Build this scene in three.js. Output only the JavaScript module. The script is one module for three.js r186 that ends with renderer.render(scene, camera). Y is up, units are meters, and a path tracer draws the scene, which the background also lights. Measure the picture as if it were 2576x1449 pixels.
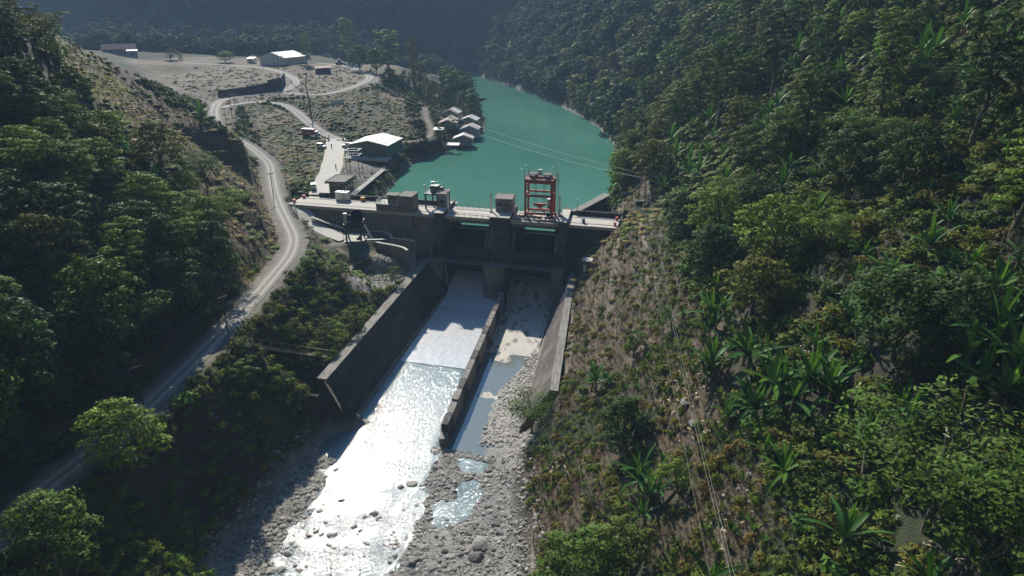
import * as THREE from 'three';
import { Sky } from 'three/addons/objects/Sky.js';
import { ImprovedNoise } from 'three/addons/math/ImprovedNoise.js';
import { mergeGeometries } from 'three/addons/utils/BufferGeometryUtils.js';

// ---------------------------------------------------------------- camera, sky, sun, exposure
const scene = new THREE.Scene();
const CAM_H = 57, PITCH = 22.5 * Math.PI / 180;                   // metres above the dam crest; downward tilt
const camera = new THREE.PerspectiveCamera(45.75, 16 / 9, 1, 4000);
camera.position.set(0, CAM_H, 0);
camera.rotation.set(-PITCH, 0, 0);
const SUN_AZ = -19 * Math.PI / 180, SUN_EL = 37.5 * Math.PI / 180;
const sunDir = new THREE.Vector3(Math.sin(SUN_AZ) * Math.cos(SUN_EL), Math.sin(SUN_EL), -Math.cos(SUN_AZ) * Math.cos(SUN_EL));
const sky = new Sky();
sky.name = 'sky'; sky.scale.setScalar(3500); sky.userData.kind = 'structure';
sky.material.uniforms.sunPosition.value.copy(sunDir);
sky.material.uniforms.turbidity.value = 5.0;
sky.material.uniforms.rayleigh.value = 0.95;
sky.material.uniforms.mieCoefficient.value = 0.004;
sky.material.uniforms.cloudCoverage.value = 0;
scene.add(sky);
scene.environmentIntensity = 0.15;
const sun = new THREE.DirectionalLight(new THREE.Color(1.0, 0.925, 0.79), 4.9);
sun.name = 'sun';
sun.position.copy(sunDir).multiplyScalar(600).add(new THREE.Vector3(-20, 0, -220));
sun.target.position.set(-20, 0, -220);
sun.castShadow = true;
Object.assign(sun.shadow.camera, { left: -420, right: 420, top: 420, bottom: -420, near: 1, far: 1600 });
sun.shadow.mapSize.set(4096, 4096);
scene.add(sun, sun.target);
scene.fog = new THREE.FogExp2(new THREE.Color(0.46, 0.70, 1.0), 0.00025);
const EXPOSURE = 1.7;

// ---------------------------------------------------------------- helpers
const V = (x, y, z) => new THREE.Vector3(x, y, z);
const rgb = (r, g, b) => new THREE.Color().setRGB(r, g, b);
function rng(seed) { let a = seed >>> 0; return () => { a = (a + 0x6d2b79f5) | 0; let t = Math.imul(a ^ (a >>> 15), 1 | a); t = (t + Math.imul(t ^ (t >>> 7), 61 | t)) ^ t; return ((t ^ (t >>> 14)) >>> 0) / 4294967296; }; }
const perlin = new ImprovedNoise();
const n2 = (x, y, s = 0) => perlin.noise(x + 0.37, y + 0.71, s + 0.13);
function fbm(x, y, oct = 4, s = 0) { let a = 1, f = 1, v = 0, n = 0; for (let i = 0; i < oct; i++) { v += a * n2(x * f, y * f, s + i * 7.1); n += a; a *= 0.5; f *= 2.03; } return v / n; }
const clamp = (x, a = 0, b = 1) => Math.min(b, Math.max(a, x));
const sstep = (a, b, x) => { const t = clamp((x - a) / (b - a)); return t * t * (3 - 2 * t); };
const lerp = (a, b, t) => a + (b - a) * t;
// surveying: the place seen at a point of the 2576 x 1449 survey photograph, at height h
const CT = Math.cos(PITCH), ST = Math.sin(PITCH), FOC = 1718.2;
const ray = (px, py) => { const a = (px - 1288) / FOC, b = (724.5 - py) / FOC; return V(a, b * CT - ST, -(CT + b * ST)); };
const at = (px, py, h) => { const d = ray(px, py); return d.multiplyScalar((h - CAM_H) / d.y).setY(h); };
const atZ = (px, py, z) => { const d = ray(px, py); return d.multiplyScalar(z / d.z).add(V(0, CAM_H, 0)); };
const seenAt = (x, y, z) => { const f = -z, yy = y - CAM_H, cz = f * CT - yy * ST; return [1288 + FOC * x / cz, 724.5 - FOC * (yy * CT + f * ST) / cz, cz]; };
const inFrame = (x, y, z, m = 60) => { const [u, v, d] = seenAt(x, y, z); return d > 5 && u > -m && u < 2576 + m && v > -m && v < 1449 + m; };
// the dam's own axes: s along the crest (to the right bank), t downstream
const PHI = 14.3 * Math.PI / 180, DO = V(-3.9, 0, -189.4), CP = Math.cos(PHI), SP = Math.sin(PHI);
const loc = (s, y, t) => V(DO.x + s * CP - t * SP, y, DO.z + s * SP + t * CP);
const toLoc = (p) => { const dx = p.x - DO.x, dz = p.z - DO.z; return [dx * CP + dz * SP, -dx * SP + dz * CP]; };

const used = new Map();
const numbered = (name) => { const n = used.get(name) || 0; used.set(name, n + 1); return n ? name + '_' + String(n).padStart(3, '0') : name; };
function tag(o, label, category, group) { o.userData = { label, category, ...(group ? { group } : {}) }; return o; }
function thing(name, label, category, p = V(0, 0, 0), turn = 0, group) {
  const o = new THREE.Group(); o.name = numbered(name); o.position.copy(p); o.rotation.y = turn; scene.add(o);
  return tag(o, label, category, group);
}
function mesh(name, geo, mat, parent = scene) {
  const m = new THREE.Mesh(geo, mat); m.name = parent === scene ? numbered(name) : name; m.castShadow = m.receiveShadow = true; parent.add(m); return m;
}
function structure(name, geo, mat) { const m = mesh(name, geo, mat); m.userData = { kind: 'structure' }; return m; }
function stuff(name, geo, mat, list, label, category) {            // list: {p, q or turn, s, c}
  const m = new THREE.InstancedMesh(geo, mat, list.length); m.name = numbered(name); m.castShadow = m.receiveShadow = true;
  const M = new THREE.Matrix4(), Q = new THREE.Quaternion(), E = new THREE.Euler();
  list.forEach((it, i) => {
    Q.setFromEuler(E.set(it.tx || 0, it.turn || 0, it.tz || 0, 'YXZ'));
    M.compose(it.p, Q, typeof it.s === 'number' ? V(it.s, it.s, it.s) : it.s); m.setMatrixAt(i, M);
    m.setColorAt(i, it.c || rgb(1, 1, 1));
  });
  m.userData = { kind: 'stuff', label, category }; scene.add(m); return m;
}
class MB {                                                        // collects quads and triangles into one geometry, uv in metres
  constructor() { this.p = []; this.n = []; this.u = []; this.i = []; }
  quad(a, b, c, d, us, vs) {
    const k = this.p.length / 3, e = b.clone().sub(a), f = d.clone().sub(a), n = e.clone().cross(f);
    if (n.lengthSq() < 1e-12) n.copy(c.clone().sub(a).cross(f)); n.normalize();
    const U = us ?? e.length(), W = vs ?? f.length(), o = this.o ?? 0;
    for (const q of [a, b, c, d]) { this.p.push(q.x, q.y, q.z); this.n.push(n.x, n.y, n.z); }
    this.u.push(o, 0, o + U, 0, o + U, W, o, W); this.i.push(k, k + 1, k + 2, k, k + 2, k + 3); return this;
  }
  tri(a, b, c) {
    const k = this.p.length / 3, n = b.clone().sub(a).cross(c.clone().sub(a)).normalize();
    for (const q of [a, b, c]) { this.p.push(q.x, q.y, q.z); this.n.push(n.x, n.y, n.z); this.u.push(q.x + q.z, q.y); }
    this.i.push(k, k + 1, k + 2); return this;
  }
  hexa(c) {                                                       // 4 bottom corners then 4 top corners, counter-clockwise from above
    const [a, b, d, e, A, B, D, E] = c;
    this.quad(a, b, B, A).quad(b, d, D, B).quad(d, e, E, D).quad(e, a, A, E).quad(A, B, D, E).quad(e, d, b, a); return this;
  }
  box(x0, y0, z0, x1, y1, z1) {
    return this.hexa([V(x0, y0, z1), V(x1, y0, z1), V(x1, y0, z0), V(x0, y0, z0), V(x0, y1, z1), V(x1, y1, z1), V(x1, y1, z0), V(x0, y1, z0)]);
  }
  cbox(x, y, z, w, h, d) { return this.box(x - w / 2, y, z - d / 2, x + w / 2, y + h, z + d / 2); }
  bar(a, b, w, h = w, up = V(0, 1, 0)) {
    const d = b.clone().sub(a).normalize(); if (Math.abs(d.dot(up)) > 0.98) up = V(1, 0, 0);
    const s = d.clone().cross(up).normalize().multiplyScalar(w / 2), u = s.clone().cross(d).normalize().multiplyScalar(h / 2);
    const c = (p, i, j) => p.clone().addScaledVector(s, i).addScaledVector(u, j);
    this.quad(c(a, 1, -1), c(b, 1, -1), c(b, 1, 1), c(a, 1, 1)).quad(c(b, -1, -1), c(a, -1, -1), c(a, -1, 1), c(b, -1, 1));
    this.quad(c(a, 1, 1), c(b, 1, 1), c(b, -1, 1), c(a, -1, 1)).quad(c(a, -1, -1), c(b, -1, -1), c(b, 1, -1), c(a, 1, -1));
    this.quad(c(a, -1, -1), c(a, 1, -1), c(a, 1, 1), c(a, -1, 1)).quad(c(b, 1, -1), c(b, -1, -1), c(b, -1, 1), c(b, 1, 1)); return this;
  }
  tube(a, b, r0, r1 = r0, n = 7, cap = true) {
    const d = b.clone().sub(a), L = d.length(); d.normalize();
    const s = d.clone().cross(Math.abs(d.y) > 0.9 ? V(1, 0, 0) : V(0, 1, 0)).normalize(), u = s.clone().cross(d);
    const k = this.p.length / 3;
    for (let i = 0; i <= n; i++) {
      const t = i / n * Math.PI * 2, v = s.clone().multiplyScalar(Math.cos(t)).addScaledVector(u, -Math.sin(t));
      for (const [q, r, y] of [[a, r0, 0], [b, r1, L]]) { this.p.push(q.x + v.x * r, q.y + v.y * r, q.z + v.z * r); this.n.push(v.x, v.y, v.z); this.u.push(t * r0, y); }
      if (i < n) this.i.push(k + 2 * i, k + 2 * i + 2, k + 2 * i + 1, k + 2 * i + 1, k + 2 * i + 2, k + 2 * i + 3);
    }
    if (cap) for (const [q, r, w] of [[a, r0, -1], [b, r1, 1]]) if (r > 0.01) {
      const m = this.p.length / 3; this.p.push(q.x, q.y, q.z); this.n.push(d.x * w, d.y * w, d.z * w); this.u.push(0, 0);
      for (let i = 0; i <= n; i++) { const t = i / n * Math.PI * 2, v = s.clone().multiplyScalar(Math.cos(t)).addScaledVector(u, -Math.sin(t)); this.p.push(q.x + v.x * r, q.y + v.y * r, q.z + v.z * r); this.n.push(d.x * w, d.y * w, d.z * w); this.u.push(v.x * r, v.z * r); }
      for (let i = 0; i < n; i++) w > 0 ? this.i.push(m, m + 2 + i, m + 1 + i) : this.i.push(m, m + 1 + i, m + 2 + i);
    }
    return this;
  }
  path(pts, r, n = 5) { for (let i = 0; i + 1 < pts.length; i++) this.tube(pts[i], pts[i + 1], r, r, n, false); return this; }
  prism(pts, y0, y1, top) {                                       // pts: [x, z] outline; top(x, z) may raise the upper face
    const area = THREE.ShapeUtils.area(pts.map(([x, z]) => new THREE.Vector2(x, z))); if (area > 0) pts = [...pts].reverse();
    const T = (x, z) => (top ? top(x, z) : y1); let o = 0;
    for (let i = 0; i < pts.length; i++) {
      const [x, z] = pts[i], [X, Z] = pts[(i + 1) % pts.length]; this.o = o;
      this.quad(V(x, y0, z), V(X, y0, Z), V(X, T(X, Z), Z), V(x, T(x, z), z)); o += Math.hypot(X - x, Z - z);
    }
    this.o = 0;
    for (const [a, b, c] of THREE.ShapeUtils.triangulateShape(pts.map(([x, z]) => new THREE.Vector2(x, z)), [])) {
      const q = (k) => V(pts[k][0], T(...pts[k]), pts[k][1]), f = [q(a), q(b), q(c)];
      const up = f[1].clone().sub(f[0]).cross(f[2].clone().sub(f[0])).y > 0;
      const k = this.p.length / 3; for (const v of f) { this.p.push(v.x, v.y, v.z); this.n.push(0, 1, 0); this.u.push(v.x, v.z); }
      up ? this.i.push(k, k + 1, k + 2) : this.i.push(k, k + 2, k + 1);
    }
    return this;
  }
  geo() {
    const g = new THREE.BufferGeometry();
    g.setAttribute('position', new THREE.Float32BufferAttribute(this.p, 3)); g.setAttribute('normal', new THREE.Float32BufferAttribute(this.n, 3)); g.setAttribute('uv', new THREE.Float32BufferAttribute(this.u, 2));
    g.setIndex(this.i); return g;
  }
}
const dirR = (r) => { const y = r() * 2 - 1, t = r() * 6.2832, k = Math.sqrt(1 - y * y); return V(k * Math.cos(t), y, k * Math.sin(t)); };
const mb = () => new MB();
const boxGeo = (...a) => mb().box(...a).geo();
function strip(rows) {                                            // rows of points -> smooth sheet, uv in metres
  const R = rows.length, C = rows[0].length, p = [], u = [], i = []; let y = 0;
  rows.forEach((row, r) => { if (r) y += row[C >> 1].distanceTo(rows[r - 1][C >> 1]); let x = 0; row.forEach((q, c) => { if (c) x += q.distanceTo(row[c - 1]); p.push(q.x, q.y, q.z); u.push(x, y); }); });
  for (let r = 0; r + 1 < R; r++) for (let c = 0; c + 1 < C; c++) { const a = r * C + c; i.push(a, a + 1, a + C, a + 1, a + C + 1, a + C); }
  const g = new THREE.BufferGeometry(); g.setAttribute('position', new THREE.Float32BufferAttribute(p, 3)); g.setAttribute('uv', new THREE.Float32BufferAttribute(u, 2)); g.setIndex(i);
  g.computeVertexNormals(); if (g.attributes.normal.getY(0) < 0) { for (let k = 0; k < i.length; k += 3) [i[k], i[k + 1]] = [i[k + 1], i[k]]; g.setIndex(i); g.computeVertexNormals(); } return g;
}
// ---------------------------------------------------------------- textures and materials
function tex(size, fn, repeat, srgb = false) {                    // fn(u, v) -> linear [r, g, b] or a grey, tiling made by fn
  const d = new Uint8Array(size * size * 4);
  for (let y = 0; y < size; y++) for (let x = 0; x < size; x++) {
    let c = fn(x / size, y / size); if (typeof c === 'number') c = [c, c, c];
    for (let k = 0; k < 3; k++) { const v = clamp(c[k]); d[(y * size + x) * 4 + k] = 255 * (srgb ? (v <= 0.0031308 ? 12.92 * v : 1.055 * Math.pow(v, 1 / 2.4) - 0.055) : v); }
    d[(y * size + x) * 4 + 3] = 255;
  }
  const t = new THREE.DataTexture(d, size, size); t.wrapS = t.wrapT = THREE.RepeatWrapping; t.magFilter = THREE.LinearFilter; t.minFilter = THREE.LinearMipmapLinearFilter; t.generateMipmaps = true;
  if (srgb) t.colorSpace = THREE.SRGBColorSpace; t.repeat.set(1 / repeat[0], 1 / repeat[1]); t.needsUpdate = true; return t;
}
const tn = (u, v, f, s) => {                                      // noise that tiles over the unit square
  const a = n2(u * f, v * f, s), b = n2((u - 1) * f, v * f, s), c = n2(u * f, (v - 1) * f, s), d = n2((u - 1) * f, (v - 1) * f, s);
  return (a * (1 - u) + b * u) * (1 - v) + (c * (1 - u) + d * u) * v;
};
const tfbm = (u, v, f, o, s) => { let a = 1, r = 0, n = 0; for (let i = 0; i < o; i++) { r += a * tn(u, v, f, s + i * 3.3); n += a; a *= 0.55; f *= 2; } return r / n * 1.5; };
const T = {};
T.grain = tex(512, (u, v) => { const a = tfbm(u, v, 9, 5, 1), b = tfbm(u, v, 40, 3, 9), g = 0.74 + 0.34 * a + 0.42 * b; return [g, g * (1 + 0.03 * a), g * (1 - 0.05 * a)]; }, [14, 14], true);
T.grainBump = tex(512, (u, v) => 0.5 + 0.4 * tfbm(u, v, 30, 4, 21), [9, 9]);
T.concrete = tex(512, (u, v) => {                                 // streaks that run down, lift lines, blotches
  const run = tfbm(u, v * 0.12, 38, 3, 3), bl = tfbm(u, v, 5, 4, 17), fine = tfbm(u, v, 60, 2, 5), row = Math.abs(((v * 8) % 1) - 0.5) > 0.485 ? -0.1 : 0;
  const g = 0.68 + 0.48 * run + 0.34 * bl + 0.12 * fine + row; return [g, g * 0.985, g * (0.95 + 0.05 * bl)];
}, [20, 20], true);
T.concreteBump = tex(256, (u, v) => 0.5 + 0.35 * tfbm(u, v, 24, 3, 13), [6, 6]);
T.black = tex(512, (u, v) => {                                    // stained basin walls: dark with pale runs
  const run = tfbm(u, v * 0.18, 30, 4, 43), bl = tfbm(u, v, 6, 5, 57), fine = tfbm(u, v, 60, 2, 5);
  const g = 0.34 + 0.8 * Math.pow(clamp(0.5 + run * 1.0), 3) + 0.42 * bl + 0.1 * fine; return [g, g * 0.97, g * 0.93];
}, [17, 17], true);
T.road = tex(512, (u, v) => { const a = tfbm(u, v, 6, 5, 71), b = tfbm(u, v, 50, 2, 77), g = 0.84 + 0.22 * a + 0.3 * b; return [g, g * 0.985, g * 0.95]; }, [9, 9], true);
T.track = tex(256, (u, v) => {                                    // u across the road: pale wheel lines, greyer crown and verges
  const w = 0.03 * tfbm(u, v, 4, 3, 91), l = (c, s) => Math.exp(-Math.pow((u + w - c) / s, 2)), g = 0.5 + 0.46 * Math.max(l(0.3, 0.11), l(0.7, 0.11)) + 0.42 * tfbm(u, v, 12, 5, 33); return [g, g * 0.98, g * 0.94];
}, [1, 1], true);
T.rust = tex(256, (u, v) => { const a = tfbm(u, v, 7, 5, 61), g = 0.8 + 0.4 * a; return [g, g * (1 - 0.1 * a), g]; }, [3, 3], true);
T.sheet = tex(256, (u, v) => { const c = Math.floor(u * 6) * 0.618 % 1, a = tfbm(u, v, 6, 4, 83); const g = 0.72 + 0.2 * c + 0.4 * a; return [g, g, g]; }, [6, 6], true);
T.corr = tex(128, (u) => 0.5 + 0.5 * Math.sin(u * Math.PI * 2 * 8), [1.6, 1.6]);
T.wave = tex(512, (u, v) => 0.5 + 0.5 * (0.5 * tfbm(u, v, 10, 3, 5) + 0.5 * tfbm(u, v, 26, 4, 45)), [7, 7]);
T.ripple = tex(512, (u, v) => 0.5 + 0.45 * tfbm(u, v, 22, 3, 65), [26, 26]);
T.wet = tex(512, (u, v) => {                                      // pale floor with dark wet runs along the flow
  const a = tfbm(u, v * 0.35, 12, 5, 95), w = sstep(0.02, 0.2, a), f = tfbm(u, v, 40, 2, 3); const g = lerp(0.95, 0.3, w) + 0.12 * f; return [g, g * lerp(0.98, 1.0, w), g * 0.93];
}, [22, 22], true);
T.fall = tex(512, (u, v) => { const a = tfbm(u, v * 0.25, 34, 4, 15), g = 0.82 + 0.35 * a; return [g * 0.97, g * 0.99, g]; }, [12, 12], true);
T.lake = tex(256, (u, v) => { const a = tfbm(u, v, 5, 4, 19), b = tfbm(u, v * 0.4, 14, 3, 49), g = 0.86 + 0.2 * a + 0.12 * b; return [g * (0.95 + 0.25 * a), g, g * (0.98 + 0.08 * b)]; }, [420, 420], true);
T.rock = tex(256, (u, v) => { const a = tfbm(u, v, 5, 5, 29), g = 0.8 + 0.5 * a; return [g, g * 0.985, g * 0.96]; }, [3, 3], true);
const std = (color, rough = 0.9, o = {}) => new THREE.MeshStandardMaterial({ color, roughness: rough, ...o });
const M = {
  pier: std(rgb(0.13, 0.122, 0.11), 0.9, { map: T.black, bumpMap: T.concreteBump, bumpScale: 0.05 }),
  concrete: std(rgb(0.28, 0.262, 0.235), 0.92, { map: T.concrete, bumpMap: T.concreteBump, bumpScale: 0.04 }),
  stainShade: std(rgb(0.085, 0.08, 0.074), 0.9, { map: T.black, bumpMap: T.concreteBump, bumpScale: 0.05 }),  // stained concrete; its dark tone also stands in for shade on the parapets
  deck: std(rgb(0.5, 0.465, 0.41), 0.9, { map: T.road, bumpMap: T.concreteBump, bumpScale: 0.01 }),
  slab: std(rgb(0.50, 0.48, 0.43), 0.92, { map: T.road }),
  gravelRoad: std(rgb(0.36, 0.34, 0.305), 0.97, { map: T.track, bumpMap: T.grainBump, bumpScale: 0.08 }),
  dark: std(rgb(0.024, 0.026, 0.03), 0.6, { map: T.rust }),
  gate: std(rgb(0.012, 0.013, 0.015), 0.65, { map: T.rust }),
  red: std(rgb(0.46, 0.075, 0.035), 0.55, { map: T.rust }), darkRed: std(rgb(0.24, 0.12, 0.10), 0.7, { map: T.rust }),
  orange: std(rgb(0.55, 0.10, 0.03), 0.6), yellow: std(rgb(0.55, 0.33, 0.02), 0.6),
  steel: std(rgb(0.16, 0.19, 0.20), 0.5, { metalness: 0.3 }), green: std(rgb(0.06, 0.10, 0.10), 0.55), white: std(rgb(0.74, 0.74, 0.71), 0.5), cream: std(rgb(0.62, 0.59, 0.5), 0.6),
  plaster: std(rgb(0.36, 0.34, 0.34), 0.9, { map: T.concrete }), roofSlab: std(rgb(0.25, 0.22, 0.19), 0.95, { map: T.grain }),
  glass: new THREE.MeshPhysicalMaterial({ color: rgb(0.02, 0.025, 0.03), roughness: 0.12 }),
  tin: std(rgb(0.42, 0.42, 0.41), 0.55, { map: T.sheet, bumpMap: T.corr, bumpScale: 0.03, metalness: 0.25 }), tinWall: std(rgb(0.17, 0.18, 0.17), 0.7, { map: T.sheet, bumpMap: T.corr, bumpScale: 0.03 }), tinGreen: std(rgb(0.12, 0.19, 0.16), 0.7, { map: T.sheet }),
  rustTin: std(rgb(0.25, 0.11, 0.085), 0.75, { map: T.sheet, bumpMap: T.corr, bumpScale: 0.03 }), paleTin: std(rgb(0.55, 0.52, 0.5), 0.6, { map: T.sheet }), oliveTin: std(rgb(0.32, 0.29, 0.16), 0.8, { map: T.sheet }),
  lime: std(rgb(0.5, 0.5, 0.52), 0.9, { map: T.grain }), timber: std(rgb(0.08, 0.06, 0.05), 0.9), wood: std(rgb(0.2, 0.16, 0.11), 0.9),
  bark: std(rgb(0.13, 0.105, 0.08), 0.95, { map: T.rock }), paleBark: std(rgb(0.3, 0.27, 0.23), 0.95, { map: T.rock }),
  rock: std(rgb(0.30, 0.29, 0.27), 0.95, { map: T.rock, bumpMap: T.concreteBump, bumpScale: 0.05 }), darkRock: std(rgb(0.13, 0.125, 0.12), 0.95, { map: T.rock, bumpMap: T.concreteBump, bumpScale: 0.1 }),
  path: std(rgb(0.2, 0.165, 0.12), 0.97, { map: T.grain }), wire: std(rgb(0.38, 0.36, 0.31), 0.6), rubber: std(rgb(0.02, 0.02, 0.02), 0.8), blue: std(rgb(0.05, 0.10, 0.22), 0.6), straw: std(rgb(0.5, 0.42, 0.28), 0.95),
  ground: std(rgb(1, 1, 1), 0.97, { vertexColors: true, map: T.grain, bumpMap: T.grainBump, bumpScale: 0.25 }),
};
// ---------------------------------------------------------------- terrain: surveyed lines joined into one sheet
const LAKE = -4.5, TAIL = -22.6;
const dep = (h) => (h < -5 ? -5 + (h + 5) * 0.71 : h);               // heights below the crest, as levelled against the piers
const riverY = (z) => TAIL - 0.022 * Math.max(0, z + 112);        // the river drops gently below the basin
const ctl = [];                                                   // Vector3
const put = (p) => { ctl.push(p); return p; };
const line = (pts, step = 6) => { for (let i = 0; i < pts.length; i++) { put(pts[i]); if (i + 1 < pts.length) { const n = Math.floor(pts[i].distanceTo(pts[i + 1]) / step); for (let k = 1; k < n; k++) put(pts[i].clone().lerp(pts[i + 1], k / n)); } } };
const L3 = (a) => a.map(([x, y, h]) => at(x, y, dep(h)));
const smooth = (pts, n = 60) => new THREE.CatmullRomCurve3(pts, false, 'centripetal').getSpacedPoints(n);
// roads: [centre line, half width, flatten]
const roadA = smooth(L3([[-60, 1395, -2], [60, 1275, -2], [150, 1200, -2], [260, 1115, -2], [350, 1040, -2], [450, 945, -2], [545, 850, -2], [625, 765, -1.8], [690, 690, -1.5], [728, 640, -1.2], [738, 600, -1], [722, 560, -0.6], [703, 520, -0.2], [690, 480, 0.2], [682, 440, 0.8], [676, 412, 1.6], [650, 386, 3], [618, 363, 4.5], [578, 343, 6], [548, 320, 7.5]]), 150);
const roadB = smooth(L3([[548, 320, 7.5], [541, 300, 9], [539, 274, 10.5], [560, 252, 11.5], [600, 243, 12.2], [655, 237, 12.8], [705, 231, 13.5], [738, 216, 14.8], [744, 203, 15.8], [722, 188, 17], [690, 177, 18.2], [640, 169, 19], [560, 163, 19.6], [450, 158, 20.5]]), 120);
const roadC = smooth(L3([[700, 233, 13.4], [760, 237, 12.8], [810, 238, 12.6], [868, 226, 13.6], [905, 212, 14.8], [930, 196, 16], [905, 178, 17.4], [860, 165, 18.6], [800, 160, 19.2]]), 80);
const roadD = smooth(L3([[845, 349, 3], [812, 335, 4], [775, 308, 6.2], [735, 275, 9.2], [705, 262, 10.6], [655, 257, 11.2], [600, 262, 10.9], [555, 272, 10.5]]), 70);
const roadE = smooth(L3([[846, 352, 3], [900, 354, 2.8], [960, 357, 2.6], [1020, 357, 2.4], [1065, 352, 2.2], [1085, 330, 2.6], [1072, 295, 5.5], [1068, 270, 8]]), 50);
const ramp = smooth(L3([[845, 349, 3], [841, 385, 2], [833, 425, 0.9], [818, 462, 0.15], [806, 490, 0]]), 40);
const lower = smooth(L3([[752, 513, -0.3], [764, 535, -1.8], [778, 556, -3.4], [800, 572, -4.6], [830, 588, -5.6], [868, 602, -6.5]]), 40);
for (const [r, w] of [[roadA, 4], [roadB, 4.5], [roadC, 4.5], [roadD, 4.5], [roadE, 3], [ramp, 5], [lower, 3.5]]) for (let i = 0; i < r.length; i += 3) {
  const d = r[Math.min(i + 1, r.length - 1)].clone().sub(r[Math.max(i - 1, 0)]).setY(0).normalize(), s = V(-d.z, 0, d.x);
  put(r[i]); put(r[i].clone().addScaledVector(s, w)); put(r[i].clone().addScaledVector(s, -w));
}
// the left hillside and its crest
const ridge = [[-150, 0, -150], [0, 22, -190], [70, 48, -210], [150, 88, -226], [245, 140, -235], [340, 192, -240], [450, 252, -240], [550, 306, -236], [608, 344, -232], [650, 384, -230]].map(([x, y, z]) => atZ(x, y, z));
line(ridge, 9);
line(L3([[658, 440, 4], [666, 500, 3.5], [690, 560, 3], [705, 610, 2.6], [672, 680, 2.5], [590, 770, 2.2], [480, 885, 2], [330, 1030, 2], [190, 1140, 2], [0, 1290, 2]]), 9);   // foot of the cutting beside the gravel road
line([V(-135, 62, -40), V(-150, 64, -90), V(-160, 66, -140), V(-175, 68, -180)], 12);
line([V(-88, 24, -40), V(-92, 27, -90), V(-97, 30, -140), V(-104, 31, -185), V(-110, 24, -218)], 12);
line([V(-190, 52, -240), V(-230, 44, -290), V(-280, 36, -380), V(-330, 30, -480)], 20);
line([V(-200, 30, -300), V(-165, 20, -290), V(-185, 22, -340), V(-240, 26, -430), V(-290, 27, -520)], 15);
// terraces across the bend
line(L3([[330, 150, 22], [430, 146, 21.5], [560, 140, 21], [640, 150, 20.5], [760, 166, 19.5], [860, 158, 19.5], [960, 160, 19.5], [1050, 168, 18.5]]), 14);
line(L3([[360, 200, 18], [430, 225, 16], [470, 250, 13], [505, 265, 12]]), 10);
line(L3([[560, 205, 17], [620, 200, 17.4], [690, 196, 17.6], [712, 205, 16.5]]), 8);
line(L3([[545, 240, 12.8], [620, 234, 13.2], [706, 227, 13.8]]), 8);
line(L3([[760, 200, 16.5], [820, 195, 16.5], [880, 190, 16.8]]), 10);
line(L3([[940, 205, 15.5], [1000, 200, 14.5], [1050, 195, 12], [1090, 192, 6]]), 10);
line(L3([[770, 262, 11.2], [850, 262, 11.5], [930, 255, 11.4], [990, 250, 10.5], [1030, 262, 8]]), 9);
line(L3([[760, 290, 9], [830, 305, 7.6], [900, 318, 5.6], [960, 322, 4.8], [1020, 320, 4.4]]), 9);
line(L3([[820, 325, 4.6], [880, 338, 3.2], [950, 343, 3]]), 9);
line(L3([[600, 275, 10.3], [660, 275, 10], [710, 290, 8.6], [745, 315, 6.2]]), 9);
line(L3([[600, 310, 8.4], [660, 330, 6], [700, 345, 4.5], [770, 345, 3.6]]), 9);
line(L3([[640, 345, 5], [700, 385, 2.6], [730, 430, 1], [742, 470, 0.4], [746, 490, 0.2]]), 9);
line(L3([[780, 385, 1.6], [790, 420, 0.4], [775, 455, -2.2], [785, 478, -1]]), 7);
line(L3([[1100, 330, 2.2], [1150, 322, 2.2], [1190, 318, 1.6]]), 8);
line(L3([[1095, 290, 3.5], [1130, 270, 4], [1150, 240, 4.5], [1120, 215, 6]]), 10);
// shores of the lake (left bank, then right bank), and the bed
const shoreL = L3([[965, 497, LAKE], [985, 468, LAKE], [1012, 438, LAKE], [1050, 402, LAKE], [1100, 388, LAKE], [1150, 372, LAKE], [1192, 352, LAKE], [1216, 338, LAKE], [1222, 318, LAKE], [1214, 285, LAKE], [1192, 250, LAKE], [1165, 225, LAKE], [1128, 200, LAKE], [1108, 186, LAKE], [1120, 180, LAKE]]);
const shoreR = L3([[1548, 488, LAKE], [1556, 440, LAKE], [1562, 398, LAKE], [1540, 360, LAKE], [1505, 320, LAKE], [1450, 286, LAKE], [1400, 262, LAKE], [1330, 232, LAKE], [1250, 205, LAKE], [1190, 186, LAKE], [1150, 179, LAKE]]);
const off = (pts, dx, dy, dz) => pts.map((p) => V(p.x + dx, p.y + dy, p.z + dz));
line(shoreL, 8); line(shoreR, 8); line(off(shoreL, 6, -6, 3), 10); line(off(shoreR, -6, -6, 3), 10);
line(off(shoreL.slice(0, 8), -3.5, 3.4, -3), 7); line(off(shoreL.slice(8, 14), -5, 3, -1), 9);
line(off(shoreR, 5, 4, -1), 9); line(off(shoreR, 40, 40, -6), 14); line(off(shoreR, 110, 96, -14), 22); line(off(shoreR, 230, 170, -30), 40);
for (const [s, y, t] of [[-40, -14, -14], [-10, -15, -14], [20, -15, -14], [-20, -15, -60], [10, -15, -60]]) put(loc(s, y, t));
line(L3([[1136, 186, -9], [1160, 196, -10], [1210, 222, -11], [1280, 260, -12], [1360, 300, -12], [1400, 350, -12], [1330, 410, -12], [1200, 440, -12], [1100, 450, -12]]), 12);
for (const t of [12, 24, 36, 48, 60, 72]) for (const s of [-9, -2, 12]) put(loc(s + t * 0.07, -24.6, t)); for (const s of [-8, -2, 4]) put(loc(s, -23.9, 82)); put(loc(14, -23.4, 78));
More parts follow.
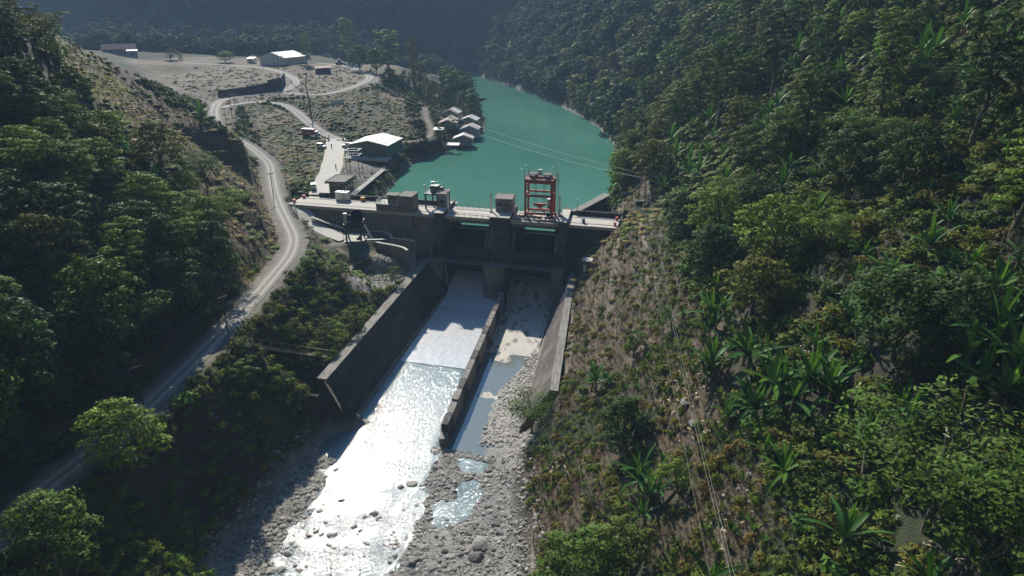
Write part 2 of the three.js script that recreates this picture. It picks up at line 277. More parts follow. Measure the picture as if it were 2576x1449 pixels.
// the right bank below the dam
const R2 = L3([[1552, 545, 0.5], [1545, 590, -1], [1530, 760, -7], [1515, 900, -9], [1525, 1100, -11], [1560, 1449, -14]]);
const R3 = L3([[1575, 430, 6], [1640, 520, 5], [1640, 600, 4], [1680, 760, 3], [1740, 1000, 2], [1790, 1200, 0], [1850, 1449, -2]]);
line(R2, 7); line(R3, 7);
put(V(16, -11, -40)); put(V(26, -3, -30)); put(V(6, -19, -40)); put(V(-4, -24, -40)); put(V(20, -10, 20)); put(V(40, 10, 20)); put(V(-50, -16, 20)); put(V(-30, -24.5, 20));
for (const [dx, sl] of [[9, 0.98], [22, 0.9], [50, 0.86], [95, 0.84], [160, 0.8], [300, 0.6]]) line([...R3, V(27, -1, -30), V(30, 0, 20)].map((p) => V(p.x + dx, p.y + dx * sl, p.z)), 12);
line(L3([[1478, 615, -6.5], [1445, 690, -14], [1452, 800, -14.6], [1432, 985, -14.5], [1404, 1000, -15.4], [1392, 1060, -19], [1345, 1230, -24.5], [1342, 1449, -26]]), 6);
line(L3([[1440, 600, -7], [1500, 600, -6]]), 5);
put(at(1340, 1045, -22.2));
// the left bank below the dam
line(L3([[772, 590, -3.5], [800, 625, -7], [835, 655, -9.5], [900, 690, -13], [980, 690, -15], [1040, 662, -15.5]]), 6);
line(L3([[760, 650, -5], [720, 720, -7], [660, 810, -7], [610, 880, -9]]), 7);
line(L3([[1075, 660, -15.8], [1000, 745, -15.9], [900, 868, -15.9], [825, 955, -15.9]]), 5);
line(L3([[960, 650, -9.5], [905, 630, -7.5], [870, 616, -6.8]]), 5);
line(L3([[860, 780, -13.5], [760, 880, -13], [640, 870, -7.5]]), 8);
line(L3([[780, 985, -17], [720, 1060, -20], [600, 1130, -16], [450, 1190, -14], [250, 1300, -14], [100, 1449, -14]]), 8);
line(L3([[800, 1040, -27], [790, 1075, -29], [740, 1160, -29.6], [665, 1250, -30], [595, 1350, -30.2], [545, 1449, -30.5]]), 6);
// the river bed
const RB = (a, dh) => a.map(([x, y]) => { const p = at(x, y, TAIL); for (let k = 0; k < 3; k++) { const q = at(x, y, riverY(p.z) + dh); p.copy(q); } return p; });
line(RB([[820, 1080], [770, 1150], [700, 1250], [640, 1350], [600, 1449]], 0.55), 6);
line(RB([[900, 1078], [872, 1140], [800, 1250], [745, 1330], [705, 1449]], 0.02), 5);
line(RB([[960, 1080], [945, 1150], [900, 1230]], -0.7), 6); line(RB([[1060, 1110], [1050, 1180], [1010, 1240]], -0.5), 6);
line(RB([[850, 1330], [830, 1449]], -0.06), 6); line(RB([[980, 1300], [960, 1400], [940, 1449]], -0.04), 6);
line(RB([[1120, 1130], [1100, 1180], [1085, 1250], [1060, 1330], [1030, 1449]], 0.26), 5); line(RB([[1140, 1350], [1110, 1400], [1080, 1449]], 0.36), 5); line(RB([[1010, 1330], [985, 1400], [960, 1449]], 0.06), 5);
line(RB([[1150, 1150], [1140, 1250], [1150, 1330]], 0.22), 5);
line(RB([[1196, 1110], [1180, 1170], [1164, 1240], [1158, 1300]], -0.45), 4); line(RB([[1210, 1115], [1192, 1170], [1176, 1240], [1168, 1300]], -0.45), 4);
line(RB([[1232, 1130], [1225, 1200], [1195, 1290], [1160, 1360], [1120, 1449]], 0.3), 5);
line(RB([[1318, 1110], [1268, 1195], [1262, 1300], [1256, 1449]], 0.7), 5); line(RB([[1240, 1300], [1225, 1380], [1215, 1449]], 0.5), 5);
for (const y of [1500, 1700]) line(RB([[600, y], [750, y], [900, y], [1100, y]], 0.1), 6);
// far mountain and margins
for (const [z, h] of [[-660, 14], [-730, 34], [-820, 112], [-930, 215], [-1100, 350], [-1400, 470]]) for (let x = -900; x <= -120; x += 60) put(V(x, h + 22 * n2(x * 0.008, z * 0.004), z - 50 * n2(x * 0.006, 3.3)));
for (const [z, h] of [[-760, 30], [-850, 120], [-950, 215], [-1100, 340], [-1400, 460]]) for (let x = -110; x <= 500; x += 60) put(V(x, h + 20 * n2(x * 0.008, z * 0.004), z));
for (const [x, z] of [[-900, -500], [-900, -200], [-700, -350], [-500, -420], [-480, -560]]) put(V(x, 90 - (x + 480) * 0.25, z));
for (const z of [30, -60, -160, -260]) { put(V(-260, 90, z)); put(V(-420, 170, z)); put(V(-900, 260, z)); }
for (const z of [30, -100, -300, -500, -700]) { put(V(480, 300, z)); put(V(900, 420, z)); }

function delaunay(P) {                                            // Bowyer-Watson over x, z
  const n = P.length, X = P.map((p) => p[0]), Z = P.map((p) => p[1]);
  X.push(-2e4, 2e4, 0); Z.push(-2e4, -2e4, 3e4);
  const circ = (a, b, c) => {
    const bx = X[b] - X[a], bz = Z[b] - Z[a], cx = X[c] - X[a], cz = Z[c] - Z[a], d = 2 * (bx * cz - bz * cx) || 1e-12, e = bx * bx + bz * bz, f = cx * cx + cz * cz;
    const ux = (cz * e - bz * f) / d, uz = (bx * f - cx * e) / d; return [a, b, c, X[a] + ux, Z[a] + uz, ux * ux + uz * uz];
  };
  const order = [...Array(n).keys()].sort((a, b) => X[a] - X[b]);
  let open = [circ(n, n + 1, n + 2)]; const done = [];
  for (const i of order) {
    const edges = new Map(), keep = [];
    for (const t of open) {
      const dx = X[i] - t[3], dz = Z[i] - t[4];
      if (dx > 0 && dx * dx > t[5]) { done.push(t); continue; }
      if (dx * dx + dz * dz >= t[5]) { keep.push(t); continue; }
      for (const [a, b] of [[t[0], t[1]], [t[1], t[2]], [t[2], t[0]]]) { const k = a < b ? a * 1e5 + b : b * 1e5 + a; edges.has(k) ? edges.delete(k) : edges.set(k, [a, b]); }
    }
    for (const [a, b] of edges.values()) keep.push(circ(a, b, i));
    open = keep;
  }
  return [...done, ...open].filter((t) => t[0] < n && t[1] < n && t[2] < n);
}
const rj = rng(5);
for (const p of ctl) { p.x += (rj() - 0.5) * 0.02; p.z += (rj() - 0.5) * 0.02; }
const seenCell = new Set(), C2 = ctl.filter((p) => { const k = Math.round(p.x / 0.8) + ',' + Math.round(p.z / 0.8); if (seenCell.has(k)) return false; seenCell.add(k); return true; });
const tris = delaunay(C2.map((p) => [p.x, p.z]));
function gridLines(segs) { const a = [segs[0][0]]; for (const [, to, step] of segs) while (a[a.length - 1] < to - 1e-6) a.push(Math.min(to, a[a.length - 1] + step)); return a; }
const GX = gridLines([[-900, -300, 20], [-300, -150, 4], [-150, -105, 2], [-105, 62, 1.1], [62, 130, 2.5], [130, 250, 6], [250, 900, 25]]);
const GZ = gridLines([[-1400, -900, 20], [-900, -620, 7], [-620, -420, 3.5], [-420, -300, 2], [-300, -62, 1.1], [-62, 30, 3]]);
const NX = GX.length, NZ = GZ.length, HG = new Float32Array(NX * NZ).fill(NaN);
const lower_ = (a, v) => { let l = 0, h = a.length; while (l < h) { const m = (l + h) >> 1; a[m] < v ? (l = m + 1) : (h = m); } return l; };
for (const [a, b, c] of tris) {
  const A = C2[a], B = C2[b], D = C2[c], x0 = Math.min(A.x, B.x, D.x), x1 = Math.max(A.x, B.x, D.x), z0 = Math.min(A.z, B.z, D.z), z1 = Math.max(A.z, B.z, D.z);
  const det = (B.z - D.z) * (A.x - D.x) + (D.x - B.x) * (A.z - D.z);
  for (let j = lower_(GZ, z0); j < NZ && GZ[j] <= z1; j++) for (let i = lower_(GX, x0); i < NX && GX[i] <= x1; i++) {
    const u = ((B.z - D.z) * (GX[i] - D.x) + (D.x - B.x) * (GZ[j] - D.z)) / det, v = ((D.z - A.z) * (GX[i] - D.x) + (A.x - D.x) * (GZ[j] - D.z)) / det, w = 1 - u - v;
    if (u >= -1e-5 && v >= -1e-5 && w >= -1e-5) HG[j * NX + i] = u * A.y + v * B.y + w * D.y;
  }
}
for (let k = 0; k < HG.length; k++) if (Number.isNaN(HG[k])) { const x = GX[k % NX]; HG[k] = x < 0 ? 260 : 400; }
for (let pass = 0; pass < 2; pass++) { const s = HG.slice(); for (let j = 1; j < NZ - 1; j++) for (let i = 1; i < NX - 1; i++) { const k = j * NX + i; if (GZ[j] > -125 && s[k] < -22 && pass) continue; HG[k] = 0.5 * s[k] + 0.125 * (s[k - 1] + s[k + 1] + s[k - NX] + s[k + NX]); } }
const roadDist = (x, z, r, lim) => { let best = lim * lim, h = 0; for (const p of r) { const d = (p.x - x) ** 2 + (p.z - z) ** 2; if (d < best) { best = d; h = p.y; } } return [Math.sqrt(best), h]; };
const ROADS = [[roadA, 3.8], [roadB, 3.6], [roadC, 3.6], [roadD, 3.4], [roadE, 2.0], [ramp, 4.2], [lower, 2.6]];
const boxes = ROADS.map(([r]) => { const b = new THREE.Box3().setFromPoints(r); return b; });
const basin = [[-21.5, 2], [21, 2], [32, 80], [-19, 80]];          // between the training walls, s and t
const inPoly = (x, z, P) => { let c = false; for (let i = 0, j = P.length - 1; i < P.length; j = i++) if ((P[i][1] > z) !== (P[j][1] > z) && x < (P[j][0] - P[i][0]) * (z - P[i][1]) / (P[j][1] - P[i][1]) + P[i][0]) c = !c; return c; };
const wallL = { a: at(1085, 650, -12.5), b: at(822, 955, -12.5) }, wallR = { a: at(1432, 690, -12.5), b: at(1383, 985, -12.5) };
const sideOf = (w, x, z) => { const dx = w.b.x - w.a.x, dz = w.b.z - w.a.z, L = Math.hypot(dx, dz); return [((x - w.a.x) * dz - (z - w.a.z) * dx) / L, ((x - w.a.x) * dx + (z - w.a.z) * dz) / L, L]; };  // [distance to the right bank side, along, length]
for (let j = 0; j < NZ; j++) for (let i = 0; i < NX; i++) {
  const k = j * NX + i, x = GX[i], z = GZ[j]; let h = HG[k];
  const [s, t] = toLoc({ x, z }), wild = sstep(-21.6, -15, h) * (z < -200 && h < LAKE + 1 ? 0.3 : 1);
  const steep = z > -240 ? 1 : 0.7;
  h += wild * steep * (1.5 * fbm(x * 0.045, z * 0.045, 3, 2) + 0.6 * fbm(x * 0.22, z * 0.22, 3, 8));
  if (HG[k] < -21.6) h += 0.22 * fbm(x * 0.3, z * 0.3, 3, 4) + 0.16 * n2(x * 0.11, z * 0.11, 9);
  ROADS.forEach(([r, w], q) => {
    const b = boxes[q]; if (x < b.min.x - 9 || x > b.max.x + 9 || z < b.min.z - 9 || z > b.max.z + 9) return;
    const [d, y] = roadDist(x, z, r, 9); if (d < 9) h = lerp(y, h, sstep(w + 0.6, w + 4, d));
  });
  if (t > -11 && t < -1.2 && s > -72 && s < 36) h = Math.min(h, -1.2);          // under the crest
  if (s > -46 && s < -35 && t > 5 && t < 15) h = lerp(h, -6.3, 0.9);              // the hoist platform
  const [dl, al, Ll] = sideOf(wallL, x, z), [dr, ar, Lr] = sideOf(wallR, x, z);
  if (t > -9 && al < Ll && dl > -0.6 && dr < 0.6 && ar < Lr) h = Math.min(h, -25.5);              // the stilling basin
  if (al > -4 && al < Ll && dl > -2 && dl <= -0.6) h = Math.min(h, -13.2);
  if (ar > -4 && ar < Lr && dr >= 0.6 && dr < 2) h = Math.min(h, -13.2);
  HG[k] = h;
}
function H(x, z) {
  const i = clamp(lower_(GX, x) - 1, 0, NX - 2), j = clamp(lower_(GZ, z) - 1, 0, NZ - 2), u = clamp((x - GX[i]) / (GX[i + 1] - GX[i])), v = clamp((z - GZ[j]) / (GZ[j + 1] - GZ[j])), k = j * NX + i;
  return lerp(lerp(HG[k], HG[k + 1], u), lerp(HG[k + NX], HG[k + NX + 1], u), v);
}
function hit(px, py, far = 1500) {                                // where a line of sight meets the ground
  const d = ray(px, py); let a = 10, p = V(0, 0, 0);
  for (let t = 20; t < far; t *= 1.008) { if (CAM_H + d.y * t < H(d.x * t, d.z * t)) { let b = t; for (let k = 0; k < 14; k++) { const m = (a + b) / 2; CAM_H + d.y * m < H(d.x * m, d.z * m) ? (b = m) : (a = m); } p.set(d.x * b, 0, d.z * b); p.y = H(p.x, p.z); return p; } a = t; }
  return null;
}
const zone = (a) => a.map(([x, y]) => { const p = hit(x, y) || at(x, y, -10); return [p.x, p.z]; });
const Z = {
  terrace: zone([[300, 152], [420, 146], [560, 142], [640, 152], [760, 168], [860, 160], [960, 162], [1060, 170], [1075, 190], [960, 205], [930, 222], [860, 236], [760, 245], [700, 248], [600, 262], [560, 320], [520, 262], [440, 232], [380, 205]]),
  brownLeft: zone([[120, 86], [215, 124], [345, 205], [455, 275], [555, 342], [652, 425], [700, 560], [735, 630], [700, 690], [650, 735], [600, 720], [545, 610], [470, 500], [390, 420], [300, 330], [230, 240], [150, 150]]),
  corridor: zone([[1560, 500], [1600, 440], [1660, 470], [1700, 640], [1780, 800], [1850, 1000], [1950, 1250], [2050, 1449], [1330, 1449], [1290, 1180], [1400, 1010], [1440, 700], [1500, 610]]),
  damLeft: zone([[760, 520], [960, 560], [1050, 660], [990, 700], [860, 690], [760, 640]]),
  knoll: zone([[700, 255], [1000, 235], [1060, 300], [1020, 345], [860, 345], [780, 310]]),
  field: zone([[600, 260], [700, 270], [830, 345], [830, 420], [770, 470], [720, 470], [650, 350]]),
  scree: zone([[960, 640], [1040, 650], [1020, 700], [930, 740], [860, 720]]),
  shoreTip: zone([[1000, 240], [1110, 200], [1190, 250], [1220, 320], [1130, 360], [1040, 310]]),
  yard: zone([[840, 400], [1000, 385], [985, 430], [900, 490], [840, 490]]),
};
{
  const p = new Float32Array(NX * NZ * 3), u = new Float32Array(NX * NZ * 2), c = new Float32Array(NX * NZ * 3), idx = [];
  const mix = (a, b, t) => [lerp(a[0], b[0], t), lerp(a[1], b[1], t), lerp(a[2], b[2], t)];
  const SOIL = [0.042, 0.035, 0.019], GREEN = [0.035, 0.055, 0.016], DRY = [0.152, 0.115, 0.064], GREY = [0.222, 0.192, 0.152], BROWN = [0.115, 0.085, 0.058], COB = [0.26, 0.25, 0.235], PALE = [0.36, 0.34, 0.3];
  for (let j = 0; j < NZ; j++) for (let i = 0; i < NX; i++) {
    const k = j * NX + i, x = GX[i], z = GZ[j], h = HG[k], a = fbm(x * 0.06, z * 0.06, 4, 31), b = fbm(x * 0.25, z * 0.25, 3, 37), X = x + 3 * a * 3, W = z + 3 * b * 3;
    let q = mix(SOIL, GREEN, sstep(-0.2, 0.3, a));
    if (inPoly(X, W, Z.terrace)) q = mix(GREY, DRY, sstep(-0.28, 0.16, a + 0.7 * b));
    else if (inPoly(X, W, Z.scree)) q = mix(COB, DRY, sstep(0.1, 0.4, b));
    else if (inPoly(X, W, Z.yard)) q = mix(GREY, GREEN, sstep(0.0, 0.4, a + b));
    else if (inPoly(X, W, Z.damLeft)) q = mix(mix(DRY, GREY, sstep(-0.2, 0.2, b)), GREEN, sstep(0.05, 0.4, a));
    else if (inPoly(X, W, Z.corridor)) q = mix(mix(BROWN, DRY, sstep(-0.25, 0.3, b)), GREEN, sstep(-0.15, 0.3, a + 0.5 * b));
    else if (inPoly(X, W, Z.brownLeft)) q = mix(mix(BROWN, DRY, sstep(-0.2, 0.3, b)), [0.16, 0.16, 0.04], sstep(0.0, 0.35, a));
    else if (inPoly(X, W, Z.field)) q = mix(mix(DRY, GREY, 0.2), GREEN, sstep(-0.3, 0.25, a + b * 0.6));
    else if (inPoly(X, W, Z.knoll)) q = mix(mix(BROWN, DRY, 0.4), GREEN, sstep(-0.3, 0.25, a + 0.6 * b));
    if (h < -20 && z > -180) q = mix(q, mix(COB, PALE, sstep(-0.1, 0.35, a)), sstep(-20.4, -21.6, h));
    if (h < LAKE + 2.2 && z < -195) q = mix(q, [0.17, 0.15, 0.12], sstep(LAKE + 2.2, LAKE + 0.6, h));
    if (z > -300 && x < -40) { const [rd] = roadDist(x, z, roadA, 6); if (rd < 4.6 + 1.4 * b) q = mix(q, [0.24, 0.215, 0.18], 0.85 * sstep(4.6 + 1.4 * b, 2.2, rd)); }
    const e = 1 + 0.4 * b + 0.3 * n2(x * 0.9, z * 0.9, 55); c.set(q.map((v) => v * e), k * 3); p.set([x, h, z], k * 3); u.set([x + 0.85 * h * Math.tanh((x + 20) / 15), z + 0.25 * h], k * 2);
    if (i < NX - 1 && j < NZ - 1) idx.push(k, k + NX, k + 1, k + 1, k + NX, k + NX + 1);
  }
  const g = new THREE.BufferGeometry(); g.setAttribute('position', new THREE.BufferAttribute(p, 3)); g.setAttribute('uv', new THREE.BufferAttribute(u, 2)); g.setAttribute('color', new THREE.BufferAttribute(c, 3)); g.setIndex(idx); g.computeVertexNormals();
  structure('terrain', g, M.ground);
}
// roads and paths lie on the ground
function drape(name, r, w, mat, lift = 0.09, cross = 9) {
  const rows = r.map((p, i) => { const d = r[Math.min(i + 1, r.length - 1)].clone().sub(r[Math.max(i - 1, 0)]).setY(0).normalize(), s = V(-d.z, 0, d.x), e = 1 + 0.12 * n2(i * 0.35, 3.1); return Array.from({ length: cross }, (_, c) => { const q = p.clone().addScaledVector(s, (c / (cross - 1) * 2 - 1) * w * e); q.y = Math.max(p.y, H(q.x, q.z)) + lift; return q; }); });
  const g = strip(rows), u = g.attributes.uv; rows.forEach((row, r0) => row.forEach((_, c) => { u.setX(r0 * cross + c, c / (cross - 1)); u.setY(r0 * cross + c, u.getY(r0 * cross + c) / 7); }));
  return structure(name, g, mat);
}
drape('gravel_road', roadA, 2.05, M.gravelRoad); drape('gravel_road', roadB, 2.8, M.gravelRoad, 0.12); drape('gravel_road', roadC, 2.8, M.gravelRoad, 0.15); drape('gravel_road', roadD, 2.7, M.gravelRoad, 0.18); drape('dirt_track', roadE, 1.2, M.path, 0.15);
{ const g = drape('concrete_road', ramp, 3.9, M.slab, 0.2, 7).geometry, u = g.attributes.uv; for (let k = 0; k < u.count; k++) u.setXY(k, u.getX(k) * 8, u.getY(k) * 7); }
for (const k of [-1, 1]) structure('road_marking', strip(ramp.map((p, i) => { const d = ramp[Math.min(i + 1, ramp.length - 1)].clone().sub(ramp[Math.max(i - 1, 0)]).setY(0).normalize(), s = V(-d.z, 0, d.x); return [3.4, 3.58].map((o) => { const q = p.clone().addScaledVector(s, k * o); q.y = Math.max(p.y, H(q.x, q.z)) + 0.24; return q; }); })), std(rgb(0.5, 0.38, 0.12), 0.8));
{ const g = drape('concrete_path', lower, 2.4, M.slab, 0.12, 7).geometry, u = g.attributes.uv; for (let k = 0; k < u.count; k++) u.setXY(k, u.getX(k) * 5, u.getY(k) * 7); }
for (const [pts, w] of [[[[1562, 520], [1558, 570], [1548, 640], [1540, 720], [1532, 800]], 0.9], [[[1435, 730], [1436, 830], [1428, 940]], 0.7], [[[850, 625], [872, 645], [885, 665], [878, 682]], 0.8], [[[1346, 1280], [1342, 1360], [1338, 1449]], 0.5], [[[1612, 560], [1625, 640], [1632, 730]], 0.7]]) drape('footpath', smooth(pts.map(([x, y]) => hit(x, y)), 30), w * 0.8, M.path, 0.1, 4);
// ---------------------------------------------------------------- water
const WM = {
  lake: new THREE.MeshPhysicalMaterial({ color: rgb(0.075, 0.215, 0.16), map: T.lake, roughness: 0.08, bumpMap: T.ripple, bumpScale: 0.035, ior: 1.33 }),
  tail: new THREE.MeshPhysicalMaterial({ color: rgb(0.10, 0.145, 0.145), roughness: 0.06, bumpMap: T.wave, bumpScale: 0.13, ior: 1.33 }),
  river: new THREE.MeshPhysicalMaterial({ color: rgb(0.115, 0.155, 0.15), roughness: 0.055, bumpMap: T.wave, bumpScale: 0.17, ior: 1.33 }),
  pool: new THREE.MeshPhysicalMaterial({ color: rgb(0.14, 0.16, 0.15), roughness: 0.06, bumpMap: T.ripple, bumpScale: 0.015, ior: 1.33 }),
  apron: new THREE.MeshPhysicalMaterial({ color: rgb(0.6, 0.6, 0.6), roughness: 0.2, map: T.fall, bumpMap: T.wave, bumpScale: 0.04, ior: 1.33 }),
  foam: std(rgb(0.68, 0.7, 0.72), 0.5, { map: T.fall, bumpMap: T.wave, bumpScale: 0.1 }),
};
{
  const g = mb(), a = (s, t) => loc(s, LAKE, t);
  g.quad(a(-90, -10.2), a(60, -10.2), a(60, -300), a(-90, -300)).quad(a(-240, -300), a(60, -300), a(60, -760), a(-240, -760)); g.quad(a(-17.6, -2.7), a(19, -2.7), a(19, -10.2), a(-17.6, -10.2));
  const q = g.geo(), u = q.attributes.uv, p = q.attributes.position; for (let k = 0; k < u.count; k++) u.setXY(k, p.getX(k), p.getZ(k)); structure('lake_water', q, WM.lake);
}
const chan = (s0, s1, t) => s0 + s1 * t;                            // the basin follows the river, a little off the dam's own axis
const baseL = (t) => -14.6 + 0.058 * t, baseR = (t) => 17 + 0.077 * t, topL = (t) => -20 + 0.065 * t, topR = (t) => 21.5 + 0.112 * t, midS = (t) => 4.2 + 0.088 * (t - 13);
const profile = (t) => (t < -2 ? -18.9 - 0.05 * (t + 8) : t < 9 ? lerp(-19.3, -22.45, sstep(-2, 9, t)) : -22.45);
const sheetST = (t0, t1, nt, f0, f1, ns, y) => strip(Array.from({ length: nt + 1 }, (_, j) => { const t = lerp(t0, t1, j / nt); return Array.from({ length: ns + 1 }, (_, i) => { const s = lerp(f0(t), f1(t), i / ns); return loc(s, y(t, s), t); }); }));
structure('falling_water', sheetST(-6, 15, 42, (t) => Math.max(-17.4, baseL(t)), (t) => (t < 6.4 ? -3.0 : midS(t) - 0.3), 26, (t, s) => profile(t) + 0.12 + 0.1 * n2(s * 1.3, t * 0.4, 3) * sstep(-2, 4, t)), WM.foam);
structure('apron_water', sheetST(14.8, 48, 50, baseL, (t) => midS(t) - 0.5, 36, (t, s) => profile(t) + 0.06 + 0.05 * n2(s * 0.9, t * 0.35, 5)), WM.apron);
const hyd = (s) => 44.6 + 3.2 * n2(s * 0.17, 4.2) + 1.1 * n2(s * 0.7, 8.2);
structure('tail_water', strip(Array.from({ length: 61 }, (_, j) => Array.from({ length: 41 }, (_, i) => { const u = i / 40, s0 = lerp(baseL(45), midS(45) - 0.5, u), t = lerp(hyd(s0), 82, j / 60), s = lerp(t > 72 ? baseL(72) - (t - 72) * 2.2 : baseL(t), t > 76 ? midS(76) + 0.3 : midS(t) - 0.5, u); const q = loc(s, TAIL, t); q.y = riverY(q.z) + 0.1 + 0.04 * n2(s * 0.8, t * 0.8, 2) * sstep(82, 76, t); return q; }))), WM.river);
for (const m of scene.children) if (m.name === 'tail_water') { const p = m.geometry.attributes.position, u = m.geometry.attributes.uv; for (let k = 0; k < u.count; k++) u.setXY(k, p.getX(k), p.getZ(k)); }
structure('gravel_bar', sheetST(33, 79, 46, (t) => baseR(t) - 1.6 - 4.9 * sstep(34, 60, t) + 0.8 * n2(t * 0.3, 1.5), (t) => baseR(t) + 0.9, 10, (t, s) => TAIL + 0.02 + 0.3 * sstep(79, 71, t) * sstep(32, 38, t) * clamp((s - (baseR(t) - 1.6 - 4.9 * sstep(34, 60, t))) / 4) + 0.1 * n2(s, t * 0.6, 4) - 0.25 * sstep(73, 79, t)), std(rgb(0.4, 0.375, 0.33), 0.97, { map: T.grain, bumpMap: T.grainBump, bumpScale: 0.2 }));
structure('pool_water', sheetST(32, 80, 30, (t) => midS(t) + 0.6, (t) => baseR(t) + 0.4, 16, (t) => TAIL + 0.04), WM.pool);
{
  const rows = [];
  for (let z = -124; z < 24; z += 1.6) { const r = []; for (let x = -95; x <= 24; x += 1.6) { const y = riverY(z) + 0.1 + (z > -97 ? 0.09 * n2(x * 0.7, z * 0.5, 1) : 0.02 * n2(x, z)); r.push(V(x, y, z)); } rows.push(r); }
  const g = strip(rows), p = g.attributes.position, keep = [], ix = g.index.array;
  for (let k = 0; k < ix.length; k += 3) { const x = p.getX(ix[k]), z = p.getZ(ix[k]), [s, t] = toLoc({ x, z }); if (t < 80.6 && s > baseL(t) - 7 && s < midS(77) + 0.4) continue; if (t < 78.5 && s >= midS(77)) continue; keep.push(ix[k], ix[k + 1], ix[k + 2]); }
  { const u = g.attributes.uv; for (let k = 0; k < u.count; k++) u.setXY(k, p.getX(k), p.getZ(k)); } g.setIndex(keep); structure('river_water', g, WM.river);
}
// ---------------------------------------------------------------- the dam
const TC = -(PHI - 0.082), TD = -PHI;                               // turned with the river; turned with the crest
const dam = thing('dam', 'grey concrete dam with raised piers and two dark gates across the green river', 'dam', loc(0, 0, 0), TD);
{
  mesh('deck', mb().box(-67.6, -0.9, -9.8, 34, 0, 0).box(-67.6, -0.9, 0, 34, 0.02, 0.35).box(-67.6, -0.9, -10.1, 34, -0.1, -9.8).geo(), M.deck, dam);
  const rails = mb(); for (const t of [-1.9, -7.3]) { rails.box(-66.5, 0.004, t - 0.09, -18.4, 0.1, t + 0.09).box(-15.5, 0.004, t - 0.09, -2.6, 0.1, t + 0.09).box(4.2, 0.004, t - 0.09, 17.6, 0.1, t + 0.09).box(20.8, 0.004, t - 0.09, 33, 0.1, t + 0.09); }
  mesh('crane_rail', rails.geo(), M.dark, dam);
  mesh('parapet', mb().box(-62.6, 0, -10.4, -21, 1.15, -9.9).box(-62.4, 1.15, -10.5, -21, 1.3, -9.8).geo(), M.stainShade, dam);  // shade on the downstream face is put into the dark colour
  mesh('parapet', mb().box(-70, 0, -10.2, -66.4, 1.2, -9.6).geo(), M.stainShade, dam);
  mesh('parapet', mb().box(20.8, 0, -10.2, 34, 1.4, -9.6).geo(), M.stainShade, dam);
  const wallAt = (s0, s1, yb) => mb().hexa([V(s0, yb, 1.3), V(s1, yb, 1.3), V(s1, yb, -9.5), V(s0, yb, -9.5), V(s0, -0.9, -0.5), V(s1, -0.9, -0.5), V(s1, -0.9, -9.5), V(s0, -0.9, -9.5)]).geo();
  mesh('dam_wall', wallAt(-69, -38, -14), M.concrete, dam); mesh('dam_wall', wallAt(-26.5, -18, -16), M.concrete, dam); mesh('dam_wall', wallAt(19.5, 36, -14), M.stainShade, dam);
  mesh('dam_wall', mb().hexa([V(-38, -16, 1.9), V(-26.5, -16, 1.9), V(-26.5, -16, -9), V(-38, -16, -9), V(-38, -1, 0.2), V(-26.5, -1, 0.2), V(-26.5, -1, -9), V(-38, -1, -9)]).geo(), M.concrete, dam);
  const sh = (s, t) => s + 0.082 * t;
  const pier = (s0, s1, nose, mat) => {
    const g = mb(), f = (y) => 1.9 + Math.max(0, -y) * 0.09;
    const c = (y) => [V(sh(s0, f(y)), y, f(y)), V(sh(s1, f(y)), y, f(y)), V(sh(s1, -11), y, -11), V(sh(s0, -11), y, -11)];
    g.hexa([...c(-23), ...c(0.9)]); g.prism([[sh(s0, -10.9), -10.9], [sh(s1, -10.9), -10.9], [sh(s1, -13), -13], [sh((s0 + s1) / 2, -15), -15], [sh(s0, -13), -13]], -23, 0.9);
    const m = mesh('pier', g.geo(), mat, dam);
    mesh('pier_cap', mb().hexa([...c(0.9).map((v) => v.clone().multiply(V(1, 1, 1)).add(V(0, 0.003, 0.12))), ...c(1.2).map((v) => v.clone().add(V(0, 0, 0.12)))].map((v) => v)).geo(), M.slab, m);
    mesh('pier_nose', mb().prism(nose, -23.4, -12.2).geo(), M.concrete, m);
    return m;
  };
  pier(-19.2, -16.4, [[-20.4, 1.2], [-20.4, 6.6], [-17.4, 6.4], [-16.2, 3.4], [-16.2, 1.2]], M.pier);
  pier(-2.3, 3.6, [[-3.5, 1.2], [-3.5, 5.2], [-2.6, 6.6], [-1.2, 7.3], [0.6, 7.4], [2.2, 6.9], [3.2, 5.7], [3.4, 1.2]], M.pier);
  pier(17.6, 20.2, [[16.8, 1.2], [16.8, 5.6], [18.4, 6.4], [20.4, 6.4], [20.6, 1.2]], M.pier);
  for (const [s0, s1] of [[-16.2, -2.6], [3.9, 17.4]]) {
    mesh('bridge_girder', mb().box(s0, -1.9, -9.2, s1, -0.9, -8.6).box(s0, -1.9, -0.9, s1, -0.9, -0.3).box(s0, -1.7, -5.2, s1, -0.9, -4.6).geo(), M.concrete, dam);
    const arc = (k) => { const a = lerp(0.42, -0.75, k), R = 11; return [4 - R * Math.cos(a) + 2.2, -8.6 + R * Math.sin(a)]; };
    const rows = Array.from({ length: 13 }, (_, k) => { const [t, y] = arc(k / 12); return [V(s0 - 0.2, y, t - 1.5), V(s1 + 0.2, y, t - 1.5)]; });
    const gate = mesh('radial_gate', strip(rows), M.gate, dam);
    mesh('gate_shoulder', mb().box(s0 - 0.1, -4.6, -5.4, s0 + 2.7, -2.9, -4.9).geo(), M.gate, gate); mesh('gate_shoulder', mb().box(s1 - 1.7, -4.6, -5.4, s1 + 0.1, -2.9, -4.9).geo(), M.gate, gate);
    const rib = mb(); for (let k = 0; k <= 8; k++) { const s = lerp(s0, s1, k / 8); for (let i = 1; i < 12; i++) { const [a, b] = arc(i / 12), [c, d] = arc((i + 1) / 12); rib.bar(V(s, b, a - 1.2), V(s, d, c - 1.2), 0.14, 0.4, V(0, 0, 1)); } }
    for (const k of [0.2, 0.5, 0.8]) { const [t, y] = arc(k); rib.box(s0, y - 0.25, t - 1.4, s1, y + 0.25, t - 0.6); }
    mesh('gate_rib', rib.geo(), M.gate, gate);
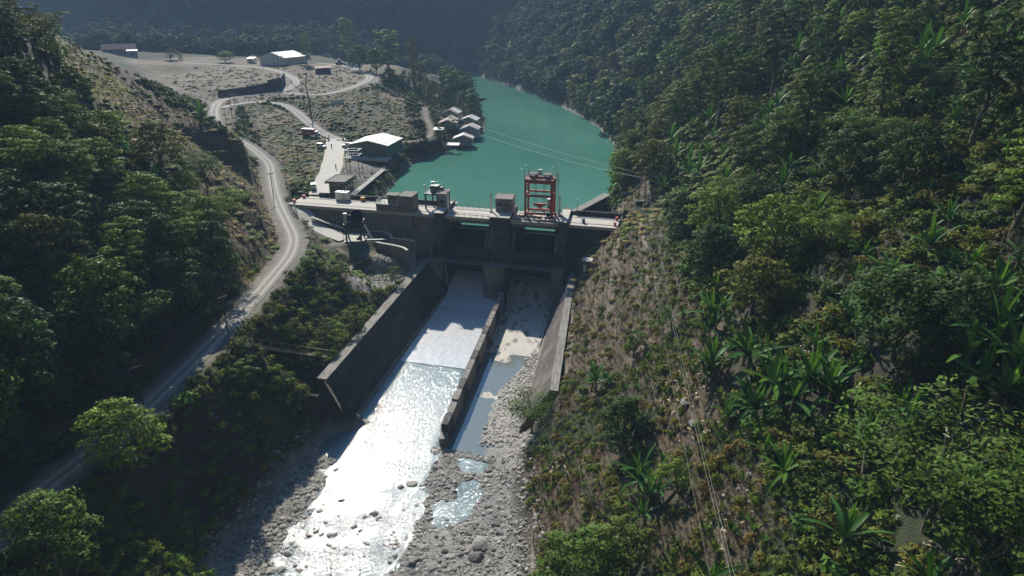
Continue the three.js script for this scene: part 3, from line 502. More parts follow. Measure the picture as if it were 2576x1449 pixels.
    for (const s of [s0 + 2, s1 - 2]) { const [t, y] = arc(0.25), [t2, y2] = arc(0.78); mesh('gate_arm', mb().bar(V(s, y, t - 1), V(s, -9.2, 1.6), 0.5, 0.6).bar(V(s, y2, t2 - 1), V(s, -9.6, 1.6), 0.5, 0.6).geo(), M.gate, gate); }
  }
  mesh('trunnion_beam', mb().box(-18.9, -10.6, 2.4, -2.0, -8.2, 4.0).geo(), M.dark, dam);
  mesh('trunnion_beam', mb().box(1.4, -10.6, 2.4, 18.2, -8.2, 4.0).geo(), M.dark, dam);
  const walk = mesh('walkway', mb().box(-17.3, -12.5, 4.2, -3.5, -12.22, 5.7).box(3.4, -12.5, 4.2, 17, -12.22, 5.7).geo(), M.steel, dam);
  const wr = mb(); for (const [a, b] of [[-17.3, -3.5], [3.4, 17]]) for (const t of [4.25, 5.65]) { wr.bar(V(a, -11.2, t), V(b, -11.2, t), 0.06).bar(V(a, -11.7, t), V(b, -11.7, t), 0.05); for (let s = a; s <= b; s += 1.9) wr.bar(V(s, -12.2, t), V(s, -11.2, t), 0.06); }
  mesh('railing', wr.geo(), M.steel, walk);
  for (const [a, b] of [[-16, -3], [4.2, 17.4]]) for (const t of [-0.15, -9.4]) {
    const g = mb(); g.bar(V(a, 1.05, t), V(b, 1.05, t), 0.07).bar(V(a, 0.6, t), V(b, 0.6, t), 0.05); for (let s = a; s <= b + 0.01; s += (b - a) / 7) g.bar(V(s, 0, t), V(s, 1.08, t), 0.09);
    mesh('railing', g.geo(), M.green, dam);
  }
  for (const [s, t, r] of [[-3.5, 2, 14], [17.2, 1.5, 12.5], [3.9, 1.5, 13]]) {   // stairs that hug the piers
    const g = mb(), n = 16; for (let k = 0; k < n; k++) { const u = k / n; g.box(s - 0.6, lerp(-4.5, -11.5, u) - 0.1, lerp(-3.2, 2.4, u), s + 0.5, lerp(-4.5, -11.5, u), lerp(-3.2, 2.4, u) + 0.42); }
    g.bar(V(s - 0.6, -4.2, -3.2), V(s - 0.6, -11.3, 2.6), 0.12, 0.3).bar(V(s + 0.5, -4.2, -3.2), V(s + 0.5, -11.3, 2.6), 0.12, 0.3); mesh('stair', g.geo(), s > 15 ? M.white : M.cream, dam);
  }
  mesh('deck_platform', mb().box(-26, 0.003, -14.5, -17, 0.12, -9.8).geo(), M.slab, dam);
  const pr = mb(); for (const [a, b] of [[V(-26, 0, -10), V(-26, 0, -12.6)], [V(-26, 0, -12.6), V(-23, 0, -14.4)], [V(-23, 0, -14.4), V(-18.5, 0, -14.4)]]) { for (const y of [0.6, 1.1]) pr.bar(a.clone().setY(y), b.clone().setY(y), 0.07); for (let k = 0; k < 4; k++) pr.bar(a.clone().lerp(b, k / 3), a.clone().lerp(b, k / 3).setY(1.12), 0.08); }
  mesh('railing', pr.geo(), M.green, dam);
  // glimpses of the black basin floor and the pale dry apron of the second bay
  mesh('apron_slab', mb().hexa([V(-16, -24, 9), V(26, -24, 9), V(26, -24, -8), V(-16, -24, -8), V(-16, -22.62, 9), V(18, -22.62, 9), V(17, -19.4, -8), V(-16, -19.4, -8)]).geo(), M.stainShade, dam);
  const rows = []; for (let t = -6; t <= 62; t += 1) { const r = []; for (let i = 0; i <= 24; i++) { const s = lerp(t < 7 ? 3.3 : midS(t) + 0.2, t < 7 ? 17.2 : baseR(t), i / 24); r.push(V(s, profile(t) - 0.16 * sstep(30, 46, t) + 0.16 * n2(s * 0.33, t * 0.22, 6) * sstep(20, 34, t), t)); } rows.push(r); }
  mesh('apron_floor', strip(rows), std(rgb(0.42, 0.40, 0.36), 0.75, { map: T.wet }), dam);
}
M.litFooting = std(rgb(0.34, 0.32, 0.29), 0.9, { map: T.concrete });  // light on the foot of the basin walls, put into a pale colour
// training walls of the basin, built up in cast panels
function battered(name, label, top, base, t0, t1, out, mat, thick, lifts, bays) {
  const o = thing(name, label, 'basin wall', loc(0, 0, 0), TD), yt = -12.5, yb = -23.4, F = (t, k) => V(lerp(top(t), base(t), k), lerp(yt, yb, k), t);
  const rows = [[], []];
  const g = mb(); const w = thick * out;
  const hx = (a) => (out < 0 ? g.hexa(a) : g.hexa([a[1], a[0], a[3], a[2], a[5], a[4], a[7], a[6]]));
  const d = -out * -0.06;                                           // the core lies 6 cm behind the panels' faces
  const c = (t) => [V(top(t) + d, yt - 0.02, t), V(top(t) + w, yt - 0.02, t), V(top(t) + w * 1.6, yb, t), V(base(t) + d, yb, t)];
  const A = c(t0), B = c(t1);
  hx([B[2], B[3], A[3], A[2], B[1], B[0], A[0], A[1]]); mesh('wall_core', g.geo(), mat, o);
  mesh('coping', (() => { const q = mb(); const h = [V(top(t1) + w * 1.03, yt - 0.019, t1 + 0.05), V(top(t1) - out * 0.1, yt - 0.019, t1 + 0.05), V(top(t0) - out * 0.1, yt - 0.019, t0), V(top(t0) + w * 1.03, yt - 0.019, t0)]; const a = out < 0 ? h : [h[1], h[0], h[3], h[2]]; return q.hexa([...a, ...a.map((v) => v.clone().setY(yt + 0.25))]); })().geo(), out < 0 ? M.concrete : M.concrete, o);
  { const q = mb(), a = [F(t0, 0.86), F(t1, 0.86), F(t1, 1.0), F(t0, 1.0)].map((v) => v.add(V(-out * 0.09, 0, 0))); out < 0 ? q.quad(a[1], a[0], a[3], a[2]) : q.quad(a[0], a[1], a[2], a[3]); const b = a.map((v) => v.clone().add(V(out * 0.25, -0.05, 0))); out < 0 ? q.quad(a[0], a[1], b[1], b[0]) : q.quad(a[1], a[0], b[0], b[1]); mesh('lit_wall_foot', q.geo(), M.litFooting, o); }
  const rr = rng(out < 0 ? 11 : 12);
  const tone = [0.75, 0.95, 1.15].map((k) => { const m = mat.clone(); m.color.multiplyScalar(k); return m; });
  for (let i = 0; i < bays; i++) for (let j = 0; j < lifts; j++) {
    const ta = lerp(t0, t1, i / bays) + 0.05, tb = lerp(t0, t1, (i + 1) / bays) - 0.05, ka = j / lifts + 0.004, kb = (j + 1) / lifts - 0.004, e = (rr() - 0.5) * 0.06;
    const P = (t, k, x) => F(t, k).add(V(-out * x, 0, 0)), q = mb();
    const f = [P(ta, kb, e + 0.02), P(tb, kb, e + 0.02), P(tb, ka, e + 0.02), P(ta, ka, e + 0.02)], b = [P(ta, kb, -0.2), P(tb, kb, -0.2), P(tb, ka, -0.2), P(ta, ka, -0.2)];
    q.o = i * 7.3 + j * 3.1;
    const Q = (a, b2, c2, d2) => (out < 0 ? q.quad(b2, a, d2, c2) : q.quad(a, b2, c2, d2));
    Q(f[0], f[1], f[2], f[3]); Q(f[1], f[0], b[0], b[1]); Q(f[2], f[1], b[1], b[2]); Q(f[3], f[2], b[2], b[3]); Q(f[0], f[3], b[3], b[0]);
    mesh('wall_panel', q.geo(), tone[Math.floor(rr() * 3)], o);
  }
  return o;
}
battered('basin_wall', 'long black stained concrete wall sloping into the sunlit left channel', topL, baseL, 3.2, 76, -1, M.stainShade, 2.0, 4, 12);
battered('basin_wall', 'stained basin wall with pale foot beside the brown path on the right bank', topR, baseR, 5.5, 69, 1, std(rgb(0.2, 0.17, 0.15), 0.9, { map: T.black }), 1.6, 4, 11);
{
  const o = thing('divide_wall', 'low mossy concrete wall dividing the two outlet channels, broken at its end', 'wall', loc(0, 0, 0), TD), g = mb(), r = rng(3);
  for (let k = 0; k < 16; k++) { const a = lerp(7.2, 76, k / 16) + 0.04, b = lerp(7.2, 76, (k + 1) / 16) - 0.02, y = (k < 1 ? -16.4 : -17.6 - 0.06 * k) + (k > 13 ? -0.4 : 0) + (r() - 0.5) * 0.12, w = 0.75, q = mb();
    q.hexa([V(midS(b) - w, -23.4, b), V(midS(b) + w, -23.4, b), V(midS(a) + w, -23.4, a), V(midS(a) - w, -23.4, a), V(midS(b) - w * 0.9, y, b), V(midS(b) + w * 0.9, y, b), V(midS(a) + w * 0.9, y, a), V(midS(a) - w * 0.9, y, a)]);
    mesh('wall_block', q.geo(), k % 3 ? M.concrete : M.stainShade, o); }
  const e = mb(); e.prism([[midS(76) - 0.8, 76.05], [midS(76) + 0.8, 76.05], [midS(78) + 0.5, 78.2], [midS(78) - 0.3, 78.6], [midS(77) - 0.9, 77.4]], -23.4, -20.6); mesh('broken_end', e.geo(), M.concrete, o);
}
// end wall of the left training wall, turned back into the bank
{ const g = mb(), a = 76.02; g.prism([[topL(a) - 0.1, a], [baseL(a) - 0.02, a], [baseL(a) - 0.3, a + 0.5], [topL(a) - 0.1, a + 0.6], [topL(a) - 6, a - 5], [topL(a) - 5.5, a - 6.6]], -23.4, -12.6, (x, z) => (x > topL(76) + 1.5 ? -22.2 : x < topL(76) - 3 ? -15 : -12.55)); const o = thing('wing_wall', 'dark concrete end of the long basin wall at the gravel shore', 'wall', loc(0, 0, 0), TD); mesh('wall', g.geo(), M.stainShade, o); }
// flume walls on the left
function curvedWall(name, label, pts, y0, y1, th, mat) {
  const o = thing(name, label, 'wall', loc(0, 0, 0), TD), c = new THREE.CatmullRomCurve3(pts.map(([s, t]) => V(s, 0, t)), false, 'centripetal').getSpacedPoints(28), L = [], R = [];
  c.forEach((p, i) => { const d = c[Math.min(i + 1, 28)].clone().sub(c[Math.max(i - 1, 0)]).normalize(); L.push([p.x + d.z * th / 2, p.z - d.x * th / 2]); R.push([p.x - d.z * th / 2, p.z + d.x * th / 2]); });
  mesh('wall', mb().prism([...L, ...R.reverse()], y0, y1 - 0.2).geo(), mat, o);
  const L2 = [], R2_ = []; c.forEach((p, i) => { const d = c[Math.min(i + 1, 28)].clone().sub(c[Math.max(i - 1, 0)]).normalize(), k = th / 2 + 0.06; L2.push([p.x + d.z * k, p.z - d.x * k]); R2_.push([p.x - d.z * k, p.z + d.x * k]); });
  mesh('coping', mb().prism([...L2, ...R2_.reverse()], y1 - 0.198, y1).geo(), M.slab, o); return o;
}
curvedWall('flume_wall', 'S-curved concrete flume wall standing against the dam face', [[-40.2, 2.2], [-37.1, 1.6], [-33.9, 2.6], [-31.6, 4.8], [-30.8, 6.6], [-27.1, 7.0], [-24.8, 7.4], [-22.9, 8.1]], -14, -5.9, 0.7, M.concrete);
curvedWall('flume_wall', 'curved concrete wall below the hoist platform above the grey stones', [[-34.2, 10.3], [-32, 11.0], [-27.5, 12], [-24.2, 13.3], [-22.4, 15]], -15.5, -6.2, 0.7, M.concrete);
{ const o = thing('flume_floor', 'pale curved concrete chute floor between the two flume walls', 'chute', loc(0, 0, 0), TD); const rows = []; for (let k = 0; k <= 12; k++) { const u = k / 12, s = lerp(-32, -21, u), y = -7.5 - 5.5 * u * u; rows.push([V(s, y, lerp(6, 8.6, u)), V(s, y, lerp(11, 14.6, u))]); } mesh('chute', strip(rows), M.concrete, o); }
// retaining walls by the lake
{ const o = thing('retaining_wall', 'dark masonry retaining wall with a railing leading from the dam along the lake', 'retaining wall', loc(0, 0, 0), TD), g = mb();
  g.prism([[-53.6, -10.4], [-51.6, -10.4], [-57.9, -51], [-60, -51]], -14, 0.05); mesh('wall', g.geo(), M.stainShade, o);
  mesh('coping', mb().prism([[-53.4, -10.4], [-51.5, -10.4], [-57.8, -51.1], [-59.6, -51.1]], 0.053, 0.25).geo(), M.slab, o);
  const r = mb(), a = V(-51.8, 0.25, -11), b = V(-58, 0.25, -51); for (const y of [0.6, 1.1]) r.bar(a.clone().add(V(0, y, 0)), b.clone().add(V(0, y, 0)), 0.08); for (let k = 0; k <= 20; k++) { const p = a.clone().lerp(b, k / 20); r.bar(p, p.clone().add(V(0, 1.12, 0)), 0.1); } mesh('railing', r.geo(), M.steel, o); }
{ const o = thing('wing_wall', 'grey concrete wing wall running up the right bank from the dam', 'wall', loc(0, 0, 0), TD); mesh('wall', mb().prism([[19.4, -10.2], [21.6, -10.2], [28.4, -31.5], [26.2, -33.5]], -12, 0.8).geo(), M.stainShade, o); mesh('coping', mb().prism([[19.3, -10.25], [21.7, -10.25], [28.5, -31.5], [26.1, -33.6]], 0.803, 1.0).geo(), M.concrete, o); }
// small buildings on the crest
function kiosk(label, s, t, w, d, h, y0, wins, turn = TC, mat = M.plaster, over = 0.35) {
  const o = thing('hoist_kiosk', label, 'kiosk', loc(s, y0, t), turn), g = mb(); g.box(-w / 2, 0, -d, w / 2, h, 0); mesh('wall', g.geo(), mat, o);
  mesh('roof', mb().hexa([V(-w / 2 - over, h + 0.003, over), V(w / 2 + over, h + 0.003, over), V(w / 2 + over, h + 0.103, -d - over), V(-w / 2 - over, h + 0.103, -d - over), V(-w / 2 - over, h + 0.2, over), V(w / 2 + over, h + 0.2, over), V(w / 2 + over, h + 0.35, -d - over), V(-w / 2 - over, h + 0.35, -d - over)]).geo(), M.roofSlab, o);
  for (const [x, y, ww, hh] of wins) { const f = mesh('window', mb().box(x - ww / 2 - 0.08, y - 0.08, 0.003, x + ww / 2 + 0.08, y + hh + 0.08, 0.05).geo(), M.steel, o); for (const k of [-1, 1]) mesh('pane', mb().box(x + k * ww / 4 - ww / 4 + 0.03, y, 0.053, x + k * ww / 4 + ww / 4 - 0.03, y + hh, 0.075).geo(), M.glass, f); mesh('sill', mb().box(x - ww / 2 - 0.15, y - 0.2, 0.003, x + ww / 2 + 0.15, y - 0.09, 0.16).geo(), M.slab, f); }
  mesh('door', mb().box(w / 2 + 0.003, 0, -d * 0.75, w / 2 + 0.06, Math.min(2, h - 0.4), -d * 0.75 + 0.95).geo(), M.dark, o);
  return o;
}
kiosk('concrete hoist kiosk with one window on the pier beside the green hoist', -18.7, -4.2, 2.6, 5, 3.9, 1.2, [[0.1, 1.2, 1.3, 0.9]]);
kiosk('concrete hoist kiosk with two front windows on the middle pier of the dam', 0.4, -4.0, 4.7, 4.6, 3.7, 1.2, [[-1.2, 1.4, 1.4, 1.0], [1.1, 1.4, 1.4, 1.0]]);
{ const o = kiosk('plain tall concrete tower without windows on the dam crest', -28.5, 0.2, 4.0, 5.2, 5.8, -1, [], TD, M.concrete, 0.2); o.name = numbered('shaft_tower'); o.userData.category = 'tower'; }
{ const o = thing('gate_house', 'small slotted concrete hut on a raised block beside the tall crest tower', 'hut', loc(-34.3, -1, 0.2), TD); mesh('base', boxGeo(-3.7, 0, -5.2, 3.75, 3.0, 0.02), M.concrete, o); mesh('slab', boxGeo(-3.8, 3.003, -5.3, 3.7, 3.15, 0.15), M.slab, o); mesh('wall', boxGeo(-0.4, 3.153, -3.6, 2.3, 5.6, -1.2), M.concrete, o); mesh('roof', boxGeo(-0.9, 5.603, -4.1, 2.8, 5.8, -0.7), M.roofSlab, o); for (const x of [0.3, 0.95, 2.0]) mesh('slot', boxGeo(x, 4.3, -1.197, x + 0.28, 5.3, -1.15), M.dark, o);
  const r = mb(); for (const y of [3.6, 4.1]) r.bar(V(-3.7, y, -0.1), V(-0.9, y, -0.1), 0.07).bar(V(-3.7, y, -0.1), V(-3.7, y, -4), 0.07); for (const [x, z] of [[-3.7, -0.1], [-2.3, -0.1], [-0.9, -0.1], [-3.7, -2], [-3.7, -4]]) r.bar(V(x, 3.15, z), V(x, 4.15, z), 0.08); mesh('railing', r.geo(), M.steel, o); }
{ const L = ['left of the first kiosk', 'beside the kiosk with one window', 'at the left corner of the two-window kiosk', 'at the right corner of the two-window kiosk', 'beside the red gantry crane on the right pier']; [[-16.1, -2.4, -2, 6.2, 1], [-3.3, -3.9, 0.4, 6, 2], [3.8, -4.2, -2.6, 6, 3], [16.9, -5.2, -2.8, 6.2, 4]].forEach(([s, t, a, b, k]) => { const o = thing('standpipe', 'tall pale grey standpipe ' + L[k], 'pipe', loc(s, 0, t), TD); mesh('pipe', mb().tube(V(0, a, 0), V(0, b, 0), 0.26, 0.26, 10).geo(), M.white, o); mesh('cap', mb().tube(V(0, b + 0.003, 0), V(0, b + 0.25, 0), 0.36, 0.3, 10).geo(), M.white, o); mesh('bracket', mb().box(-0.42, 0.8, -0.5, 0.42, 1.1, 0.34).geo(), M.steel, o); }); }
// red gantry crane
{
  const o = thing('gantry_crane', 'tall rust-red gantry crane straddling the dam deck over the right gate', 'crane', loc(11, 0.1, -5.1), TD);
  const X = 3.85, Zf = 1.75, Zb = -2.0, Ht = 10.2;
  for (const [x, z, w] of [[-X, Zf, 0.55], [X, Zf, 0.8], [-X, Zb, 0.5], [X, Zb, 0.7]]) { mesh('leg', mb().box(x - w / 2, 0.75, z - 0.3, x + w / 2, Ht, z + 0.3).geo(), M.red, o); const f = mesh('bogie', mb().box(x - 1.0, 0.28, z - 0.3, x + 1.0, 0.747, z + 0.3).geo(), M.darkRed, o); for (const k of [-0.6, 0.6]) mesh('wheel', mb().tube(V(x + k, 0.26, z - 0.2), V(x + k, 0.26, z + 0.2), 0.25, 0.25, 10).geo(), M.dark, f); }
  const beam = (y, z, h, d = 0.5) => mesh('crossbeam', mb().box(-X + 0.25, y - h / 2, z - d / 2, X - 0.3, y + h / 2, z + d / 2).geo(), M.red, o);
  beam(7.1, Zb, 0.5); beam(6.6, Zf, 0.62); beam(1.6, Zb, 0.5); beam(1.4, Zf, 0.5);
  for (const x of [-X, X]) for (const y of [1.2, 6.9, 9.4]) mesh('side_beam', mb().box(x - 0.2, y - 0.25, Zb + 0.31, x + 0.2, y + 0.25, Zf - 0.31).geo(), M.red, o);
  mesh('girder', mb().box(-X - 0.3, Ht + 0.003, Zf - 0.35, X + 0.45, Ht + 1.05, Zf + 0.35).box(-X - 0.3, Ht + 0.003, Zb - 0.35, X + 0.45, Ht + 1.05, Zb + 0.35).geo(), M.red, o);
  mesh('platform', mb().box(-X - 0.4, Ht + 1.053, Zb - 0.9, X + 0.5, Ht + 1.2, Zf + 0.5).geo(), M.darkRed, o);
  for (const x of [-1.9, 2.3]) { const h = mesh('winch_house', mb().box(x - 1.25, Ht + 1.203, -1.4, x + 1.1, Ht + 2.2, 0.2).geo(), M.darkRed, o); mesh('house_roof', mb().hexa([V(x - 1.3, Ht + 2.203, 0.4), V(x + 1.15, Ht + 2.203, 0.4), V(x + 1.15, Ht + 2.203, -1.5), V(x - 1.3, Ht + 2.203, -1.5), V(x - 1.2, Ht + 2.3, 0.3), V(x + 1.05, Ht + 2.3, 0.3), V(x + 1.05, Ht + 2.6, -1.4), V(x - 1.2, Ht + 2.6, -1.4)]).geo(), M.roofSlab, h); mesh('winch_drum', mb().tube(V(x - 0.7, Ht + 1.7, 0.9), V(x + 0.6, Ht + 1.7, 0.9), 0.5, 0.5, 14).geo(), M.dark, o); }
  mesh('motor', mb().box(-0.4, Ht + 1.203, -0.2, 0.8, Ht + 1.9, 0.9).geo(), M.darkRed, o);
  { const c = mesh('vent_stack', mb().box(-0.75, Ht + 1.203, -1.9, 0.1, Ht + 3.1, -1.45).geo(), M.white, o); mesh('vent_cap', mb().box(-0.9, Ht + 3.103, -2.0, 0.25, Ht + 3.3, -1.35).geo(), M.white, c); }
  const r = mb(); for (const [a, b] of [[V(-X - 0.3, 0, Zf + 0.4), V(X + 0.4, 0, Zf + 0.4)], [V(-X - 0.3, 0, Zb - 0.8), V(X + 0.4, 0, Zb - 0.8)], [V(-X - 0.3, 0, Zf + 0.4), V(-X - 0.3, 0, Zb - 0.8)], [V(X + 0.4, 0, Zf + 0.4), V(X + 0.4, 0, Zb - 0.8)]]) { for (const y of [0.5, 1.0]) r.bar(a.clone().setY(Ht + 1.2 + y), b.clone().setY(Ht + 1.2 + y), 0.06); for (let k = 0; k <= 4; k++) { const p = a.clone().lerp(b, k / 4); r.bar(p.clone().setY(Ht + 1.2), p.clone().setY(Ht + 2.22), 0.06); } }
  mesh('railing', r.geo(), M.darkRed, o);
  for (const [x, z, k] of [[-X - 0.2, Zf + 0.3, -1], [-X - 0.1, Zb - 0.7, -1], [X + 0.3, Zb - 0.7, -1]]) { const l = mesh('lamp_post', mb().tube(V(x, Ht + 1.2, z), V(x, Ht + 3.6, z), 0.06, 0.05, 6).bar(V(x, Ht + 3.6, z), V(x + 0.75 * k, Ht + 3.95, z), 0.07).geo(), M.dark, o); mesh('lamp_head', mb().cbox(x + 0.85 * k, Ht + 3.85, z, 0.5, 0.18, 0.28).geo(), M.white, l); }
  const rope = mb(); for (const x of [-1.75, -1.5, -1.2, -0.95, 0.95, 1.2, 1.5, 1.75]) rope.tube(V(x, 4.0, -0.1), V(x * 1.04, Ht + 1.1, -0.1), 0.035, 0.035, 4, false); mesh('rope', rope.geo(), M.dark, o);
  mesh('lifting_beam', (() => { const g = mb(), p = [[-1.85, 4.0], [1.85, 4.0], [1.85, 3.5], [0.35, 2.85], [-0.35, 2.85], [-1.85, 3.5]]; const f = p.map(([x, y]) => V(x, y, 0.22)), b = p.map(([x, y]) => V(x, y, -0.38)); for (let k = 0; k < 6; k++) { const n = (k + 1) % 6; g.quad(f[n], f[k], b[k], b[n]); } g.quad(f[5], f[2], f[1], f[0]).quad(f[4], f[3], f[2], f[5]); g.quad(b[0], b[1], b[2], b[5]).quad(b[5], b[2], b[3], b[4]); return g.geo(); })(), M.red, o);
  mesh('hook_strut', mb().bar(V(0, 2.9, -0.1), V(-2.2, 0.4, -0.1), 0.3, 0.3).bar(V(0, 2.9, -0.1), V(2.2, 0.4, -0.1), 0.3, 0.3).geo(), M.red, o);
  { const c = mesh('cabin', mb().box(X - 1.35, 2.9, 0.1, X - 0.42, 5.6, 1.2).geo(), M.red, o); mesh('cabin_window', mb().box(X - 1.25, 4.0, 1.203, X - 0.55, 5.1, 1.23).geo(), M.cream, c); mesh('cabin_roof', mb().box(X - 1.45, 5.603, 0, X - 0.41, 5.75, 1.3).geo(), M.white, c); }
  mesh('cable_reel', mb().tube(V(X - 0.9, 1.4, 2.1), V(X - 0.9, 1.4, 2.4), 0.6, 0.6, 14).geo(), M.dark, o);
  const lad = mb(); for (const k of [0.75, 1.2]) lad.bar(V(X + k, 1.8, Zb), V(X + k, Ht + 2.6, Zb), 0.08); for (let y = 2; y < Ht + 2.4; y += 0.45) lad.bar(V(X + 0.75, y, Zb), V(X + 1.2, y, Zb), 0.06); mesh('ladder', lad.geo(), M.darkRed, o);
}
{ // stop-log frames lying on the bridge by the crane, cover hatches
  const r = rng(8); for (let k = 0; k < 9; k++) { const o = mesh('stop_log', mb().cbox(0, 0, 0, 2.3, 0.28, 0.5).cbox(-0.9, 0.283, 0, 0.2, 0.1, 0.5).cbox(0.9, 0.283, 0, 0.2, 0.1, 0.5).geo(), k % 2 ? M.dark : M.steel); const p = loc(5.5 + (k % 5) * 2.5 + r(), 0.11, k < 5 ? -0.95 : -4.4); o.position.copy(p); o.rotation.y = TD + (r() - 0.5) * 0.1; tag(o, 'flat steel stop log by the red crane, ' + 'first second third fourth fifth'.split(' ')[k % 5] + ' from the left in the ' + (k < 5 ? 'front row' : 'row behind'), 'stop log', 'stop logs on the dam deck'); }
}
// green hoist frame on the deck
{ const o = thing('deck_hoist', 'grey-green hoist frame with machine box and lamps on the left of the dam', 'hoist', loc(-22.3, 0.1, -5.2), TD);
  for (const [x, z] of [[-1.9, 0], [-1.2, -4.2], [1.9, 0], [2.4, -4.2]]) mesh('leg', mb().box(x - 0.22, 0, z - 0.22, x + 0.22, 4.3, z + 0.22).geo(), M.green, o);
  mesh('platform', mb().box(-2.3, 4.303, -4.6, 2.8, 4.7, 0.4).geo(), M.green, o); mesh('machine_box', mb().box(-0.8, 4.703, -3.6, 1.5, 6.6, -1.4).geo(), M.green, o); mesh('box_lid', mb().box(-0.9, 6.603, -3.7, 1.6, 6.75, -1.3).geo(), M.tin, o); mesh('gear_box', mb().box(1.9, 4.703, -3.4, 2.7, 6.2, -2.2).geo(), M.green, o); mesh('control_box', mb().box(-1.3, 4.703, -4.5, -0.7, 7.2, -4.0).geo(), M.cream, o); mesh('control_lid', mb().box(-1.6, 7.203, -4.7, -0.4, 7.35, -3.8).geo(), M.white, o);
  const r = mb(); for (const [a, b] of [[V(-2.2, 0, 0.3), V(2.7, 0, 0.3)], [V(-2.2, 0, -4.5), V(-2.2, 0, 0.3)], [V(2.7, 0, -4.5), V(2.7, 0, 0.3)]]) { r.bar(a.clone().setY(5.7), b.clone().setY(5.7), 0.06).bar(a.clone().setY(5.2), b.clone().setY(5.2), 0.06); for (let k = 0; k <= 3; k++) { const p = a.clone().lerp(b, k / 3); r.bar(p.clone().setY(4.7), p.clone().setY(5.72), 0.06); } } mesh('railing', r.geo(), M.green, o);
  for (const [x, z, k] of [[-1.7, 0.2, -1], [2.6, -4, -1], [0.2, -4.3, 1]]) { const l = mesh('lamp_post', mb().tube(V(x, 4.7, z), V(x, 7.2, z), 0.06, 0.05, 6).geo(), M.dark, o); mesh('lamp_head', mb().cbox(x + 0.3 * k, 7.2, z, 0.5, 0.16, 0.25).geo(), M.white, l); } }
// dark hoist with gear wheels on the lower platform
{
  const o = thing('winch_gantry', 'dark steel winch gantry with big gear wheels on the lower platform', 'winch', loc(-41.0, -6.15, 9.5), TD + 0.35);
  mesh('slab', mb().box(-2.9, -0.4, -4.6, 3.4, 0.1, 4.0).geo(), M.slab, o);
  for (const [x, z] of [[-1.9, 3.3], [2.2, 3.3], [-2.1, -1.8], [2.4, -1.8]]) { mesh('leg', mb().box(x - 0.2, 0.1, z - 0.2, x + 0.2, 5.0, z + 0.2).geo(), M.dark, o); }
  mesh('platform', mb().box(-2.5, 5.003, -2.3, 2.9, 5.45, 3.8).geo(), M.dark, o);
  const wheel = (n, x, y, z, r) => { const w = mesh(n, mb().tube(V(x, y, z), V(x, y, z + 0.35), r, r, 26).geo(), M.dark, o); mesh('rim', new THREE.TorusGeometry(r, 0.1, 6, 28).translate(x, y, z + 0.36), M.steel, w); mesh('hub', mb().tube(V(x, y, z + 0.353), V(x, y, z + 0.8), 0.24, 0.2, 10).geo(), M.steel, w); };
  wheel('gear_wheel', 1.3, 7.5, 1.2, 1.75); wheel('gear_wheel', -0.7, 6.6, 1.7, 1.15);
  mesh('winch_frame', mb().box(-1.2, 5.453, -1.5, 2.6, 6.4, 1.1).bar(V(-1.6, 6.9, 0.5), V(1.2, 7.9, 0.5), 0.4, 0.3).geo(), M.dark, o);
  mesh('control_cabinet', mb().box(-2.3, 5.453, 2.0, -1.5, 8.2, 2.7).geo(), M.cream, o); mesh('cabinet_lid', mb().box(-2.4, 8.203, 1.9, -1.4, 8.4, 2.8).geo(), M.white, o);
  mesh('motor', mb().tube(V(-1.3, 5.9, 3.0), V(0, 5.9, 3.0), 0.35, 0.35, 10).geo(), M.steel, o);
  mesh('ladder', mb().bar(V(-2.7, 0.1, 3.6), V(-2.7, 6.6, 3.6), 0.08).bar(V(-2.2, 0.1, 3.6), V(-2.2, 6.6, 3.6), 0.08).geo(), M.green, o);
  mesh('cross_beam', mb().box(-2.4, 4.4, 3.15, 2.6, 4.9, 3.45).box(-2.4, 0.103, 3.6, 3.4, 0.35, 3.9).geo(), M.dark, o);
  mesh('boom', mb().box(2.9, 0.103, 2.3, 9.5, 0.42, 2.75).bar(V(2.7, 3.6, -2), V(5.2, 0.3, 2.2), 0.55, 0.3).geo(), M.steel, o);
  mesh('skid', mb().box(0.6, 0.103, 0.2, 1.9, 0.7, 1.3).box(1.2, 0.703, 0.4, 1.6, 1.2, 0.9).geo(), M.dark, o);
}
{ const o = thing('generator_box', 'white rounded box cabin standing against the parapet of the dam', 'cabin', loc(-53.2, 0, -9.3), TD); const s = new THREE.Shape(); s.moveTo(-2.0, 0.35); s.quadraticCurveTo(-1.9, 0.1, -1.5, 0.1); s.lineTo(1.5, 0.1); s.quadraticCurveTo(1.9, 0.1, 2.0, 0.35); s.lineTo(2.0, 2.6); s.lineTo(-2.0, 2.6); s.closePath(); mesh('body', new THREE.ExtrudeGeometry(s, { depth: 1.9, bevelEnabled: true, bevelSize: 0.06, bevelThickness: 0.06, bevelSegments: 1 }).translate(0, 0, 0.3), M.white, o); mesh('roof', boxGeo(-2.1, 2.663, 0.15, 2.1, 2.8, 2.4), M.white, o); mesh('port', boxGeo(0.7, 1.6, 2.27, 1.1, 2.0, 2.3), M.dark, o); for (const x of [-0.6, 0.5]) mesh('roof_vent', boxGeo(x, 2.803, 0.9, x + 0.6, 3.0, 1.6), M.steel, o); }
{ const o = thing('tool_chest', 'small yellow chest on legs near the parapet of the dam', 'chest', loc(-46.6, 0, -8.6), TD); mesh('body', boxGeo(-0.6, 0.25, -0.4, 0.6, 1.15, 0.4), M.yellow, o); mesh('lid', boxGeo(-0.65, 1.153, -0.45, 0.65, 1.25, 0.45), M.yellow, o); mesh('skid', mb().box(-0.55, 0, -0.35, -0.4, 0.247, 0.35).box(0.4, 0, -0.35, 0.55, 0.247, 0.35).geo(), M.dark, o); }
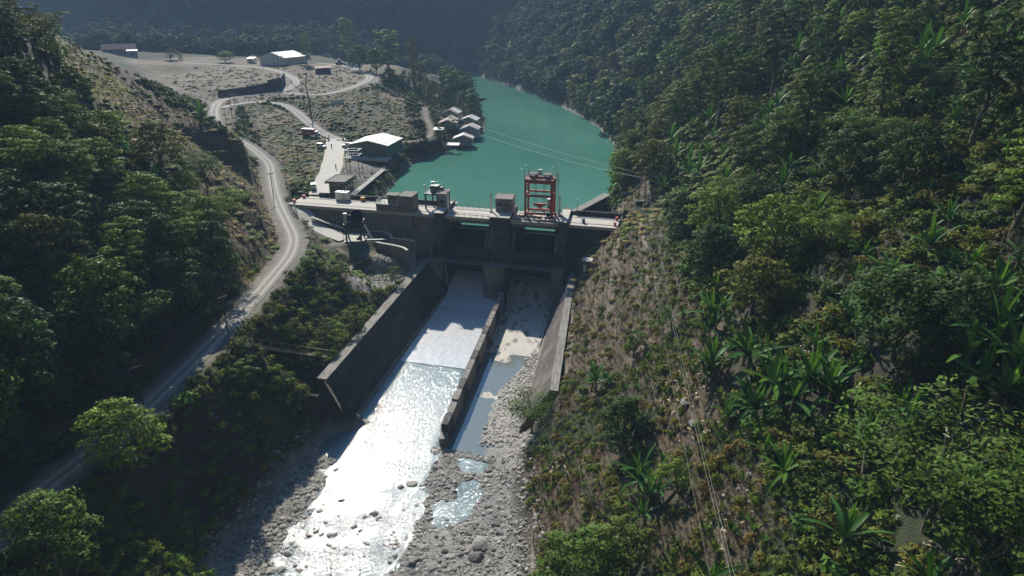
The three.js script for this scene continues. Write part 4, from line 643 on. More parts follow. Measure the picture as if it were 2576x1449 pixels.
for (const [s, t, l] of [[-66.5, -7.3, 'left end of the upstream rail'], [-66.8, -1.9, 'left end of the downstream rail'], [33.2, -7.3, 'right end of the upstream rail'], [33.3, -1.9, 'right end of the downstream rail']]) { const o = thing('buffer_stop', 'small orange buffer stop at the ' + l, 'buffer stop', loc(s, 0, t), TD); mesh('post', boxGeo(-0.3, 0, -0.4, 0.3, 1.0, 0.4), M.orange, o); mesh('pad', boxGeo(s < 0 ? 0.303 : -0.5, 0.5, -0.25, s < 0 ? 0.5 : -0.303, 0.95, 0.25), M.red, o); }
{ const o = thing('transformer_box', 'small blue steel cabinet alone on the right deck of the dam', 'cabinet', loc(24.3, 0, -2.4), TD); mesh('body', boxGeo(-0.4, 0.1, -0.3, 0.4, 1.25, 0.3), M.blue, o); mesh('plinth', boxGeo(-0.5, 0, -0.4, 0.5, 0.097, 0.4), M.slab, o); mesh('lid', boxGeo(-0.45, 1.253, -0.35, 0.45, 1.32, 0.35), M.steel, o); }
{ const o = thing('steel_portal', 'black open steel frame standing on the right pier', 'frame', loc(17.4, 1.2, -3.4), TC); mesh('frame', mb().box(-0.55, 0, -0.1, -0.4, 1.9, 0.1).box(0.4, 0, -0.1, 0.55, 1.9, 0.1).box(-0.4, 1.7, -0.1, 0.4, 1.9, 0.1).geo(), M.dark, o); mesh('plate', boxGeo(-0.6, 0.003, -0.6, 0.6, 0.1, 0.6), M.dark, o); }
{ const o = thing('street_lamp', 'thin white street lamp behind the right pier', 'lamp', loc(21.4, 0, -9.2), TD); mesh('post', mb().tube(V(0, 0, 0), V(0, 5, 0), 0.08, 0.05, 6).geo(), M.steel, o); mesh('lamp_head', boxGeo(-0.5, 4.95, -0.12, 0.08, 5.1, 0.12), M.white, o); }
{ const o = thing('concrete_hut', 'small grey concrete block hut at the foot of the right bank path', 'hut', at(1477, 678, -8.6).setY(H(at(1477, 678, -8.6).x, at(1477, 678, -8.6).z) - 0.3), TD); mesh('wall', boxGeo(-1.2, 0, -1.2, 1.2, 2.9, 1.2), M.concrete, o); mesh('roof', boxGeo(-1.4, 2.903, -1.4, 1.4, 3.1, 1.4), M.slab, o); mesh('door', boxGeo(-0.9, 0, 1.203, -0.2, 1.8, 1.25), M.white, o); }
// the thin jet that leaks from the left pier
{ const p = []; for (let k = 0; k <= 16; k++) { const u = k / 16; p.push(loc(lerp(-16.1, -12.6, Math.sqrt(u)), -13.0 - 9.0 * u, lerp(3.6, 8.5, Math.sqrt(u)))); } const g = mb(), r = rng(4); for (let k = 0; k < 1500; k++) { const u = Math.pow(r(), 0.8), i = Math.min(15, Math.floor(u * 16)), w = 0.05 + 0.42 * u, q = p[i].clone().lerp(p[i + 1], u * 16 - i).add(dirR(r).multiplyScalar(w * r())), s = 0.05 + 0.07 * r(); g.tri(q, q.clone().add(dirR(r).multiplyScalar(s)), q.clone().add(dirR(r).multiplyScalar(s))); } tag(mesh('water_jet', g.geo(), M.white), 'thin white water jet arching from the pier into the left channel', 'water jet'); }
// ---------------------------------------------------------------- buildings on the left bank
const sits = (px, py, h0 = 2) => { const p = hit(px, py) || at(px, py, h0); return p; };
function gabled(name, label, cat, p, turn, w, d, eave, apex, m, o2 = {}) {   // the gable faces local +z; origin at the middle of that wall's foot
  const o = thing(name, label, cat, p, turn, o2.group), ov = o2.over ?? 0.5, g = mb(), A = (x, y, z) => V(x, y, z);
  g.quad(A(-w / 2, -1, 0), A(w / 2, -1, 0), A(w / 2, eave, 0), A(-w / 2, eave, 0)).tri(A(-w / 2, eave, 0), A(w / 2, eave, 0), A(0, apex, 0)); mesh('gable_wall', g.geo(), m.front, o);
  mesh('back_wall', mb().quad(A(w / 2, -1, -d), A(-w / 2, -1, -d), A(-w / 2, eave, -d), A(w / 2, eave, -d)).tri(A(w / 2, eave, -d), A(-w / 2, eave, -d), A(0, apex, -d)).geo(), m.front, o);
  mesh('side_wall', mb().quad(A(w / 2, -1, 0), A(w / 2, -1, -d), A(w / 2, eave, -d), A(w / 2, eave, 0)).geo(), m.side || m.front, o); mesh('side_wall', mb().quad(A(-w / 2, -1, -d), A(-w / 2, -1, 0), A(-w / 2, eave, 0), A(-w / 2, eave, -d)).geo(), m.side || m.front, o);
  const n = o2.sheets || 4, r = rng(Math.round(p.x * 7 + p.z * 3 + 999)), rise = (apex - eave) / (w / 2);
  for (const k of [-1, 1]) { const slope = mesh('roof_slope', mb().bar(A(0, apex + 0.04, 0), A(0, apex + 0.04, -d), 0.1).geo(), m.roof[0], o);
    for (let i = 0; i < n; i++) { const z0 = ov - (d + 2 * ov) * i / n, z1 = ov - (d + 2 * ov) * (i + 1) / n + 0.02, e = w / 2 + ov + (r() - 0.5) * 0.12, l = 0.05 + r() * 0.05, a = A(0, apex + l + 0.06, z0), b = A(k * e, apex - rise * e + l, z0), c = A(k * e, apex - rise * e + l, z1), f = A(0, apex + l + 0.06, z1), dn = V(0, -0.05, 0), dd = (v) => v.clone().add(dn);
      const q = mb(), F = k > 0 ? [a, b, c, f] : [b, a, f, c], D = F.map(dd); q.quad(F[0], F[1], F[2], F[3]).quad(D[3], D[2], D[1], D[0]); for (let j = 0; j < 4; j++) q.quad(D[j], D[(j + 1) % 4], F[(j + 1) % 4], F[j]);
      mesh('roof_sheet', q.geo(), m.roof[Math.floor(r() * m.roof.length)], slope); } }
  mesh('barge_board', mb().bar(A(0, apex + 0.02, ov + 0.04), A(w / 2 + ov, apex - rise * (w / 2 + ov) + 0.02, ov + 0.04), 0.06, 0.22).bar(A(0, apex + 0.02, ov + 0.04), A(-w / 2 - ov, apex - rise * (w / 2 + ov) + 0.02, ov + 0.04), 0.06, 0.22).geo(), m.trim || M.white, o);
  if (o2.frame) { const f = mb(); for (let k = 0; k <= 7; k++) { const x = lerp(-w / 2 + 0.05, w / 2 - 0.05, k / 7); f.box(x - 0.06, -0.5, 0.003, x + 0.06, lerp(apex, eave, Math.abs(x) / (w / 2)) - 0.05, 0.05); } for (const y of [0.8, 1.7, eave - 0.1]) f.box(-w / 2, y - 0.05, 0.051, w / 2, y + 0.05, 0.09); mesh('timber_frame', f.geo(), M.timber, o); }
  return o;
}
const facing = (a, b) => Math.atan2(-(b.z - a.z), b.x - a.x);
{
  const a = at(880, 390, 1.9), b = at(976, 394, 1.9), m = a.clone().lerp(b, 0.5), W = a.distanceTo(b), t = facing(a, b);
  const o = gabled('storage_shed', 'large grey corrugated shed with a pale pitched roof beside the white approach road', 'shed', m, t, W, 17, 4.3, 6.0, { front: M.tinWall, side: M.tinGreen, roof: [M.tin] }, { sheets: 5, over: 0.4 });
  mesh('slab', mb().box(-W / 2 - 1, -0.9, 0.1, W / 2 + 1.5, -0.1, 5.5).geo(), M.slab, o); mesh('hatch', boxGeo(1.5, -0.097, 2.2, 4, 0.12, 3.6), M.concrete, o);
  const f = thing('portal_frame', 'tall open steel portal frame with crossbars in front of the grey shed', 'steel frame', hit(892, 440), t + 0.08), g = mb();
  for (const [x, z] of [[-2.2, 1.6], [2.4, 1.6], [-2.2, -2.2], [2.4, -2.2]]) mesh('post', mb().tube(V(x, -1, z), V(x, 9.2, z), 0.13, 0.1, 6).geo(), M.dark, f);
  for (const y of [9.1, 7.4]) for (const [p, q] of [[[-2.6, 1.6], [2.8, 1.6]], [[-2.6, -2.2], [2.8, -2.2]], [[-2.2, 1.6], [-2.2, -2.2]], [[2.4, 1.6], [2.4, -2.2]]]) g.bar(V(p[0], y, p[1]), V(q[0], y, q[1]), 0.28, 0.22); mesh('crossbar', g.geo(), M.steel, f);
  const box = mb(); for (const x of [-1.4, 0, 1.4]) box.tube(V(x, 7.5, 1.6), V(x, 8.4, 1.6), 0.14, 0.1, 6); mesh('insulator', box.geo(), M.dark, f);
}
{
  const a = at(654, 160, 20.2), b = at(717, 162, 20.2), m = a.clone().lerp(b, 0.5), t = facing(a, b);
  m.y = H(m.x, m.z); const o = gabled('workshop_shed', 'pale walled shed with a light grey roof far off on the upper terrace', 'shed', m, t, a.distanceTo(b), 24, 5, 8.2, { front: M.cream, side: M.cream, roof: [M.tin, M.paleTin] }, { sheets: 6, over: 0.5 });
  for (let k = 0; k < 4; k++) { const w = mesh('window', boxGeo(-a.distanceTo(b) / 2 - 0.06, 1.6, -4 - k * 5, -a.distanceTo(b) / 2 - 0.003, 3, -2.6 - k * 5), M.timber, o); mesh('pane', boxGeo(-a.distanceTo(b) / 2 - 0.09, 1.7, -3.9 - k * 5, -a.distanceTo(b) / 2 - 0.063, 2.9, -2.7 - k * 5), M.glass, w); }
  const an = thing('lean_to', 'small white roofed lean-to left of the far shed', 'lean-to', atZ(629, 151, m.z - 12).setY(0), t); an.position.y = H(an.position.x, an.position.z); mesh('wall', boxGeo(-2.6, -1, -3, 2.6, 3.2, 0), M.cream, an); mesh('roof', mb().hexa([V(-3, 3.0, 0.4), V(3, 3.0, 0.4), V(3, 3.8, -3.4), V(-3, 3.8, -3.4), V(-3, 3.1, 0.4), V(3, 3.1, 0.4), V(3, 3.95, -3.4), V(-3, 3.95, -3.4)]).geo(), M.white, an); mesh('door', boxGeo(-0.5, 0, 0.003, 0.5, 2.1, 0.05), M.timber, an);
}
{ // red-roofed barrack above the left terrace
  const p = atZ(300, 133, -500); p.y = Math.max(H(p.x, p.z), p.y - 1); const o = thing('barrack', 'long white barrack with a red-brown roof on the brow of the left hill', 'house', p, 0.42);
  mesh('wall', boxGeo(-10, -2, -7, 10, 3.4, 0), M.lime, o); mesh('roof', mb().hexa([V(-11, 3.3, 1), V(11, 3.3, 1), V(10.8, 6.6, -4), V(-10.8, 6.6, -4), V(-11, 3.45, 1), V(11, 3.45, 1), V(10.8, 6.8, -4), V(-10.8, 6.8, -4)]).hexa([V(-10.8, 6.6, -4), V(10.8, 6.6, -4), V(11, 3.4, -8), V(-11, 3.4, -8), V(-10.8, 6.8, -4), V(10.8, 6.8, -4), V(11, 3.5, -8), V(-11, 3.5, -8)]).geo(), M.rustTin, o);
  for (const x of [-5, 4.5]) { const w = mesh('window', boxGeo(x - 1, 0.6, 0.003, x + 1, 2.2, 0.08), M.timber, o); mesh('pane', boxGeo(x - 0.8, 0.8, 0.083, x + 0.8, 2.0, 0.1), M.glass, w); }
  const f = mb(); for (let k = 0; k <= 9; k++) f.box(-9.9 + k * 2.18, -1, 0.003, -9.75 + k * 2.18, 3.3, 0.06); f.box(-10, 2.5, 0.061, 10, 2.65, 0.09); mesh('timber_frame', f.geo(), M.timber, o);
  const q = atZ(331, 130, -496); q.y = p.y - 0.6; const o2 = thing('outhouse', 'small white annex with a pale flat roof right of the red-roofed barrack', 'house', q, 0.42); mesh('wall', boxGeo(-3.2, -2, -5, 3.2, 3.2, 0), M.lime, o2); mesh('roof', mb().hexa([V(-3.6, 3.203, 0.5), V(3.6, 3.203, 0.5), V(3.6, 3.7, -5.5), V(-3.6, 3.7, -5.5), V(-3.6, 3.3, 0.5), V(3.6, 3.3, 0.5), V(3.6, 3.85, -5.5), V(-3.6, 3.85, -5.5)]).geo(), M.paleTin, o2); mesh('door', boxGeo(-0.5, 0, 0.003, 0.5, 2, 0.05), M.timber, o2);
}
{ // guard house by the end of the dam
  const a = at(834, 487, 0.1), b = at(862, 489, 0.1), t = facing(a, b), o = thing('control_house', 'square concrete control house with a thick flat roof at the left end of the dam', 'house', a.clone().lerp(b, 0.5), t + 0.12); const W = 5.0, D = 8.6;
  mesh('wall', boxGeo(-W / 2, -1, -D, W / 2, 3.6, 0), M.concrete, o); mesh('band', boxGeo(-W / 2 - 0.04, 2.5, -D - 0.04, W / 2 + 0.04, 2.62, 0.04), M.stainShade, o);
  const r = mesh('roof', boxGeo(-W / 2 - 1.0, 3.603, -D - 0.9, W / 2 + 0.9, 3.95, 0.9), M.concrete, o); mesh('roof_deck', boxGeo(-W / 2 - 0.7, 4.16, -D - 0.6, W / 2 + 0.6, 4.2, 0.6), M.roofSlab, r); const p = mb(); p.box(-W / 2 - 1, 3.953, 0.6, W / 2 + 0.9, 4.3, 0.9).box(-W / 2 - 1, 3.953, -D - 0.9, W / 2 + 0.9, 4.3, -D - 0.6).box(-W / 2 - 1, 3.953, -D - 0.6, -W / 2 - 0.7, 4.3, 0.6).box(W / 2 + 0.6, 3.953, -D - 0.6, W / 2 + 0.9, 4.3, 0.6); mesh('parapet', p.geo(), M.stainShade, r);
  for (const z of [-1.6, -4.2, -6.6]) { const w = mesh('window', boxGeo(W / 2 + 0.003, 1.0, z - 0.7, W / 2 + 0.07, 2.3, z + 0.7), M.steel, o); mesh('pane', boxGeo(W / 2 + 0.073, 1.1, z - 0.6, W / 2 + 0.1, 2.2, z + 0.6), M.glass, w); }
  for (const x of [-1.2, 0.9]) { const w = mesh('window', boxGeo(x - 0.6, 1.2, 0.003, x + 0.6, 2.3, 0.06), M.plaster, o); mesh('pane', boxGeo(x - 0.5, 1.3, 0.063, x + 0.5, 2.2, 0.09), M.glass, w); }
}
// the tin-roofed village on the point
{
  const hs = [
    [1131, 305, 8.0, 9, 2.6, 4.4, [M.rustTin, M.paleTin, M.rustTin], 'tin-roofed hut at the back of the lakeside village, its roof half rusted'],
    [1132, 313, 6.2, 5, 2.3, 3.8, [M.oliveTin], 'small hut with an olive thatched roof in the lakeside village'],
    [1126, 322, 8.4, 6, 2.6, 4.2, [M.paleTin, M.white, M.rustTin], 'white gabled hut nearest the path in the lakeside village'],
    [1178, 301, 8.2, 8, 2.5, 4.1, [M.paleTin, M.tin, M.paleTin], 'pale tin-roofed hut beside the water at the back of the village'],
    [1180, 318, 8.6, 8, 3.2, 4.9, [M.rustTin, M.rustTin, M.tin], 'timber-framed hut with red-brown roof nearest the green water'],
    [1164, 337, 8.6, 7, 2.5, 4.0, [M.rustTin, M.tin], 'low striped tin hut half hidden by bushes at the front of the village'],
  ];
  hs.forEach(([px, py, w, d, e, a, roof, l], i) => { const p = at(px, py, 2); p.y = Math.max(H(p.x, p.z), LAKE + 2); gabled('village_hut', l, 'hut', p, -0.18 + 0.07 * (i % 3), w, d, e, a, { front: M.lime, roof, trim: M.white }, { frame: true, sheets: 4, over: 0.5, group: 'huts of the lakeside village' }); });
  const sh = (px, py, l, w, mat) => { const p = at(px, py, 1.6); p.y = Math.max(H(p.x, p.z), LAKE + 1.5); const o = thing('lean_to', l, 'shelter', p, -0.1); for (const x of [-w / 2, w / 2]) for (const z of [-2.4, 0]) mesh('post', boxGeo(x - 0.08, -0.6, z - 0.08, x + 0.08, 2.0, z + 0.08), M.timber, o); mesh('roof', mb().hexa([V(-w / 2 - 0.4, 1.9, 0.4), V(w / 2 + 0.4, 1.9, 0.4), V(w / 2 + 0.4, 2.5, -2.8), V(-w / 2 - 0.4, 2.5, -2.8), V(-w / 2 - 0.4, 1.98, 0.4), V(w / 2 + 0.4, 1.98, 0.4), V(w / 2 + 0.4, 2.6, -2.8), V(-w / 2 - 0.4, 2.6, -2.8)]).geo(), mat, o); };
  sh(1138, 350, 'white roofed open shelter at the front edge of the village', 5, M.paleTin); sh(1103, 340, 'grey roofed open shelter on the path into the village', 4, M.tin);
}
// masonry retaining wall of the terrace, with ruined top
{ const pts = []; for (let k = 0; k <= 20; k++) { const px = lerp(548, 707, k / 20), py = lerp(238, 226, k / 20) + 3 * Math.sin(k * 0.16); pts.push(hit(px, py) || at(px, py, 13)); }
  const o = thing('terrace_wall', 'long dark stone retaining wall on the terrace inside the bend of the road', 'retaining wall'), r = rng(9);
  for (let k = 0; k < 20; k++) { const a = pts[k], b = pts[k + 1], d = b.clone().sub(a).setY(0).normalize(), n = V(-d.z, 0, d.x).multiplyScalar(-1), h = lerp(2.4, 5.4, k / 19) + (k > 15 ? 1.2 : 0) + (r() - 0.5) * 0.2, q = mb(), th = 1.1; const A = a.clone(), B = b.clone().addScaledVector(d, -0.06), A2 = A.clone().addScaledVector(n, -th), B2 = B.clone().addScaledVector(n, -th); const back = n.z < 0 ? [A2, B2, B, A] : [A, B, B2, A2];
    const lo = back.map((v) => v.clone().add(V(0, -1.5, 0))), hi = back.map((v) => v.clone().setY(a.y + h)); q.hexa([...lo, ...hi]); mesh('wall_section', q.geo(), M.stainShade, o); }
  const e = pts[20], e2 = hit(716, 205) || at(716, 205, 16); mesh('return_wall', mb().bar(e.clone().setY(e.y + 2.5), e2.clone().setY(e.y + 3.2), 1.0, 7.5).geo(), M.stainShade, o);
}
// ---------------------------------------------------------------- vehicles
function wheels(o, list, r, w) { for (const [x, z] of list) { const t = mesh('wheel', mb().tube(V(x, r, z - w / 2), V(x, r, z + w / 2), r, r, 12).geo(), M.rubber, o); mesh('rim', mb().tube(V(x, r, z - w / 2 - 0.01), V(x, r, z + w / 2 + 0.01), r * 0.55, r * 0.55, 8).geo(), M.steel, t); } }
function jeep(label, p, turn, group) {                              // long axis along x, bonnet at +x
  const o = thing('parked_jeep', label, 'jeep', p, turn, group), g = mb(), hw = 0.85;
  const side = (pts, z0, z1) => { const s = new THREE.Shape(pts.map(([x, y]) => new THREE.Vector2(x, y))); return new THREE.ExtrudeGeometry(s, { depth: z1 - z0 - 0.08, bevelEnabled: true, bevelSize: 0.04, bevelThickness: 0.04, bevelSegments: 1 }).translate(0, 0, z0 + 0.04); };
  mesh('body', side([[-2.1, 0.5], [-1.55, 0.5], [-1.4, 0.85], [-0.75, 0.85], [-0.6, 0.5], [0.9, 0.5], [1.05, 0.85], [1.7, 0.85], [1.85, 0.5], [2.1, 0.55], [2.05, 1.15], [0.75, 1.25], [0.7, 1.3], [-2.1, 1.3]], -hw, hw), M.white, o);
  mesh('cabin', side([[-2.1, 1.3], [0.65, 1.3], [0.35, 1.95], [-2.05, 1.95]], -hw + 0.04, hw - 0.04), M.white, o); mesh('roof', boxGeo(-2.15, 1.99, -hw, 0.4, 2.08, hw), M.white, o);
  for (const k of [-1, 1]) for (const [a, b] of [[-1.95, -1.1], [-1.0, -0.35], [-0.25, 0.3]]) mesh('window', boxGeo(a, 1.4, k > 0 ? hw - 0.037 : -hw + 0.007, b, 1.85, k > 0 ? hw - 0.007 : -hw + 0.037), M.glass, o);
  mesh('windscreen', mb().hexa([V(0.66, 1.4, 0.7), V(0.7, 1.4, 0.7), V(0.7, 1.4, -0.7), V(0.66, 1.4, -0.7), V(0.45, 1.86, 0.7), V(0.49, 1.86, 0.7), V(0.49, 1.86, -0.7), V(0.45, 1.86, -0.7)]).geo(), M.glass, o); mesh('rear_window', boxGeo(-2.18, 1.4, -0.6, -2.143, 1.85, 0.6), M.glass, o);
  mesh('bumper', mb().box(2.1, 0.5, -0.8, 2.25, 0.7, 0.8).geo(), M.steel, o); mesh('rear_bumper', boxGeo(-2.3, 0.5, -0.8, -2.145, 0.7, 0.8), M.steel, o); for (const z of [-0.6, 0.6]) mesh('headlight', mb().tube(V(2.06, 0.95, z), V(2.12, 0.95, z), 0.13, 0.13, 8).geo(), M.glass, o);
  wheels(o, [[-1.08, -0.75], [-1.08, 0.75], [1.38, -0.75], [1.38, 0.75]], 0.4, 0.24); return o;
}
const JG = 'white jeeps around the dam';
jeep('white jeep parked on the verge below the red truck', sits(809, 373), facing(at(795, 370, 2), at(823, 374, 2)), JG);
jeep('white jeep half hidden by the corner of the grey shed', sits(874, 371), facing(at(884, 368, 2), at(866, 368, 2)), JG);
jeep('white jeep standing on the white road at the end of the dam', at(789, 475, 0.35), Math.PI / 2 + 0.25, JG);
jeep('white car half hidden behind the control house', at(838, 469, 0.4), Math.PI / 2 + 0.1, JG);
{
  const p = sits(781, 343), t = facing(at(765, 342, 3), at(800, 344, 3)), o = thing('cargo_truck', 'red cargo truck with grey tarpaulin sides and white canopy parked above the fork', 'truck', p, t);
  mesh('chassis', boxGeo(-3.6, 0.6, -0.5, 3.2, 0.85, 0.5), M.dark, o); mesh('cargo_bed', mb().box(-3.6, 0.9, -1.2, 1.3, 2.4, 1.2).geo(), M.orange, o); const tp = mesh('tarpaulin', boxGeo(-3.63, 2.403, -1.22, 1.2, 3.3, 1.22), M.blue, o); mesh('canopy_top', boxGeo(-3.66, 3.303, -1.25, 1.2, 3.4, 1.25), M.white, tp);
  for (let k = 0; k < 5; k++) mesh('bed_rib', boxGeo(-3.4 + k * 1.1, 0.95, 1.203, -3.3 + k * 1.1, 2.35, 1.25), M.red, o); mesh('headboard', boxGeo(1.32, 0.9, -1.2, 2.2, 3.2, 1.2), M.red, o);
  mesh('cab', boxGeo(1.3, 0.9, -1.05, 2.7, 2.35, 1.05).translate(0.93, 0, 0), M.cream, o); mesh('bonnet', boxGeo(3.64, 0.9, -0.85, 4.5, 1.7, 0.85), M.white, o); mesh('cab_roof', boxGeo(2.2, 2.353, -1.1, 3.7, 2.5, 1.1), M.white, o); for (const x of [2.5, 3.1]) mesh('cab_window', boxGeo(x, 1.6, 1.053, x + 0.45, 2.2, 1.08), M.glass, o); mesh('bumper', boxGeo(4.503, 0.6, -1, 4.7, 0.9, 1), M.dark, o); for (const z of [-0.6, 0.6]) mesh('headlight', boxGeo(4.503, 1.1, z - 0.12, 4.54, 1.35, z + 0.12), M.glass, o);
  wheels(o, [[-2.4, -0.95], [-2.4, 0.95], [-1.3, -0.95], [-1.3, 0.95], [3.5, -0.95], [3.5, 0.95]], 0.5, 0.35);
}
{ const o = thing('wheel_loader', 'dark derelict loader parked on the pale upper yard', 'loader', sits(854, 163), 0.5); mesh('body', mb().box(-2.4, 0.9, -1.1, 0.6, 2.1, 1.1).geo(), M.dark, o); mesh('cab', mb().box(-0.9, 2.103, -0.9, 0.6, 3.6, 0.9).geo(), M.dark, o); mesh('boom', mb().bar(V(0.6, 1.8, 0.6), V(3.2, 1.0, 0.6), 0.25, 0.35).bar(V(0.6, 1.8, -0.6), V(3.2, 1.0, -0.6), 0.25, 0.35).geo(), M.dark, o); mesh('bucket', mb().hexa([V(3, 0.2, 1.3), V(4.2, 0.2, 1.3), V(4.2, 0.2, -1.3), V(3, 0.2, -1.3), V(2.9, 1.3, 1.3), V(3.2, 1.3, 1.3), V(3.2, 1.3, -1.3), V(2.9, 1.3, -1.3)]).geo(), M.steel, o); wheels(o, [[-1.6, -1.1], [-1.6, 1.1], [1.3, -1.1], [1.3, 1.1]], 0.8, 0.5); }
{ const o = thing('white_screen', 'L-shaped white sheet-metal screen standing on the grassy knoll', 'screen', sits(848, 262), facing(at(837, 262, 11), at(860, 262, 11))); mesh('panel', boxGeo(-3.2, -0.3, -0.06, 0.6, 2.3, 0.06), M.white, o); mesh('panel', mb().hexa([V(0.62, -0.3, 0.06), V(3.2, -0.3, -1.2), V(3.2, -0.3, -1.32), V(0.62, -0.3, -0.06), V(0.62, 2.3, 0.06), V(3.2, 2.3, -1.2), V(3.2, 2.3, -1.32), V(0.62, 2.3, -0.06)]).geo(), M.white, o); for (const x of [-3, -1, 0.5]) mesh('post', boxGeo(x, -0.4, -0.16, x + 0.1, 2.3, -0.063), M.steel, o); }
{ const o = thing('ruined_hut', 'roofless dark hut with a tilted roof sheet among poles on the terrace', 'hut', sits(812, 186), 0.1); mesh('wall', mb().box(-4.5, -1, -4, 4.5, 3.4, 0).geo(), M.stainShade, o); mesh('roof', mb().hexa([V(-5, 3.3, 0.6), V(5.4, 3.9, 0.6), V(5.2, 4.7, -4.6), V(-5, 4.2, -4.6), V(-5, 3.42, 0.6), V(5.4, 4.02, 0.6), V(5.2, 4.82, -4.6), V(-5, 4.32, -4.6)]).geo(), M.rustTin, o); mesh('door', boxGeo(-0.6, 0, 0.003, 0.6, 2.2, 0.06), M.timber, o); }
for (const [px, l] of [[826.5, 'left'], [872, 'right']]) { const o = thing('gate_post', 'white gate post at the ' + l + ' side of the head of the white road', 'gate post', sits(px === 826.5 ? 827 : 864, 352), 0.1); mesh('post', boxGeo(-0.2, -0.4, -0.2, 0.2, 2.4, 0.2), M.white, o); mesh('cap', boxGeo(-0.28, 2.403, -0.28, 0.28, 2.55, 0.28), M.white, o); if (px < 840) mesh('gate_leaf', mb().box(-0.05, 0.3, 0.2, 0.05, 1.6, 3.6).geo(), M.steel, o); else mesh('gate_leaf', mb().box(-0.05, 0.3, 0.2, 0.05, 1.6, 3.4).geo(), M.steel, o); }
// ---------------------------------------------------------------- poles and wires
function poleAt(label, p, h, pair, turn, opt = {}) {
  const o = thing('power_pole', label, 'power pole', p, turn, opt.group), x = pair / 2;
  for (const k of pair ? [-1, 1] : [0]) mesh('pole', mb().tube(V(k * x, -1, 0), V(k * x, h, 0), 0.13, 0.09, 7).geo(), opt.mat || M.timber, o);
  const c = Math.max(1.1, x + 0.7); mesh('crossarm', mb().box(-c, h - 0.5, -0.09, c, h - 0.3, 0.09).geo(), M.timber, o);
  for (const k of [-1, 0, 1]) mesh('insulator', mb().tube(V(k * (c - 0.1), h - 0.297, 0), V(k * (c - 0.1), h + 0.05, 0), 0.07, 0.05, 6).geo(), M.dark, o);
  if (pair) mesh('brace', mb().bar(V(-x, h * 0.45, 0), V(x, h * 0.45, 0), 0.12).bar(V(-x, h - 1.6, 0), V(x, h - 1.6, 0), 0.12).geo(), M.timber, o); return o;
}
const top = (o, k, h) => V(k, h - 0.1, 0).applyAxisAngle(V(0, 1, 0), o.rotation.y).add(o.position);
function wire(label, a, b, sag, r = 0.03, mat = M.wire, group) { const p = []; for (let k = 0; k <= 24; k++) { const u = k / 24, q = a.clone().lerp(b, u); q.y -= sag * 4 * u * (1 - u); p.push(q); } const o = mesh('power_line', mb().path(p, r, 4).geo(), mat); tag(o, label, 'power line', group); return o; }
const pA = poleAt('twin power pole where the road forks on the left terrace', sits(589, 293), 11, 1.8, 0.3), pB = poleAt('twin power pole on the grass below the truck', sits(744, 402), 11, 1.6, 0.4);
const pC = poleAt('twin power pole on the slope above the lakeside village', sits(950, 250), 8.5, 1.6, -0.6), pD = poleAt('dark twin power pole standing on a black box on the bare right bank', sits(1614, 512), 8.6, 1.9, 0.3, { mat: M.dark });
mesh('base_box', boxGeo(-1.6, -1.0, -0.6, 1.3, 0.9, 0.7), M.dark, pD); mesh('brace_log', mb().bar(V(-3, 3.6, -0.5), V(3.4, 7.4, -2.2), 0.3).geo(), M.bark, pD);
for (const k of [-1, 0, 1]) wire('pale power line from the road fork to the grass pole, ' + ['upper', 'middle', 'lower'][k + 1] + ' strand', top(pA, k * 1.3, 11), top(pB, k * 1.3, 11), 1.2, 0.025);
wire('long pale cable slung across the green lake from the village slope to the right bank', top(pC, 0, 8.5), top(pD, 0, 7.6), 5.5, 0.035); wire('thin second cable sagging across the green lake', top(pC, 1, 8.5), top(pD, 1, 8.4), 3.5, 0.025);
for (const [k, px, l, r] of [[-1, 1793, 'left of three cables descending the right bank', 0.009], [0.9, 1846, 'middle of three cables descending the right bank', 0.011], [1.3, 1856, 'right of three cables descending the right bank', 0.011]]) { const e = atZ(px, 1449, -42); e.y = Math.max(e.y, 9); wire(l, top(pD, k, 8.2), at(px, 1480, 12), 3.2, r); }
[[762, 250, 9, 'thin single pole near the bare tree'], [1000, 158, 12, 'thin pole at the right edge of the upper yard'], [858, 205, 10, 'tallest pole of the cluster by the ruined hut'], [849, 208, 9, 'middle pole of the cluster by the ruined hut'], [842, 210, 8.4, 'left pole of the cluster by the ruined hut'], [805, 212, 8, 'leaning pole right of the bare tree'], [690, 168, 9, 'pole at the corner of the far shed'], [700, 170, 9, 'pole in front of the far shed gable'], [712, 172, 8, 'pole at the right end of the far shed'], [662, 170, 9.5, 'crossed pole before the left wall of the far shed'], [485, 262, 9, 'lone pole on the bare bank left of the fork'], [570, 318, 8, 'lone pole by the track below the fork']].forEach(([x, y, h, l]) => poleAt(l, sits(x, y), h, 0, 0.4));
[[575, 845, 'pole beside the gravel road at the bamboo footbridge'], [365, 1040, 'pole on the shaded stretch of the gravel road'], [688, 500, 'pole on the inner verge of the gravel road bend']].forEach(([x, y, l]) => poleAt(l, sits(x, y), 8.5, 0, 0.9));
{ const q = [[688, 500], [575, 845], [365, 1040], [100, 1270]].map(([x, y]) => sits(x, y)); for (let i = 0; i < 3; i++) for (const k of [-0.8, 0, 0.8]) wire('thin overhead line above the gravel road, ' + ['inner', 'middle', 'outer'][Math.round(k / 0.8) + 1] + ' strand of the ' + ['upper', 'middle', 'lower'][i] + ' span', q[i].clone().add(V(k, 8.2, k)), q[i + 1].clone().add(V(k, 8.2, k)), 0.8, 0.011, M.timber, 'lines above the gravel road'); }
